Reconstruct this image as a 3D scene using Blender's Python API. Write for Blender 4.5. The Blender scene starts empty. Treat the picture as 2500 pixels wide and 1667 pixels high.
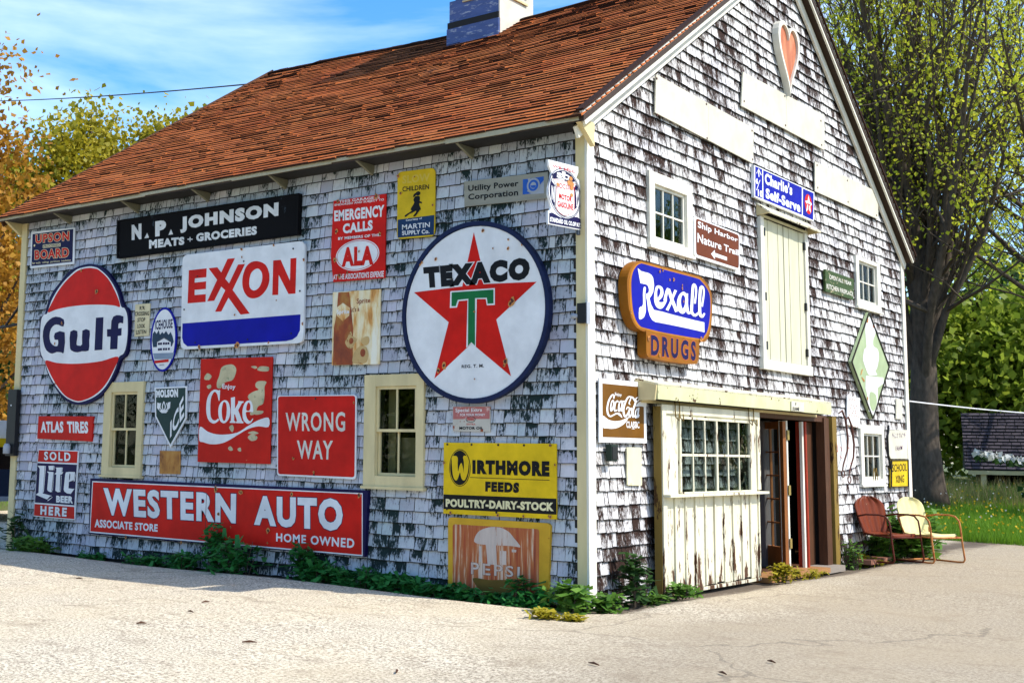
import bpy, math, random, json
import numpy as np
from mathutils import Vector, Matrix
random.seed(7); RNG = np.random.default_rng(11)
sc = bpy.context.scene
COL = sc.collection
rad = math.radians
# ------------------------------------------------------------ camera
CAM = Vector((5.9985, -10.5894, 1.4058))
yaw, pit, rol = 0.69273, 0.126456, 0.016316
d = Vector((-math.sin(yaw)*math.cos(pit), math.cos(yaw)*math.cos(pit), math.sin(pit)))
r = Vector((math.cos(yaw), math.sin(yaw), 0)); u = r.cross(d)
r2 = r*math.cos(rol)+u*math.sin(rol); u2 = -r*math.sin(rol)+u*math.cos(rol)
cd = bpy.data.cameras.new('camera'); cam = bpy.data.objects.new('camera', cd); COL.objects.link(cam)
cam.matrix_world = Matrix(((r2.x,u2.x,-d.x,CAM.x),(r2.y,u2.y,-d.y,CAM.y),(r2.z,u2.z,-d.z,CAM.z),(0,0,0,1)))
cd.sensor_width = 36; cd.lens = 3073.51/2500*36; cd.shift_x = 364.54/2500; cd.shift_y = -125.35/2500
cd.clip_end = 3000; sc.camera = cam
# ------------------------------------------------------------ sky, sun, exposure
SUNDIR = Vector((0.95, 0.31, 1.13)).normalized()
el = math.asin(SUNDIR.z); az = math.atan2(SUNDIR.x, SUNDIR.y)
w = bpy.data.worlds.new('World'); sc.world = w; w.use_nodes = True
nt = w.node_tree; nt.nodes.clear()
out = nt.nodes.new('ShaderNodeOutputWorld'); bg = nt.nodes.new('ShaderNodeBackground')
sky = nt.nodes.new('ShaderNodeTexSky'); sky.sky_type = 'NISHITA'; sky.sun_disc = False
sky.sun_elevation = el; sky.sun_rotation = az; sky.altitude = 0; sky.air_density = 1.0; sky.dust_density = 1.0; sky.ozone_density = 1.6
hs = nt.nodes.new('ShaderNodeHueSaturation'); hs.inputs['Saturation'].default_value = 1.42
tc = nt.nodes.new('ShaderNodeTexCoord'); mp = nt.nodes.new('ShaderNodeMapping'); mp.inputs['Scale'].default_value = (1.6, 1.2, 7.0); mp.inputs['Rotation'].default_value = (0.12, 0.25, 0.5)
nz = nt.nodes.new('ShaderNodeTexNoise'); nz.inputs['Scale'].default_value = 1.7; nz.inputs['Detail'].default_value = 7; nz.inputs['Roughness'].default_value = 0.55; nz.inputs['Distortion'].default_value = 0.5
rp = nt.nodes.new('ShaderNodeValToRGB'); rp.color_ramp.elements[0].position = 0.45; rp.color_ramp.elements[1].position = 0.85
rp.color_ramp.elements[0].color = (0,0,0,1); rp.color_ramp.elements[1].color = (.5,.5,.5,1)
mx = nt.nodes.new('ShaderNodeMix'); mx.data_type = 'RGBA'; mx.inputs[7].default_value = (7.5, 8.0, 8.6, 1)
L_ = nt.links.new
L_(tc.outputs['Generated'], mp.inputs[0]); L_(mp.outputs[0], nz.inputs['Vector']); L_(nz.outputs['Fac'], rp.inputs[0])
L_(sky.outputs[0], hs.inputs['Color']); L_(rp.outputs[0], mx.inputs[0]); L_(hs.outputs[0], mx.inputs[6]); L_(mx.outputs[2], bg.inputs[0]); L_(bg.outputs[0], out.inputs[0])
bg.inputs[1].default_value = 0.15
sd = bpy.data.lights.new('sun', 'SUN'); sd.energy = 3.1; sd.angle = rad(0.5); sd.color = (1.0, .95, .86)
so = bpy.data.objects.new('sun', sd); COL.objects.link(so); so.rotation_euler = SUNDIR.to_track_quat('Z', 'Y').to_euler(); so.location = SUNDIR*40
vs = sc.view_settings; sc.display_settings.display_device = 'sRGB'; vs.view_transform = 'Standard'; vs.look = 'None'; vs.exposure = 0.92; vs.gamma = 1.0; vs.use_curve_mapping = False
sc.render.engine = 'CYCLES'
# ------------------------------------------------------------ materials
MATS = {}
def newmat(name):
    m = bpy.data.materials.new(name); m.use_nodes = True; nt = m.node_tree
    return m, nt, nt.nodes['Principled BSDF']
def node(nt, t, **k):
    n = nt.nodes.new(t)
    for a, b in k.items(): setattr(n, a, b)
    return n
def mathn(nt, op, a, b=None, clamp=False):
    n = node(nt, 'ShaderNodeMath', operation=op, use_clamp=clamp)
    for i, v in enumerate((a, b)):
        if v is None: continue
        if isinstance(v, (int, float)): n.inputs[i].default_value = v
        else: nt.links.new(v, n.inputs[i])
    return n.outputs[0]
def noise(nt, scale, coord='Object', sc3=(1,1,1), detail=5, rough=.6, dist=0.0):
    if coord == 'World': src = node(nt, 'ShaderNodeNewGeometry').outputs['Position']
    else: src = node(nt, 'ShaderNodeTexCoord').outputs['Object']
    mp = node(nt, 'ShaderNodeMapping'); mp.inputs['Scale'].default_value = sc3; nt.links.new(src, mp.inputs[0])
    n = node(nt, 'ShaderNodeTexNoise'); n.inputs['Scale'].default_value = scale; n.inputs['Detail'].default_value = detail; n.inputs['Roughness'].default_value = rough; n.inputs['Distortion'].default_value = dist
    nt.links.new(mp.outputs[0], n.inputs['Vector']); return n.outputs['Fac']
def ramp(nt, f, *st):
    n = node(nt, 'ShaderNodeValToRGB'); e = n.color_ramp.elements
    while len(e) < len(st): e.new(.5)
    for i, (p, c) in enumerate(st):
        e[i].position = p; e[i].color = tuple(c)+(1,) if not isinstance(c, (int, float)) else (c,c,c,1)
    nt.links.new(f, n.inputs[0]); return n.outputs[0]
def mix(nt, f, a, b, blend='MIX'):
    n = node(nt, 'ShaderNodeMix', data_type='RGBA', blend_type=blend)
    for i, v in ((0, f), (6, a), (7, b)):
        if isinstance(v, (int, float)): n.inputs[i].default_value = v
        elif isinstance(v, tuple): n.inputs[i].default_value = v+(1,)
        else: nt.links.new(v, n.inputs[i])
    return n.outputs[2]
def bump(nt, h, strength, distance, b):
    n = node(nt, 'ShaderNodeBump'); n.inputs['Strength'].default_value = strength; n.inputs['Distance'].default_value = distance
    nt.links.new(h, n.inputs['Height']); nt.links.new(n.outputs[0], b.inputs['Normal'])
def worn(name, col, chip=(.10,.035,.015), amt=.70, scale=9, stretch=(1,1,1), rough=.5, grime=.12, soft=.02, bmp=0.0, coord='Object', col2=None, splash=0):
    """paint with grime and chips that show what is under it"""
    if name in MATS: return MATS[name]
    m, nt, b = newmat(name)
    g = noise(nt, 3.1, coord, stretch, 5)
    dark = tuple(c*(1-grime*2) for c in col)
    base = mix(nt, ramp(nt, g, (.35, 0), (.7, 1)), col2 or dark, col)
    n = noise(nt, scale, coord, stretch, 9, .7)
    if splash:
        pz = node(nt, 'ShaderNodeSeparateXYZ'); nt.links.new(node(nt, 'ShaderNodeNewGeometry').outputs['Position'], pz.inputs[0])
        n = mathn(nt, 'ADD', n, mathn(nt, 'MULTIPLY', mathn(nt, 'SUBTRACT', 1.0, mathn(nt, 'DIVIDE', pz.outputs[2], .5), True), splash))
    f = ramp(nt, n, (amt, 0), (min(.999, amt+soft), 1))
    c = mix(nt, f, base, chip)
    nt.links.new(c, b.inputs['Base Color']); b.inputs['Specular IOR Level'].default_value = .14
    rr = node(nt, 'ShaderNodeMapRange'); rr.inputs[3].default_value = rough; rr.inputs[4].default_value = .9; nt.links.new(f, rr.inputs[0]); nt.links.new(rr.outputs[0], b.inputs['Roughness'])
    if bmp: bump(nt, n, bmp, .004, b)
    m.diffuse_color = tuple(col)+(1,)
    MATS[name] = m; return m
def rustmix(name, stops, scale=3, stretch=(1,1,1), rough=.75, dist=.1):
    m, nt, b = newmat(name); n = noise(nt, scale, 'Object', stretch, 7, .6, dist)
    nt.links.new(ramp(nt, n, *stops), b.inputs['Base Color']); b.inputs['Roughness'].default_value = rough
    MATS[name] = m; return m
E_ = dict(white=(.82,.83,.84), red=(.68,.012,.006), red2=(.60,.013,.008), blue=(.003,.005,.33), navy=(.008,.006,.06), black=(.010,.010,.012), yellow=(.74,.50,.015), yellow2=(.75,.55,.08), yellow3=(.84,.56,.012),
 cream=(.78,.68,.42), cream2=(.85,.78,.45), green=(.01,.17,.05), blue2=(.03,.13,.52), palegrey=(.42,.45,.5), darkblue=(.015,.045,.12), gold=(.29,.105,.006), orange=(.46,.18,.012), orange2=(.55,.13,.02),
 brown=(.15,.034,.008), tan=(.17,.07,.006), boardwhite=(.66,.63,.51), bottlegreen=(.025,.055,.05), dkgreen=(.03,.06,.10), slate=(.07,.09,.12), greyblue=(.25,.32,.42), whitep=(.78,.78,.76), darkmetal=(.03,.025,.02), bluerim=(.012,.02,.07), olive=(.16,.10,.02))
for k, c in E_.items():
    worn(k, c, amt={'boardwhite': .78, 'gold': .72, 'whitep': .74}.get(k, .735), chip={'boardwhite': (.45,.36,.18)}.get(k, (.10,.035,.015)), grime=.1 if k in ('white','boardwhite') else .14)
worn('whiteworn', (.72,.70,.62), chip=(.35,.06,.03), amt=.62, scale=14)
worn('blackworn', (.004,.004,.005), chip=(.10,.14,.18), amt=.66, scale=6, stretch=(1,1,.5), soft=.1, rough=.85)
worn('redworn', (.58,.016,.008), chip=(.48,.36,.16), amt=.69, scale=7, rough=.6)
worn('peel', (.66,.58,.36), chip=(.28,.30,.18), amt=.58, scale=12, rough=.8, grime=.2)
worn('greenworn', (.05,.085,.025), chip=(.45,.38,.25), amt=.60, scale=10, stretch=(1,1,2))
worn('greyboard', (.34,.33,.27), chip=(.12,.11,.09), amt=.66, scale=5, stretch=(.5,.5,4), rough=.85, bmp=.3)
worn('palegreen', (.38,.47,.27), chip=(.70,.72,.66), amt=.62, scale=3, soft=.08)
worn('yellowed', (.74,.70,.48), chip=(.52,.42,.12), amt=.60, scale=5, soft=.1)
worn('whiterust', (.62,.58,.5), chip=(.28,.07,.03), amt=.60, scale=12)
worn('pinkrust', (.52,.17,.16), chip=(.66,.5,.46), amt=.57, scale=12, soft=.06)
worn('yellowrust', (.66,.38,.03), chip=(.26,.04,.012), amt=.66, scale=4)
worn('purpleworn', (.12,.05,.12), chip=(.74,.72,.66), amt=.52, scale=14)
worn('fadedwhite', (.62,.52,.46), chip=(.38,.11,.03), amt=.56, scale=5, stretch=(6,6,.5), soft=.1)
worn('rustshadow', (.10,.04,.03), amt=.8)
worn('rustorange', (.62,.27,.08), chip=(.3,.08,.03), amt=.7)
worn('rustlight', (.62,.42,.18), chip=(.30,.10,.03), amt=.56, scale=18, soft=.1)
rustmix('rustplate', ((.30,(.30,.10,.02)),(.36,(.16,.045,.012)),(.46,(.40,.17,.03)),(.56,(.50,.26,.06)),(.68,(.70,.60,.40))), 2.5, (1.6,1,.7))
rustmix('palerust', ((.36,(.30,.09,.02)),(.44,(.62,.30,.07)),(.52,(.76,.62,.34)),(.62,(.82,.78,.64))), 2.4, (2.5,2.5,.6))
rustmix('rustbrown', ((.36,(.16,.03,.012)),(.50,(.30,.06,.012)),(.62,(.38,.17,.03)),(.74,(.55,.38,.14))), 4, (1,1,.6))
rustmix('rustpanel', ((.30,(.14,.025,.015)),(.42,(.34,.060,.016)),(.54,(.42,.13,.035)),(.60,(.55,.36,.24)),(.70,(.66,.56,.48))), 2.6, (9,9,.5))
# shingles
def shingle_mat(name, c1, c2, stain, thr, tint, sc3, vk, pk=.5, edge=(.02,.02,.02), ew=.045, sw=.485, rk=.13):
    m, nt, b = newmat(name)
    n1 = noise(nt, 1.0, 'World', sc3, 9, .74, .35)
    n2 = noise(nt, 1.1, 'World', (1,1,1), 4, .6); n3 = noise(nt, 7.0, 'World', (1,1,.6), 5, .65, .6)
    oi = node(nt, 'ShaderNodeObjectInfo').outputs['Random']; ri = node(nt, 'ShaderNodeNewGeometry').outputs['Random Per Island']
    rnd = mathn(nt, 'FRACT', mathn(nt, 'ADD', oi, ri))
    rnd2 = mathn(nt, 'FRACT', mathn(nt, 'MULTIPLY', rnd, 17.3)); rnd3 = mathn(nt, 'FRACT', mathn(nt, 'MULTIPLY', rnd, 57.1))
    uv = node(nt, 'ShaderNodeSeparateXYZ'); nt.links.new(node(nt, 'ShaderNodeUVMap').outputs[0], uv.inputs[0])
    s = mathn(nt, 'ADD', mathn(nt, 'MULTIPLY', n1, .62), mathn(nt, 'MULTIPLY', n3, .38))
    s = mathn(nt, 'ADD', s, mathn(nt, 'MULTIPLY', mathn(nt, 'SUBTRACT', uv.outputs[1], .45), vk))
    s = mathn(nt, 'ADD', s, mathn(nt, 'MULTIPLY', mathn(nt, 'SUBTRACT', rnd, .5), rk))
    s = mathn(nt, 'ADD', s, mathn(nt, 'MULTIPLY', mathn(nt, 'SUBTRACT', n2, .5), pk))
    pz = node(nt, 'ShaderNodeSeparateXYZ'); nt.links.new(node(nt, 'ShaderNodeNewGeometry').outputs['Position'], pz.inputs[0])
    s = mathn(nt, 'ADD', s, mathn(nt, 'MULTIPLY', mathn(nt, 'SUBTRACT', 1.0, mathn(nt, 'DIVIDE', pz.outputs[2], .55), True), .07))   # splashed dirt and moss on the lowest courses
    f = ramp(nt, s, (thr, 0), (thr+.045, 1))
    base = mix(nt, rnd2, c1, c2); base = mix(nt, ramp(nt, n2, (.35, 0), (.68, .8)), base, tint)
    soft = ramp(nt, s, (thr-.10, 0), (thr+.02, .45)); base = mix(nt, soft, base, tuple(.5*x+.5*y for x, y in zip(stain, c1)))
    grain = noise(nt, 1.0, 'World', (180,180,14), 4)
    base = mix(nt, mathn(nt, 'MULTIPLY', grain, .3), base, tuple(x*.45 for x in c1))
    base = mix(nt, mathn(nt, 'MULTIPLY', mathn(nt, 'GREATER_THAN', rnd3, .86), min(.35, rk*3)), base, tuple(x*.5 for x in c1))
    base = mix(nt, f, base, stain)
    # shadow lines between courses, painted dark along the butt and the sides
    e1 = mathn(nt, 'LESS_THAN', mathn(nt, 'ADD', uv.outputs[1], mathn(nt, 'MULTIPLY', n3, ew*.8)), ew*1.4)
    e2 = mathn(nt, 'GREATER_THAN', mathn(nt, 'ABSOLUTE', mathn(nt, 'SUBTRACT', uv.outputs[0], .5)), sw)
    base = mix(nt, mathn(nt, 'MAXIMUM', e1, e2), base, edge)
    nt.links.new(base, b.inputs['Base Color']); b.inputs['Roughness'].default_value = .9
    b.inputs['Specular IOR Level'].default_value = .15
    bump(nt, grain, .5, .006, b); MATS[name] = m; return m
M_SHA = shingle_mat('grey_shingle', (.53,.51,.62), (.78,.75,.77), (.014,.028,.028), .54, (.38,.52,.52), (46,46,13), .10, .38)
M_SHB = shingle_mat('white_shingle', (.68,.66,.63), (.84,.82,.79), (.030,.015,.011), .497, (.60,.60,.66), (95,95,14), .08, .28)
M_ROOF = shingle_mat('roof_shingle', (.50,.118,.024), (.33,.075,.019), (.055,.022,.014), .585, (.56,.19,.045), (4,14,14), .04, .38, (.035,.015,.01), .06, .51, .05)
def solid(name, col, rough=.7, spec=.3, metal=0, nscale=20, var=.15, bmp=0, stretch=(1,1,1)):
    m, nt, b = newmat(name); n = noise(nt, nscale, 'World', stretch, 5)
    nt.links.new(mix(nt, n, tuple(c*(1-var*1.6) for c in col), tuple(min(1,c*(1+var)) for c in col)), b.inputs['Base Color'])
    b.inputs['Roughness'].default_value = rough; b.inputs['Specular IOR Level'].default_value = spec; b.inputs['Metallic'].default_value = metal
    if bmp: bump(nt, n, bmp, .01, b)
    MATS[name] = m; return m
M_TRIM = worn('cream_trim', (.74,.62,.34), chip=(.30,.24,.14), amt=.72, scale=7, stretch=(1,1,.25), rough=.6, coord='World')
M_TRIMW = worn('white_trim', (.80,.77,.66), chip=(.34,.27,.14), amt=.69, scale=9, stretch=(1,1,.25), rough=.6, coord='World')
M_DOORP = worn('peeling_door_paint', (.76,.72,.54), chip=(.09,.045,.025), amt=.575, scale=9, stretch=(1,1,.22), rough=.7, coord='World', soft=.03, bmp=.3, splash=.10)
M_SHUT = worn('shutter_paint', (.66,.64,.46), chip=(.45,.42,.26), amt=.62, scale=5, stretch=(1,1,.2), rough=.7, coord='World', soft=.1)
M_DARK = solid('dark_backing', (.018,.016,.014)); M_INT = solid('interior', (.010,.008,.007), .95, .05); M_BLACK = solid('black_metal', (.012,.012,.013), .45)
M_WOOD = solid('brown_wood', (.085,.034,.014), .6, stretch=(1,1,.15), nscale=30, var=.4); M_OLIVE = worn('olive_trim', (.23,.15,.035), chip=(.05,.025,.01), amt=.56, scale=8, stretch=(1,1,.25), coord='World')
M_DOORW = solid('door_wood', (.34,.12,.03), .5, stretch=(1,1,.2), nscale=18, var=.25); M_EAVE = solid('eave_board', (.20,.19,.13), .7)
M_BARK = solid('bark', (.115,.09,.07), .95, .1, nscale=14, var=.55, bmp=.8, stretch=(1,1,.35)); M_TWIG = solid('twig', (.10,.075,.055), .9)
M_WIRE = solid('wire', (.05,.05,.06)); M_WIREW = solid('pale_wire', (.7,.7,.72)); M_BRASS = solid('brass', (.45,.33,.10), .4, .5, .6)
def glassmat():
    m = bpy.data.materials.new('window_glass'); m.use_nodes = True; nt = m.node_tree; nt.nodes.clear()
    o = node(nt, 'ShaderNodeOutputMaterial'); mxs = node(nt, 'ShaderNodeMixShader'); g = node(nt, 'ShaderNodeBsdfGlossy'); t = node(nt, 'ShaderNodeBsdfTransparent'); lw = node(nt, 'ShaderNodeLayerWeight')
    g.inputs['Roughness'].default_value = .02; t.inputs[0].default_value = (.75,.8,.78,1); lw.inputs[0].default_value = .08
    nn = noise(nt, 2.5, 'World', (1,1,1), 2); bp = node(nt, 'ShaderNodeBump'); bp.inputs['Strength'].default_value = .12; bp.inputs['Distance'].default_value = .05
    nt.links.new(nn, bp.inputs['Height']); nt.links.new(bp.outputs[0], g.inputs['Normal'])
    nt.links.new(mathn(nt, 'ADD', lw.outputs['Fresnel'], .02), mxs.inputs[0]); nt.links.new(t.outputs[0], mxs.inputs[1]); nt.links.new(g.outputs[0], mxs.inputs[2]); nt.links.new(mxs.outputs[0], o.inputs[0]); return m
M_GLASS = glassmat()
def leafmat(name, c1, c2, trans=.35):
    m, nt, b = newmat(name); ri = node(nt, 'ShaderNodeNewGeometry').outputs['Random Per Island']; n = noise(nt, .5, 'World')
    f = mathn(nt, 'ADD', mathn(nt, 'MULTIPLY', ri, .6), mathn(nt, 'MULTIPLY', n, .4))
    c = mix(nt, f, c1, c2); nt.links.new(c, b.inputs['Base Color']); b.inputs['Roughness'].default_value = .55; b.inputs['Specular IOR Level'].default_value = .25
    t = node(nt, 'ShaderNodeBsdfTranslucent'); nt.links.new(c, t.inputs[0]); ms = node(nt, 'ShaderNodeMixShader'); ms.inputs[0].default_value = trans
    nt.links.new(b.outputs[0], ms.inputs[1]); nt.links.new(t.outputs[0], ms.inputs[2]); nt.links.new(ms.outputs[0], nt.nodes['Material Output'].inputs[0]); return m
# ------------------------------------------------------------ builders
ORI = {}
def finish(name, me, mats, parent=None, origin=None, label=None, cat=None, group=None, kind=None):
    for m in (mats if isinstance(mats, (list, tuple)) else [mats]): me.materials.append(m)
    o = bpy.data.objects.new(name, me); COL.objects.link(o)
    org = Vector(ORI[parent.name]) if parent else Vector(origin or (0,0,0))
    if org.length: me.transform(Matrix.Translation(-org))
    if parent: o.parent = parent
    else: o.location = org
    ORI[o.name] = tuple(org)
    tag(o, label, cat, group, kind); return o
def tag(o, label=None, cat=None, group=None, kind=None):
    for k, v in (('label', label), ('category', cat), ('group', group), ('kind', kind)):
        if v: o[k] = v
def empty(name, loc, label, cat, group=None):
    o = bpy.data.objects.new(name, None); COL.objects.link(o); o.location = loc; o.empty_display_size = .2; ORI[o.name] = tuple(loc); tag(o, label, cat, group); return o
class MB:
    def __init__(s): s.v = []; s.f = []; s.mi = []; s.uv = {}
    def add(s, vs, fs, mi=0):
        b = len(s.v); s.v += [tuple(v) for v in vs]; s.f += [tuple(b+i for i in f) for f in fs]; s.mi += [mi]*len(fs)
    def box(s, x0, x1, y0, y1, z0, z1, mi=0):
        s.add([(x0,y0,z0),(x1,y0,z0),(x1,y1,z0),(x0,y1,z0),(x0,y0,z1),(x1,y0,z1),(x1,y1,z1),(x0,y1,z1)],
              [(0,3,2,1),(4,5,6,7),(0,1,5,4),(1,2,6,5),(2,3,7,6),(3,0,4,7)], mi)
    def beam(s, a, b, w, h, up=(0,0,1), mi=0):
        a = Vector(a); b = Vector(b); t = (b-a).normalized(); sd_ = t.cross(Vector(up)); sd_.normalize(); n = sd_.cross(t)
        c = [(-w/2,-h/2),(w/2,-h/2),(w/2,h/2),(-w/2,h/2)]
        vs = [a+sd_*p+n*q for p, q in c]+[b+sd_*p+n*q for p, q in c]
        s.add(vs, [(0,1,2,3),(7,6,5,4),(0,4,5,1),(1,5,6,2),(2,6,7,3),(3,7,4,0)], mi)
    def tube(s, pts, rs, n=8, mi=0, cap=True):
        pts = [Vector(p) for p in pts]; rs = rs if isinstance(rs, (list, tuple)) else [rs]*len(pts); b = len(s.v); up = None
        for i, p in enumerate(pts):
            t = (pts[min(i+1, len(pts)-1)]-pts[max(i-1, 0)]).normalized()
            if up is None: up = t.orthogonal().normalized()
            up = (up-t*up.dot(t)).normalized(); sd_ = t.cross(up)
            for k in range(n):
                a = 2*math.pi*k/n; s.v.append(tuple(p+(up*math.cos(a)+sd_*math.sin(a))*rs[i]))
        for i in range(len(pts)-1):
            for k in range(n):
                s.f.append((b+i*n+k, b+i*n+(k+1)%n, b+(i+1)*n+(k+1)%n, b+(i+1)*n+k)); s.mi.append(mi)
        if cap:
            s.f.append(tuple(b+k for k in range(n))[::-1]); s.mi.append(mi); e = b+(len(pts)-1)*n; s.f.append(tuple(e+k for k in range(n))); s.mi.append(mi)
    def mesh(s, name, smooth=False):
        me = bpy.data.meshes.new(name); me.from_pydata(s.v, [], s.f); me.polygons.foreach_set('material_index', s.mi)
        if smooth: me.polygons.foreach_set('use_smooth', [True]*len(s.f))
        me.update(); return me
    def build(s, name, mats, parent=None, smooth=False, **k): return finish(name, s.mesh(name, smooth), mats, parent, **k)
def part_box(name, mat, parent, *b, **k):
    m = MB(); m.box(*b); return m.build(name, mat, parent, **k)
def quads(name, C, U, V):
    """many quads from numpy centre and half-axis arrays"""
    n = len(C); v = np.empty((n,4,3)); v[:,0] = C-U-V; v[:,1] = C+U-V; v[:,2] = C+U*.6+V; v[:,3] = C-U*.6+V
    me = bpy.data.meshes.new(name); me.vertices.add(n*4); me.vertices.foreach_set('co', v.ravel()); me.loops.add(n*4); me.loops.foreach_set('vertex_index', np.arange(n*4)); me.polygons.add(n)
    me.polygons.foreach_set('loop_start', np.arange(n)*4); me.polygons.foreach_set('loop_total', np.full(n, 4)); me.update(calc_edges=True); return me
def randdir(n):
    a = RNG.normal(size=(n,3)); return a/np.linalg.norm(a, axis=1)[:,None]
def leafquads(name, C, size, flat=0.0):
    n = len(C); a = randdir(n); b = np.cross(a, randdir(n)); b /= np.linalg.norm(b, axis=1)[:,None]+1e-9
    s = size*(.6+.8*RNG.random(n))[:,None]; return quads(name, C, a*s, b*s*.8)
# ------------------------------------------------------------ ground
m, nt, b = newmat('gravelly_asphalt')
n1 = noise(nt, 42, 'World', (1,1,1), 5, .85); n2 = noise(nt, .45, 'World', (1,1,1), 5, .6); n3 = noise(nt, 2.1, 'World', (1,1.6,1), 6, .6)
c = mix(nt, ramp(nt, n1, (.42, 0), (.55, 1)), (.14,.10,.065), (.80,.70,.52))
gp = node(nt, 'ShaderNodeSeparateXYZ'); nt.links.new(node(nt, 'ShaderNodeNewGeometry').outputs['Position'], gp.inputs[0])
c = mix(nt, ramp(nt, n2, (.40, 0), (.66, .5)), c, (.60,.48,.30))
old = mathn(nt, 'ADD', mathn(nt, 'MULTIPLY', mathn(nt, 'ADD', gp.outputs[0], mathn(nt, 'MULTIPLY', gp.outputs[1], .12)), .34), mathn(nt, 'MULTIPLY', n2, .9))
c = mix(nt, ramp(nt, old, (.45, 0), (1.0, .62)), c, (.24,.185,.12))     # an older, greyer patch of paving before the gable
n5 = noise(nt, 6, 'World', (1,1,1), 6, .7)
wa = mathn(nt, 'SUBTRACT', 1.0, mathn(nt, 'MULTIPLY', mathn(nt, 'ABSOLUTE', mathn(nt, 'ADD', gp.outputs[1], .1)), 2.2), True)
wa = mathn(nt, 'MULTIPLY', wa, mathn(nt, 'LESS_THAN', gp.outputs[0], .4))
wb = mathn(nt, 'SUBTRACT', 1.0, mathn(nt, 'MULTIPLY', mathn(nt, 'ABSOLUTE', mathn(nt, 'SUBTRACT', gp.outputs[0], .15)), 1.5), True)
wb = mathn(nt, 'MULTIPLY', wb, mathn(nt, 'GREATER_THAN', gp.outputs[1], -.3))
dirt = mathn(nt, 'ADD', mathn(nt, 'MAXIMUM', wa, wb), mathn(nt, 'MULTIPLY', mathn(nt, 'SUBTRACT', n5, .5), 1.4))
c = mix(nt, ramp(nt, dirt, (.35, 0), (.75, .9)), c, (.075,.05,.03))     # soil and litter gathered along the walls
ck = node(nt, 'ShaderNodeTexVoronoi'); ck.feature = 'DISTANCE_TO_EDGE'; ck.inputs['Scale'].default_value = .33
wv = node(nt, 'ShaderNodeMix', data_type='VECTOR'); wv.inputs[0].default_value = .3
nn = node(nt, 'ShaderNodeTexNoise'); nn.inputs['Scale'].default_value = 2.2; nn.inputs['Detail'].default_value = 7
gq = node(nt, 'ShaderNodeNewGeometry'); nt.links.new(gq.outputs['Position'], nn.inputs['Vector']); nt.links.new(gq.outputs['Position'], wv.inputs[4]); nt.links.new(nn.outputs['Color'], wv.inputs[5]); nt.links.new(wv.outputs[1], ck.inputs['Vector'])
crack = mathn(nt, 'MULTIPLY', mathn(nt, 'LESS_THAN', ck.outputs['Distance'], .0035), mathn(nt, 'GREATER_THAN', n2, .5))
c = mix(nt, mathn(nt, 'MULTIPLY', crack, .35), c, (.07,.055,.04))
c = mix(nt, ramp(nt, n3, (.54, 0), (.74, .55)), c, (.22,.16,.10))
nt.links.new(c, b.inputs['Base Color']); b.inputs['Roughness'].default_value = .95; bump(nt, n1, .8, .012, b); M_GROUND = m
m, nt, b = newmat('soil'); n1 = noise(nt, 12, 'World'); nt.links.new(mix(nt, n1, (.05,.075,.015), (.13,.14,.03)), b.inputs['Base Color']); b.inputs['Roughness'].default_value = .95; M_SOIL = m
def gz(x, y):
    z = .012*math.sin(x*1.3+y*.7)+.01*math.sin(y*1.9-x*.4)
    if -9.6 < x < .3 and -.3 < y < 10.3: z -= .05
    return z
def sheet(name, x0, x1, y0, y1, nx, ny, zf, mat, **k):
    xs = np.linspace(x0, x1, nx); ys = np.linspace(y0, y1, ny)
    v = [(x, y, zf(x, y)) for y in ys for x in xs]; f = [(j*nx+i, j*nx+i+1, (j+1)*nx+i+1, (j+1)*nx+i) for j in range(ny-1) for i in range(nx-1)]
    me = bpy.data.meshes.new(name); me.from_pydata(v, [], f); me.polygons.foreach_set('use_smooth', [True]*len(f)); return finish(name, me, mat, **k)
sheet('ground', -600, 600, -600, 600, 25, 25, lambda x, y: -.14, M_SOIL, kind='structure')
sheet('parking_lot', -30, 16, -16, 14.3, 150, 110, gz, M_GROUND, kind='structure')
def lawn_z(x, y):
    e = max(0., min(1., (y-13.3)/14.)); return -.03+.72*e*e*(3-2*e)+.03*math.sin(x*.9)*math.sin(y*.7)+(.06 if y > 14 else 0)
sheet('lawn', -14, 40, 13.4, 80, 90, 90, lawn_z, M_SOIL, kind='structure')
def lawn_left(x, y): return -.02+.05*math.sin(x*.5)*math.sin(y*.4)+.04
sheet('side_lawn', -60, -17.5, 4.5, 60, 40, 40, lawn_left, M_SOIL, kind='structure')
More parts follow.
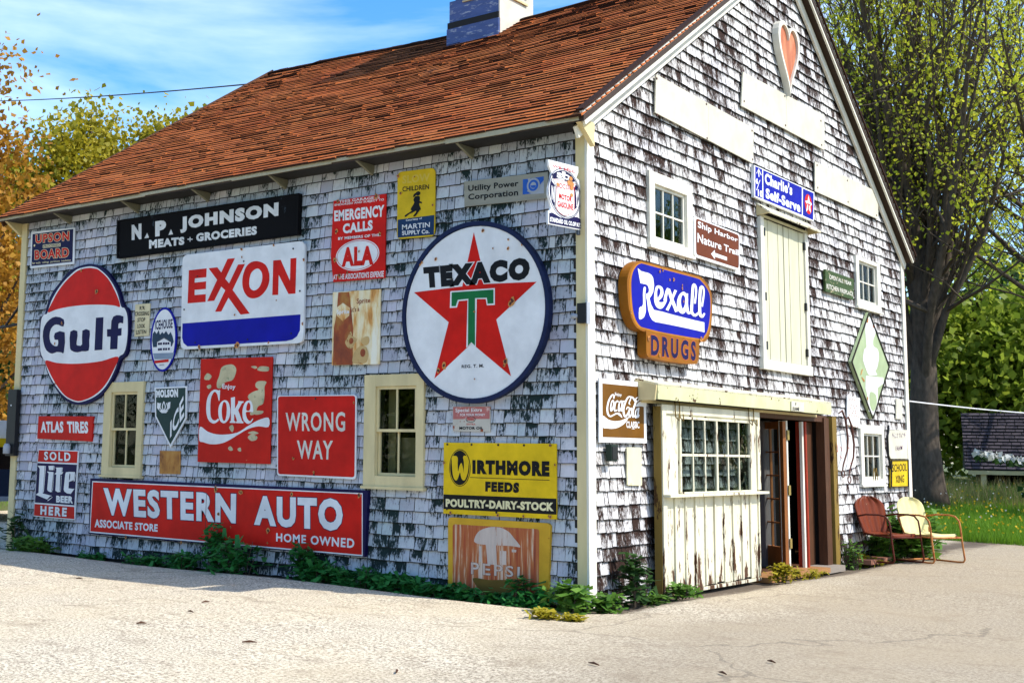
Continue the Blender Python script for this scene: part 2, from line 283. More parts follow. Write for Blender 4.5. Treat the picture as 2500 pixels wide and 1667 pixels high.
# ------------------------------------------------------------ barn
X0, Y1 = -9.12, 9.93; EZ = 4.60; RY = 5.16
def ridge_z(x):   # the ridge sags
    t = (x+9.2)/9.3; return 8.10 - .16*math.sin(math.pi*max(0, min(1, t)))**1.3 + (-.03 if t < .1 else 0)
def roof_z(x, y):
    rz = ridge_z(x)
    if y <= RY: return EZ+(rz-EZ)*(y+.33)/(RY+.33)
    return 4.55+(rz-4.55)*(10.05-y)/(10.05-RY)
barn = empty('shingled_barn', (-4.5, 5, 0), 'weathered shingled barn with orange brown roof, its walls covered in old signs', 'barn')
SIG = [
{'n': 'paint_board_sign', 'l': 'small dark blue sign reading UPSON BOARD in red letters', 'p': 'A', 'o': 0.03, 'pl': [-8.9, 4.4, -7.908, 4.365, -7.89, 3.86, -8.877, 3.879], 'm': 'white', 'L': [
  ['p', 'navy', 1, [-8.863, 4.366, -7.937, 4.349, -7.922, 3.892, -8.853, 3.908]],
  ['t', 'red', 2, 'UPSON', [-8.787, 4.349, -8.023, 4.325, -8.019, 4.198, -8.777, 4.227], 0.035, ['cream', 0.075], 1, ''],
  ['p', 'cream', 1, [-8.611, 4.19, -8.207, 4.179, -8.204, 4.13, -8.608, 4.143]],
  ['t', 'navy', 3, 'PROCESSED', [-8.589, 4.182, -8.224, 4.172, -8.221, 4.137, -8.587, 4.149], 0.01, None, 1, ''],
  ['t', 'red', 2, 'BOARD', [-8.792, 4.126, -8.015, 4.099, -8.009, 3.965, -8.781, 3.996], 0.035, ['cream', 0.075], 1, ''],
  ['p', 'cream', 1, [-8.814, 4.214, -8.808, 4.215, -8.8, 4.214, -8.793, 4.212, -8.788, 4.208, -8.787, 4.202, -8.789, 4.194, -8.792, 4.186, -8.796, 4.181, -8.802, 4.181, -8.81, 4.183, -8.818, 4.187, -8.823, 4.192, -8.823, 4.197, -8.822, 4.204, -8.818, 4.21]],
  ['t', 'cream', 2, 'for walls  ceilings  partitions  insulation', [-8.835, 3.965, -7.961, 3.934, -7.956, 3.9, -8.829, 3.922], 0.015, None, 1, '']]},
{'n': 'grocery_sign', 'l': 'long black wooden sign reading N.P. JOHNSON MEATS + GROCERIES under the eave', 'p': 'A', 'o': 0.06, 'pl': [-6.967, 4.359, -3.714, 4.34, -3.717, 3.856, -6.941, 3.851], 'm': 'blackworn', 'thick': 0.05, 'frame': 'blackworn', 'L': [
  ['t', 'whitep', 2, 'N', [-6.673, 4.269, -6.479, 4.271, -6.467, 4.064, -6.661, 4.068], 0.07, None, 1, ''],
  ['p', 'whitep', 1, [-6.361, 4.135, -6.322, 4.069, -6.412, 4.068]],
  ['t', 'whitep', 2, 'P', [-6.212, 4.269, -6.003, 4.269, -5.998, 4.07, -6.201, 4.07], 0.07, None, 1, ''],
  ['p', 'whitep', 1, [-5.906, 4.137, -5.863, 4.068, -5.95, 4.067]],
  ['t', 'whitep', 2, 'JOHNSON', [-5.741, 4.276, -4.041, 4.274, -4.039, 4.066, -5.731, 4.069], 0.07, None, 1.05, ''],
  ['t', 'whitep', 2, 'MEATS', [-6.318, 4.039, -5.65, 4.017, -5.645, 3.915, -6.311, 3.922], 0.06, None, 1, ''],
  ['p', 'whitep', 1, [-5.555, 4.002, -5.539, 4.001, -5.538, 3.979, -5.5, 3.976, -5.499, 3.963, -5.538, 3.967, -5.537, 3.944, -5.552, 3.945, -5.553, 3.969, -5.592, 3.972, -5.592, 3.985, -5.554, 3.981]],
  ['t', 'whitep', 2, 'GROCERIES', [-5.437, 4.037, -4.387, 4.025, -4.383, 3.92, -5.432, 3.931], 0.06, None, 1, '']]},
{'n': 'oil_company_oval_sign', 'l': 'tall red and white oval sign reading Gulf in dark blue', 'p': 'A', 'o': 0.06, 'pl': [-7.548, 3.828, -7.631, 3.825, -7.724, 3.816, -7.817, 3.8, -7.899, 3.779, -7.965, 3.75, -8.021, 3.714, -8.072, 3.674, -8.122, 3.636, -8.173, 3.599, -8.221, 3.563, -8.266, 3.526, -8.305, 3.488, -8.336, 3.449, -8.362, 3.409, -8.383, 3.37, -8.402, 3.333, -8.416, 3.298, -8.424, 3.264, -8.433, 3.233, -8.447, 3.207, -8.469, 3.192, -8.496, 3.184, -8.522, 3.174, -8.541, 3.152, -8.551, 3.115, -8.554, 3.068, -8.554, 3.016, -8.553, 2.964, -8.549, 2.91, -8.542, 2.853, -8.534, 2.797, -8.527, 2.748, -8.52, 2.707, -8.514, 2.67, -8.506, 2.639, -8.494, 2.613, -8.476, 2.596, -8.453, 2.586, -8.429, 2.576, -8.406, 2.557, -8.389, 2.525, -8.374, 2.486, -8.356, 2.442, -8.329, 2.395, -8.29, 2.344, -8.245, 2.288, -8.194, 2.232, -8.14, 2.18, -8.083, 2.131, -8.023, 2.084, -7.959, 2.041, -7.895, 2.007, -7.828, 1.981, -7.759, 1.963, -7.689, 1.951, -7.621, 1.946, -7.555, 1.945, -7.491, 1.951, -7.426, 1.963, -7.36, 1.981, -7.292, 2.004, -7.221, 2.034, -7.153, 2.069, -7.09, 2.11, -7.033, 2.16, -6.979, 2.218, -6.93, 2.277, -6.89, 2.332, -6.861, 2.38, -6.842, 2.426, -6.825, 2.468, -6.804, 2.504, -6.774, 2.529, -6.741, 2.546, -6.709, 2.564, -6.685, 2.594, -6.669, 2.641, -6.66, 2.699, -6.654, 2.762, -6.651, 2.824, -6.649, 2.889, -6.649, 2.957, -6.651, 3.022, -6.656, 3.075, -6.664, 3.112, -6.673, 3.139, -6.686, 3.159, -6.701, 3.178, -6.72, 3.192, -6.742, 3.2, -6.766, 3.211, -6.791, 3.234, -6.816, 3.276, -6.84, 3.33, -6.868, 3.389, -6.902, 3.445, -6.943, 3.498, -6.991, 3.553, -7.041, 3.605, -7.092, 3.651, -7.142, 3.69, -7.193, 3.724, -7.245, 3.753, -7.3, 3.777, -7.357, 3.798, -7.415, 3.813, -7.478, 3.824], 'm': 'navy', 'thick': 0.05, 'L': [
  ['p', 'white', 1, [-7.546, 3.793, -7.593, 3.792, -7.647, 3.79, -7.703, 3.786, -7.752, 3.778, -7.792, 3.767, -7.826, 3.753, -7.859, 3.737, -7.894, 3.719, -7.934, 3.698, -7.976, 3.675, -8.017, 3.651, -8.057, 3.625, -8.094, 3.597, -8.13, 3.569, -8.165, 3.539, -8.198, 3.507, -8.231, 3.475, -8.262, 3.44, -8.291, 3.404, -8.317, 3.368, -8.339, 3.326, -8.358, 3.282, -8.375, 3.241, -8.392, 3.211, -8.41, 3.198, -8.428, 3.198, -8.445, 3.199, -8.461, 3.195, -8.478, 3.184, -8.495, 3.172, -8.51, 3.153, -8.521, 3.124, -8.528, 3.08, -8.531, 3.026, -8.532, 2.966, -8.531, 2.909, -8.528, 2.853, -8.523, 2.795, -8.515, 2.74, -8.505, 2.693, -8.49, 2.657, -8.471, 2.627, -8.451, 2.604, -8.435, 2.584, -8.424, 2.573, -8.416, 2.57, -8.408, 2.565, -8.395, 2.55, -8.378, 2.52, -8.359, 2.481, -8.335, 2.437, -8.307, 2.394, -8.273, 2.352, -8.233, 2.307, -8.19, 2.262, -8.143, 2.219, -8.092, 2.176, -8.036, 2.133, -7.978, 2.092, -7.92, 2.059, -7.861, 2.032, -7.8, 2.011, -7.741, 1.995, -7.686, 1.985, -7.638, 1.979, -7.594, 1.979, -7.551, 1.984, -7.502, 1.991, -7.446, 2.002, -7.385, 2.016, -7.324, 2.034, -7.265, 2.056, -7.21, 2.081, -7.156, 2.111, -7.104, 2.145, -7.056, 2.185, -7.01, 2.233, -6.966, 2.288, -6.926, 2.344, -6.894, 2.394, -6.871, 2.439, -6.856, 2.482, -6.843, 2.519, -6.826, 2.549, -6.803, 2.567, -6.778, 2.576, -6.753, 2.583, -6.733, 2.596, -6.717, 2.616, -6.704, 2.64, -6.694, 2.668, -6.685, 2.7, -6.678, 2.738, -6.673, 2.782, -6.67, 2.828, -6.669, 2.875, -6.671, 2.926, -6.674, 2.98, -6.68, 3.033, -6.689, 3.077, -6.701, 3.112, -6.716, 3.14, -6.733, 3.163, -6.749, 3.181, -6.765, 3.19, -6.782, 3.19, -6.799, 3.193, -6.819, 3.211, -6.84, 3.248, -6.863, 3.299, -6.888, 3.355, -6.919, 3.408, -6.955, 3.457, -6.997, 3.507, -7.042, 3.555, -7.089, 3.599, -7.14, 3.64, -7.196, 3.678, -7.25, 3.711, -7.298, 3.738, -7.335, 3.756, -7.365, 3.767, -7.393, 3.774, -7.422, 3.781, -7.451, 3.787, -7.479, 3.791, -7.509, 3.793]],
  ['p', 'red', 2, [-7.544, 3.773, -7.587, 3.773, -7.636, 3.771, -7.685, 3.766, -7.73, 3.759, -7.768, 3.749, -7.802, 3.737, -7.836, 3.721, -7.872, 3.704, -7.912, 3.684, -7.953, 3.661, -7.995, 3.636, -8.035, 3.61, -8.072, 3.582, -8.108, 3.553, -8.143, 3.523, -8.176, 3.493, -8.206, 3.462, -8.233, 3.431, -8.259, 3.399, -8.285, 3.366, -8.316, 3.327, -8.349, 3.285, -8.374, 3.247, -8.376, 3.224, -8.35, 3.219, -8.303, 3.228, -8.243, 3.242, -8.179, 3.252, -8.108, 3.259, -8.029, 3.265, -7.945, 3.27, -7.862, 3.273, -7.78, 3.275, -7.697, 3.276, -7.613, 3.276, -7.53, 3.274, -7.447, 3.271, -7.362, 3.267, -7.28, 3.262, -7.206, 3.257, -7.137, 3.251, -7.074, 3.245, -7.016, 3.238, -6.966, 3.232, -6.921, 3.222, -6.881, 3.209, -6.852, 3.202, -6.838, 3.212, -6.846, 3.243, -6.869, 3.29, -6.903, 3.344, -6.938, 3.396, -6.975, 3.446, -7.017, 3.498, -7.062, 3.549, -7.108, 3.594, -7.158, 3.634, -7.211, 3.67, -7.262, 3.701, -7.307, 3.726, -7.341, 3.741, -7.369, 3.749, -7.393, 3.753, -7.421, 3.757, -7.449, 3.763, -7.478, 3.768, -7.509, 3.772]],
  ['p', 'red', 2, [-8.38, 2.556, -8.342, 2.559, -8.277, 2.547, -8.2, 2.53, -8.123, 2.517, -8.048, 2.51, -7.969, 2.504, -7.887, 2.499, -7.805, 2.495, -7.724, 2.493, -7.641, 2.492, -7.558, 2.493, -7.476, 2.494, -7.396, 2.497, -7.316, 2.501, -7.236, 2.506, -7.156, 2.513, -7.067, 2.527, -6.972, 2.546, -6.889, 2.559, -6.838, 2.556, -6.827, 2.531, -6.846, 2.49, -6.879, 2.442, -6.913, 2.395, -6.947, 2.347, -6.986, 2.294, -7.03, 2.243, -7.076, 2.198, -7.125, 2.159, -7.177, 2.125, -7.231, 2.095, -7.286, 2.069, -7.345, 2.046, -7.407, 2.027, -7.468, 2.013, -7.523, 2.002, -7.568, 1.995, -7.606, 1.992, -7.644, 1.994, -7.687, 2, -7.739, 2.011, -7.795, 2.026, -7.854, 2.046, -7.91, 2.072, -7.965, 2.105, -8.02, 2.145, -8.073, 2.189, -8.123, 2.232, -8.169, 2.275, -8.212, 2.32, -8.251, 2.365, -8.286, 2.407, -8.323, 2.45, -8.36, 2.495, -8.383, 2.532]],
  ['p', 'navy', 3, [-8.014, 3.104, -8.094, 3.137, -8.193, 3.153, -8.272, 3.142, -8.341, 3.114, -8.4, 3.076, -8.443, 3.026, -8.464, 2.963, -8.466, 2.893, -8.444, 2.814, -8.41, 2.743, -8.372, 2.701, -8.329, 2.674, -8.28, 2.654, -8.229, 2.646, -8.182, 2.655, -8.134, 2.666, -8.078, 2.662, -8.027, 2.656, -7.996, 2.639, -7.979, 2.657, -7.963, 2.791, -7.98, 2.926, -8.088, 2.949, -8.197, 2.927, -8.214, 2.882, -8.195, 2.837, -8.158, 2.833, -8.121, 2.831, -8.111, 2.791, -8.12, 2.752, -8.151, 2.743, -8.194, 2.751, -8.242, 2.772, -8.285, 2.805, -8.306, 2.85, -8.314, 2.899, -8.308, 2.948, -8.288, 2.991, -8.251, 3.022, -8.206, 3.041, -8.164, 3.043, -8.12, 3.036, -8.062, 3.015, -8.015, 3.007, -7.997, 3.051]],
  ['p', 'navy', 3, [-7.858, 2.931, -7.783, 2.95, -7.708, 2.931, -7.698, 2.872, -7.707, 2.807, -7.712, 2.771, -7.709, 2.748, -7.687, 2.736, -7.657, 2.733, -7.621, 2.729, -7.592, 2.75, -7.601, 2.842, -7.599, 2.932, -7.522, 2.949, -7.445, 2.927, -7.436, 2.869, -7.446, 2.796, -7.438, 2.72, -7.447, 2.66, -7.51, 2.651, -7.586, 2.656, -7.639, 2.648, -7.692, 2.644, -7.759, 2.654, -7.818, 2.674, -7.845, 2.701, -7.855, 2.748, -7.868, 2.844]],
  ['p', 'navy', 3, [-7.325, 3.09, -7.169, 3.089, -7.166, 2.659, -7.326, 2.657]],
  ['p', 'navy', 3, [-7.085, 2.926, -7.006, 2.923, -7.003, 3.03, -6.967, 3.086, -6.899, 3.101, -6.831, 3.095, -6.762, 3.075, -6.764, 2.986, -6.825, 2.998, -6.857, 2.985, -6.859, 2.924, -6.788, 2.928, -6.789, 2.83, -6.859, 2.827, -6.86, 2.657, -7.008, 2.658, -7.007, 2.825, -7.078, 2.828]],
  ['c', -7.328, 3.442, 0.02],
  ['c', -7.677, 3.748, 0.01],
  ['c', -8.182, 2.783, 0.009],
  ['c', -8.046, 3.052, 0.011],
  ['c', -8.133, 2.23, 0.009]]},
{'n': 'railroad_crossing_sign', 'l': 'narrow cream sign reading RR CROSSING STOP LOOK LISTEN', 'p': 'A', 'o': 0.02, 'pl': [-6.588, 3.228, -6.303, 3.223, -6.305, 2.814, -6.584, 2.81], 'm': 'cream', 'L': [
  ['t', 'black', 2, "R'R", [-6.499, 3.198, -6.397, 3.197, -6.394, 3.146, -6.496, 3.147], 0.02, None, 1, ''],
  ['t', 'black', 2, 'CROSSING', [-6.585, 3.13, -6.31, 3.122, -6.309, 3.069, -6.587, 3.076], 0.02, None, 1, ''],
  ['t', 'black', 2, 'STOP', [-6.529, 3.047, -6.381, 3.044, -6.38, 2.992, -6.531, 2.995], 0.02, None, 1, ''],
  ['t', 'black', 2, 'LOOK', [-6.529, 2.968, -6.379, 2.965, -6.376, 2.911, -6.526, 2.915], 0.02, None, 1, ''],
  ['t', 'black', 2, 'LISTEN', [-6.55, 2.891, -6.354, 2.888, -6.351, 2.836, -6.547, 2.837], 0.02, None, 1, '']]},
{'n': 'oval_beer_sign', 'l': 'blue rimmed oval beer sign reading ICEHOUSE with a snowy house picture', 'p': 'A', 'o': 0.025, 'pl': [-5.769, 2.748, -5.771, 2.801, -5.778, 2.853, -5.788, 2.903, -5.802, 2.95, -5.82, 2.994, -5.842, 3.034, -5.866, 3.069, -5.893, 3.098, -5.922, 3.122, -5.953, 3.139, -5.985, 3.149, -6.017, 3.153, -6.049, 3.149, -6.081, 3.139, -6.112, 3.122, -6.141, 3.098, -6.168, 3.069, -6.192, 3.034, -6.214, 2.994, -6.232, 2.95, -6.246, 2.903, -6.256, 2.853, -6.263, 2.801, -6.265, 2.748, -6.263, 2.695, -6.256, 2.643, -6.246, 2.593, -6.232, 2.545, -6.214, 2.501, -6.192, 2.462, -6.168, 2.427, -6.141, 2.397, -6.112, 2.374, -6.081, 2.357, -6.049, 2.347, -6.017, 2.343, -5.985, 2.347, -5.953, 2.357, -5.922, 2.374, -5.893, 2.397, -5.866, 2.427, -5.842, 2.462, -5.82, 2.501, -5.802, 2.545, -5.788, 2.593, -5.778, 2.643, -5.771, 2.695], 'm': 'blue', 'L': [
  ['p', 'white', 1, [-5.798, 2.748, -5.799, 2.797, -5.805, 2.846, -5.814, 2.892, -5.827, 2.937, -5.842, 2.978, -5.861, 3.015, -5.882, 3.048, -5.906, 3.075, -5.932, 3.097, -5.958, 3.113, -5.986, 3.123, -6.015, 3.126, -6.043, 3.123, -6.071, 3.113, -6.098, 3.097, -6.123, 3.075, -6.147, 3.048, -6.168, 3.015, -6.187, 2.978, -6.202, 2.937, -6.215, 2.892, -6.224, 2.846, -6.23, 2.797, -6.232, 2.748, -6.23, 2.698, -6.224, 2.65, -6.215, 2.603, -6.202, 2.559, -6.187, 2.518, -6.168, 2.48, -6.147, 2.448, -6.123, 2.42, -6.098, 2.398, -6.071, 2.382, -6.043, 2.373, -6.015, 2.37, -5.986, 2.373, -5.958, 2.382, -5.932, 2.398, -5.906, 2.42, -5.882, 2.448, -5.861, 2.48, -5.842, 2.518, -5.827, 2.559, -5.814, 2.603, -5.805, 2.65, -5.799, 2.698]],
  ['t', 'navy', 2, 'ICEHOUSE', [-6.185, 2.997, -5.854, 2.999, -5.848, 2.883, -6.179, 2.875], 0.03, None, 1, ''],
  ['p', 'dkgreen', 2, [-6.22, 2.828, -6.185, 2.863, -6.147, 2.825, -6.106, 2.871, -6.081, 2.809, -6.039, 2.844, -6.009, 2.818, -5.968, 2.853, -5.922, 2.802, -5.881, 2.837, -5.842, 2.775, -5.818, 2.713, -5.85, 2.655, -6.203, 2.657, -6.226, 2.743]],
  ['p', 'white', 3, [-6.127, 2.726, -6, 2.779, -5.875, 2.716, -5.874, 2.704, -5.856, 2.566, -6.126, 2.576]],
  ['p', 'navy', 4, [-6.111, 2.709, -6.075, 2.71, -6.073, 2.681, -6.11, 2.68]],
  ['p', 'navy', 4, [-6.071, 2.71, -6.035, 2.71, -6.034, 2.681, -6.07, 2.68]],
  ['p', 'navy', 4, [-6.017, 2.71, -5.981, 2.711, -5.98, 2.682, -6.016, 2.681]],
  ['p', 'navy', 4, [-5.974, 2.708, -5.938, 2.709, -5.937, 2.68, -5.973, 2.679]],
  ['p', 'navy', 4, [-5.931, 2.709, -5.896, 2.709, -5.894, 2.681, -5.93, 2.68]],
  ['p', 'navy', 4, [-6.107, 2.638, -6.071, 2.639, -6.07, 2.61, -6.106, 2.609]],
  ['p', 'navy', 4, [-6.068, 2.639, -6.032, 2.64, -6.03, 2.611, -6.066, 2.61]],
  ['p', 'navy', 4, [-6.014, 2.639, -5.978, 2.64, -5.976, 2.611, -6.012, 2.61]],
  ['p', 'navy', 4, [-5.97, 2.638, -5.935, 2.639, -5.933, 2.61, -5.969, 2.609]],
  ['p', 'navy', 4, [-5.92, 2.638, -5.885, 2.639, -5.883, 2.61, -5.919, 2.609]],
  ['p', 'slate', 4, [-6.141, 2.727, -6, 2.784, -5.864, 2.715, -5.881, 2.709, -5.999, 2.762, -6.119, 2.719]],
  ['p', 'greyblue', 3, [-6.199, 2.579, -5.803, 2.574, -5.828, 2.498, -6.165, 2.504]],
  ['p', 'red', 5, [-6.164, 2.485, -5.899, 2.496, -5.897, 2.462, -6.162, 2.451]],
  ['t', 'navy', 2, '1855', [-6.074, 2.434, -5.981, 2.436, -5.98, 2.419, -6.074, 2.417], 0.01, None, 1, '']]},
{'n': 'beer_shield_sign', 'l': 'dark green shield sign reading MOLSON ICE', 'p': 'A', 'o': 0.025, 'pl': [-6.145, 2.146, -5.555, 2.154, -5.542, 1.76, -5.813, 1.402, -6.118, 1.785], 'm': 'white', 'L': [
  ['p', 'bottlegreen', 1, [-6.123, 2.129, -5.575, 2.135, -5.563, 1.767, -5.815, 1.44, -6.097, 1.793]],
  ['t', 'white', 2, 'MOLSON', [-6.115, 2.114, -5.71, 2.126, -5.704, 2.019, -6.109, 2.02], 0.07, None, 1, ''],
  ['b', 'white', 2, [[-6.026, 1.953, -6.032, 1.937, -6.039, 1.914, -6.039, 1.891, -6.022, 1.874, -5.999, 1.861, -5.983, 1.853], [-6.012, 1.951, -6.017, 1.935, -6.023, 1.912, -6.022, 1.894, -6.01, 1.881, -5.989, 1.869, -5.974, 1.86]]],
  ['b', 'white', 2, [[-5.919, 1.95, -5.911, 1.933, -5.9, 1.911, -5.897, 1.893, -5.907, 1.88, -5.926, 1.868, -5.94, 1.86], [-5.906, 1.952, -5.896, 1.936, -5.883, 1.913, -5.879, 1.89, -5.894, 1.873, -5.915, 1.86, -5.931, 1.852]]],
  ['b', 'white', 2, [[-5.97, 1.972, -5.979, 1.954, -5.991, 1.929, -5.997, 1.904, -5.99, 1.883, -5.977, 1.865, -5.957, 1.855, -5.938, 1.865, -5.927, 1.883, -5.922, 1.904, -5.931, 1.928, -5.945, 1.954, -5.957, 1.972], [-5.956, 1.969, -5.964, 1.951, -5.975, 1.926, -5.979, 1.904, -5.973, 1.887, -5.962, 1.871, -5.958, 1.867, -5.954, 1.871, -5.944, 1.886, -5.94, 1.904, -5.947, 1.925, -5.96, 1.951, -5.97, 1.969]]],
  ['p', 'white', 1, [-6.084, 1.958, -6.034, 1.948, -6.043, 1.857, -6.088, 1.893]],
  ['p', 'white', 1, [-5.891, 1.955, -5.842, 1.964, -5.845, 1.891, -5.893, 1.856]],
  ['p', 'white', 1, [-6.043, 1.857, -5.998, 1.828, -5.913, 1.827, -5.879, 1.856, -5.908, 1.868, -6.008, 1.866]],
  ['t', 'white', 2, 'ICE', [-5.829, 1.713, -5.608, 2.042, -5.581, 1.783, -5.825, 1.513], 0.03, None, 1, '']]},
{'n': 'rusty_square_plate', 'l': 'small rusty square plate under the green shield sign', 'p': 'A', 'o': 0.02, 'pl': [-6.014, 1.362, -5.642, 1.362, -5.634, 1.083, -6.006, 1.079], 'm': 'rustplate', 'L': [
]},
{'n': 'fuel_brand_sign', 'l': 'large white sign reading EXXON in red above a blue band', 'p': 'A', 'o': 0.05, 'pl': [-5.684, 3.697, -5.68, 3.737, -5.663, 3.765, -5.636, 3.781, -5.596, 3.787, -3.712, 3.779, -3.672, 3.773, -3.644, 3.756, -3.627, 3.728, -3.621, 3.688, -3.612, 2.693, -3.617, 2.654, -3.633, 2.625, -3.661, 2.609, -3.701, 2.603, -5.572, 2.604, -5.612, 2.61, -5.64, 2.626, -5.658, 2.655, -5.664, 2.694], 'm': 'white', 'thick': 0.03, 'L': [
  ['p', 'blue', 1, [-5.643, 2.928, -3.663, 2.931, -3.667, 2.747, -3.71, 2.682, -3.779, 2.647, -3.881, 2.634, -5.377, 2.636, -5.541, 2.64, -5.614, 2.686, -5.641, 2.752]],
  ['p', 'red', 1, [-5.559, 3.587, -5.24, 3.586, -5.24, 3.476, -5.445, 3.477, -5.447, 3.424, -5.242, 3.425, -5.242, 3.331, -5.443, 3.334, -5.44, 3.269, -5.24, 3.268, -5.24, 3.172, -5.563, 3.174]],
  ['p', 'red', 1, [-5.206, 3.584, -5.052, 3.584, -4.981, 3.515, -4.879, 3.673, -4.752, 3.671, -4.909, 3.433, -4.84, 3.372, -4.697, 3.588, -4.578, 3.587, -4.776, 3.288, -4.477, 2.986, -4.629, 2.982, -4.843, 3.198, -4.96, 3.038, -5.067, 3.041, -4.903, 3.292, -4.973, 3.342, -5.089, 3.177, -5.212, 3.178, -5.05, 3.43]],
  ['h', 'red', 1, [-4.403, 3.606, -4.44, 3.605, -4.476, 3.599, -4.509, 3.587, -4.538, 3.57, -4.563, 3.545, -4.583, 3.512, -4.599, 3.477, -4.61, 3.442, -4.616, 3.406, -4.617, 3.369, -4.613, 3.333, -4.604, 3.3, -4.59, 3.269, -4.571, 3.239, -4.548, 3.213, -4.524, 3.193, -4.497, 3.178, -4.466, 3.168, -4.435, 3.163, -4.404, 3.162, -4.371, 3.165, -4.338, 3.172, -4.306, 3.184, -4.277, 3.2, -4.249, 3.22, -4.223, 3.245, -4.201, 3.273, -4.185, 3.301, -4.174, 3.332, -4.168, 3.365, -4.168, 3.399, -4.172, 3.432, -4.183, 3.464, -4.199, 3.498, -4.22, 3.528, -4.247, 3.554, -4.28, 3.574, -4.321, 3.59, -4.363, 3.601], [-4.395, 3.511, -4.414, 3.506, -4.434, 3.497, -4.453, 3.485, -4.469, 3.47, -4.481, 3.452, -4.489, 3.431, -4.495, 3.409, -4.499, 3.386, -4.5, 3.364, -4.5, 3.34, -4.496, 3.318, -4.489, 3.3, -4.476, 3.284, -4.458, 3.27, -4.438, 3.26, -4.418, 3.256, -4.397, 3.257, -4.374, 3.264, -4.352, 3.275, -4.333, 3.289, -4.318, 3.306, -4.306, 3.327, -4.296, 3.35, -4.289, 3.371, -4.286, 3.391, -4.285, 3.412, -4.287, 3.431, -4.292, 3.449, -4.3, 3.465, -4.311, 3.48, -4.324, 3.492, -4.337, 3.502, -4.35, 3.509, -4.364, 3.513, -4.379, 3.514]],
  ['p', 'red', 1, [-4.115, 3.589, -3.995, 3.587, -3.84, 3.33, -3.84, 3.589, -3.746, 3.589, -3.749, 3.175, -3.858, 3.177, -4.021, 3.412, -4.021, 3.178, -4.117, 3.181]],
  ['c', -4.658, 2.619, 0.02],
  ['c', -4.697, 2.611, 0.013],
  ['c', -5.318, 2.623, 0.014],
  ['c', -4.641, 3.768, 0.011],
  ['c', -4.106, 3.767, 0.008],
  ['c', -3.625, 3.559, 0.01],
  ['c', -3.623, 2.824, 0.01],
  ['c', -4.15, 2.628, 0.01],
  ['c', -4.63, 3.67, 0.007],
  ['c', -4.042, 3.115, 0.006],
  ['c', -4.723, 2.982, 0.007]]},
{'n': 'emergency_calls_sign', 'l': 'tall red sign reading EMERGENCY CALLS with a white ALA oval', 'p': 'A', 'o': 0.03, 'pl': [-3.214, 4.197, -2.455, 4.19, -2.457, 3.708, -2.454, 3.263, -3.196, 3.27, -3.241, 3.568, -3.23, 3.889], 'm': 'red', 'L': [
  ['t', 'white', 2, 'THIS GARAGE IS', [-3.132, 4.193, -2.543, 4.178, -2.542, 4.148, -3.132, 4.163], 0.02, None, 1, ''],
  ['t', 'white', 2, 'ENDORSED AND SUBJECT TO', [-3.195, 4.159, -2.482, 4.141, -2.482, 4.11, -3.194, 4.128], 0.02, None, 1, ''],
  ['t', 'white', 2, 'EMERGENCY', [-3.2, 4.084, -2.475, 4.07, -2.477, 3.938, -3.197, 3.958], 0.045, None, 1, ''],
  ['t', 'white', 2, 'CALLS', [-3.068, 3.917, -2.637, 3.92, -2.635, 3.803, -3.065, 3.805], 0.05, None, 1, ''],
  ['t', 'white', 2, 'BY MEMBERS OF THE.', [-3.134, 3.772, -2.517, 3.757, -2.517, 3.727, -3.133, 3.74], 0.03, None, 1, ''],
  ['p', 'white', 1, [-2.537, 3.545, -2.54, 3.568, -2.548, 3.59, -2.561, 3.611, -2.579, 3.632, -2.602, 3.651, -2.629, 3.668, -2.66, 3.683, -2.694, 3.695, -2.731, 3.705, -2.769, 3.712, -2.81, 3.717, -2.85, 3.718, -2.891, 3.717, -2.931, 3.712, -2.97, 3.705, -3.007, 3.695, -3.041, 3.683, -3.072, 3.668, -3.099, 3.651, -3.122, 3.632, -3.14, 3.611, -3.153, 3.59, -3.161, 3.568, -3.164, 3.545, -3.161, 3.523, -3.153, 3.5, -3.14, 3.479, -3.122, 3.459, -3.099, 3.44, -3.072, 3.423, -3.041, 3.408, -3.007, 3.395, -2.97, 3.385, -2.931, 3.378, -2.891, 3.374, -2.85, 3.372, -2.81, 3.374, -2.769, 3.378, -2.731, 3.385, -2.694, 3.395, -2.66, 3.408, -2.629, 3.423, -2.602, 3.44, -2.579, 3.459, -2.561, 3.479, -2.548, 3.5, -2.54, 3.523]],
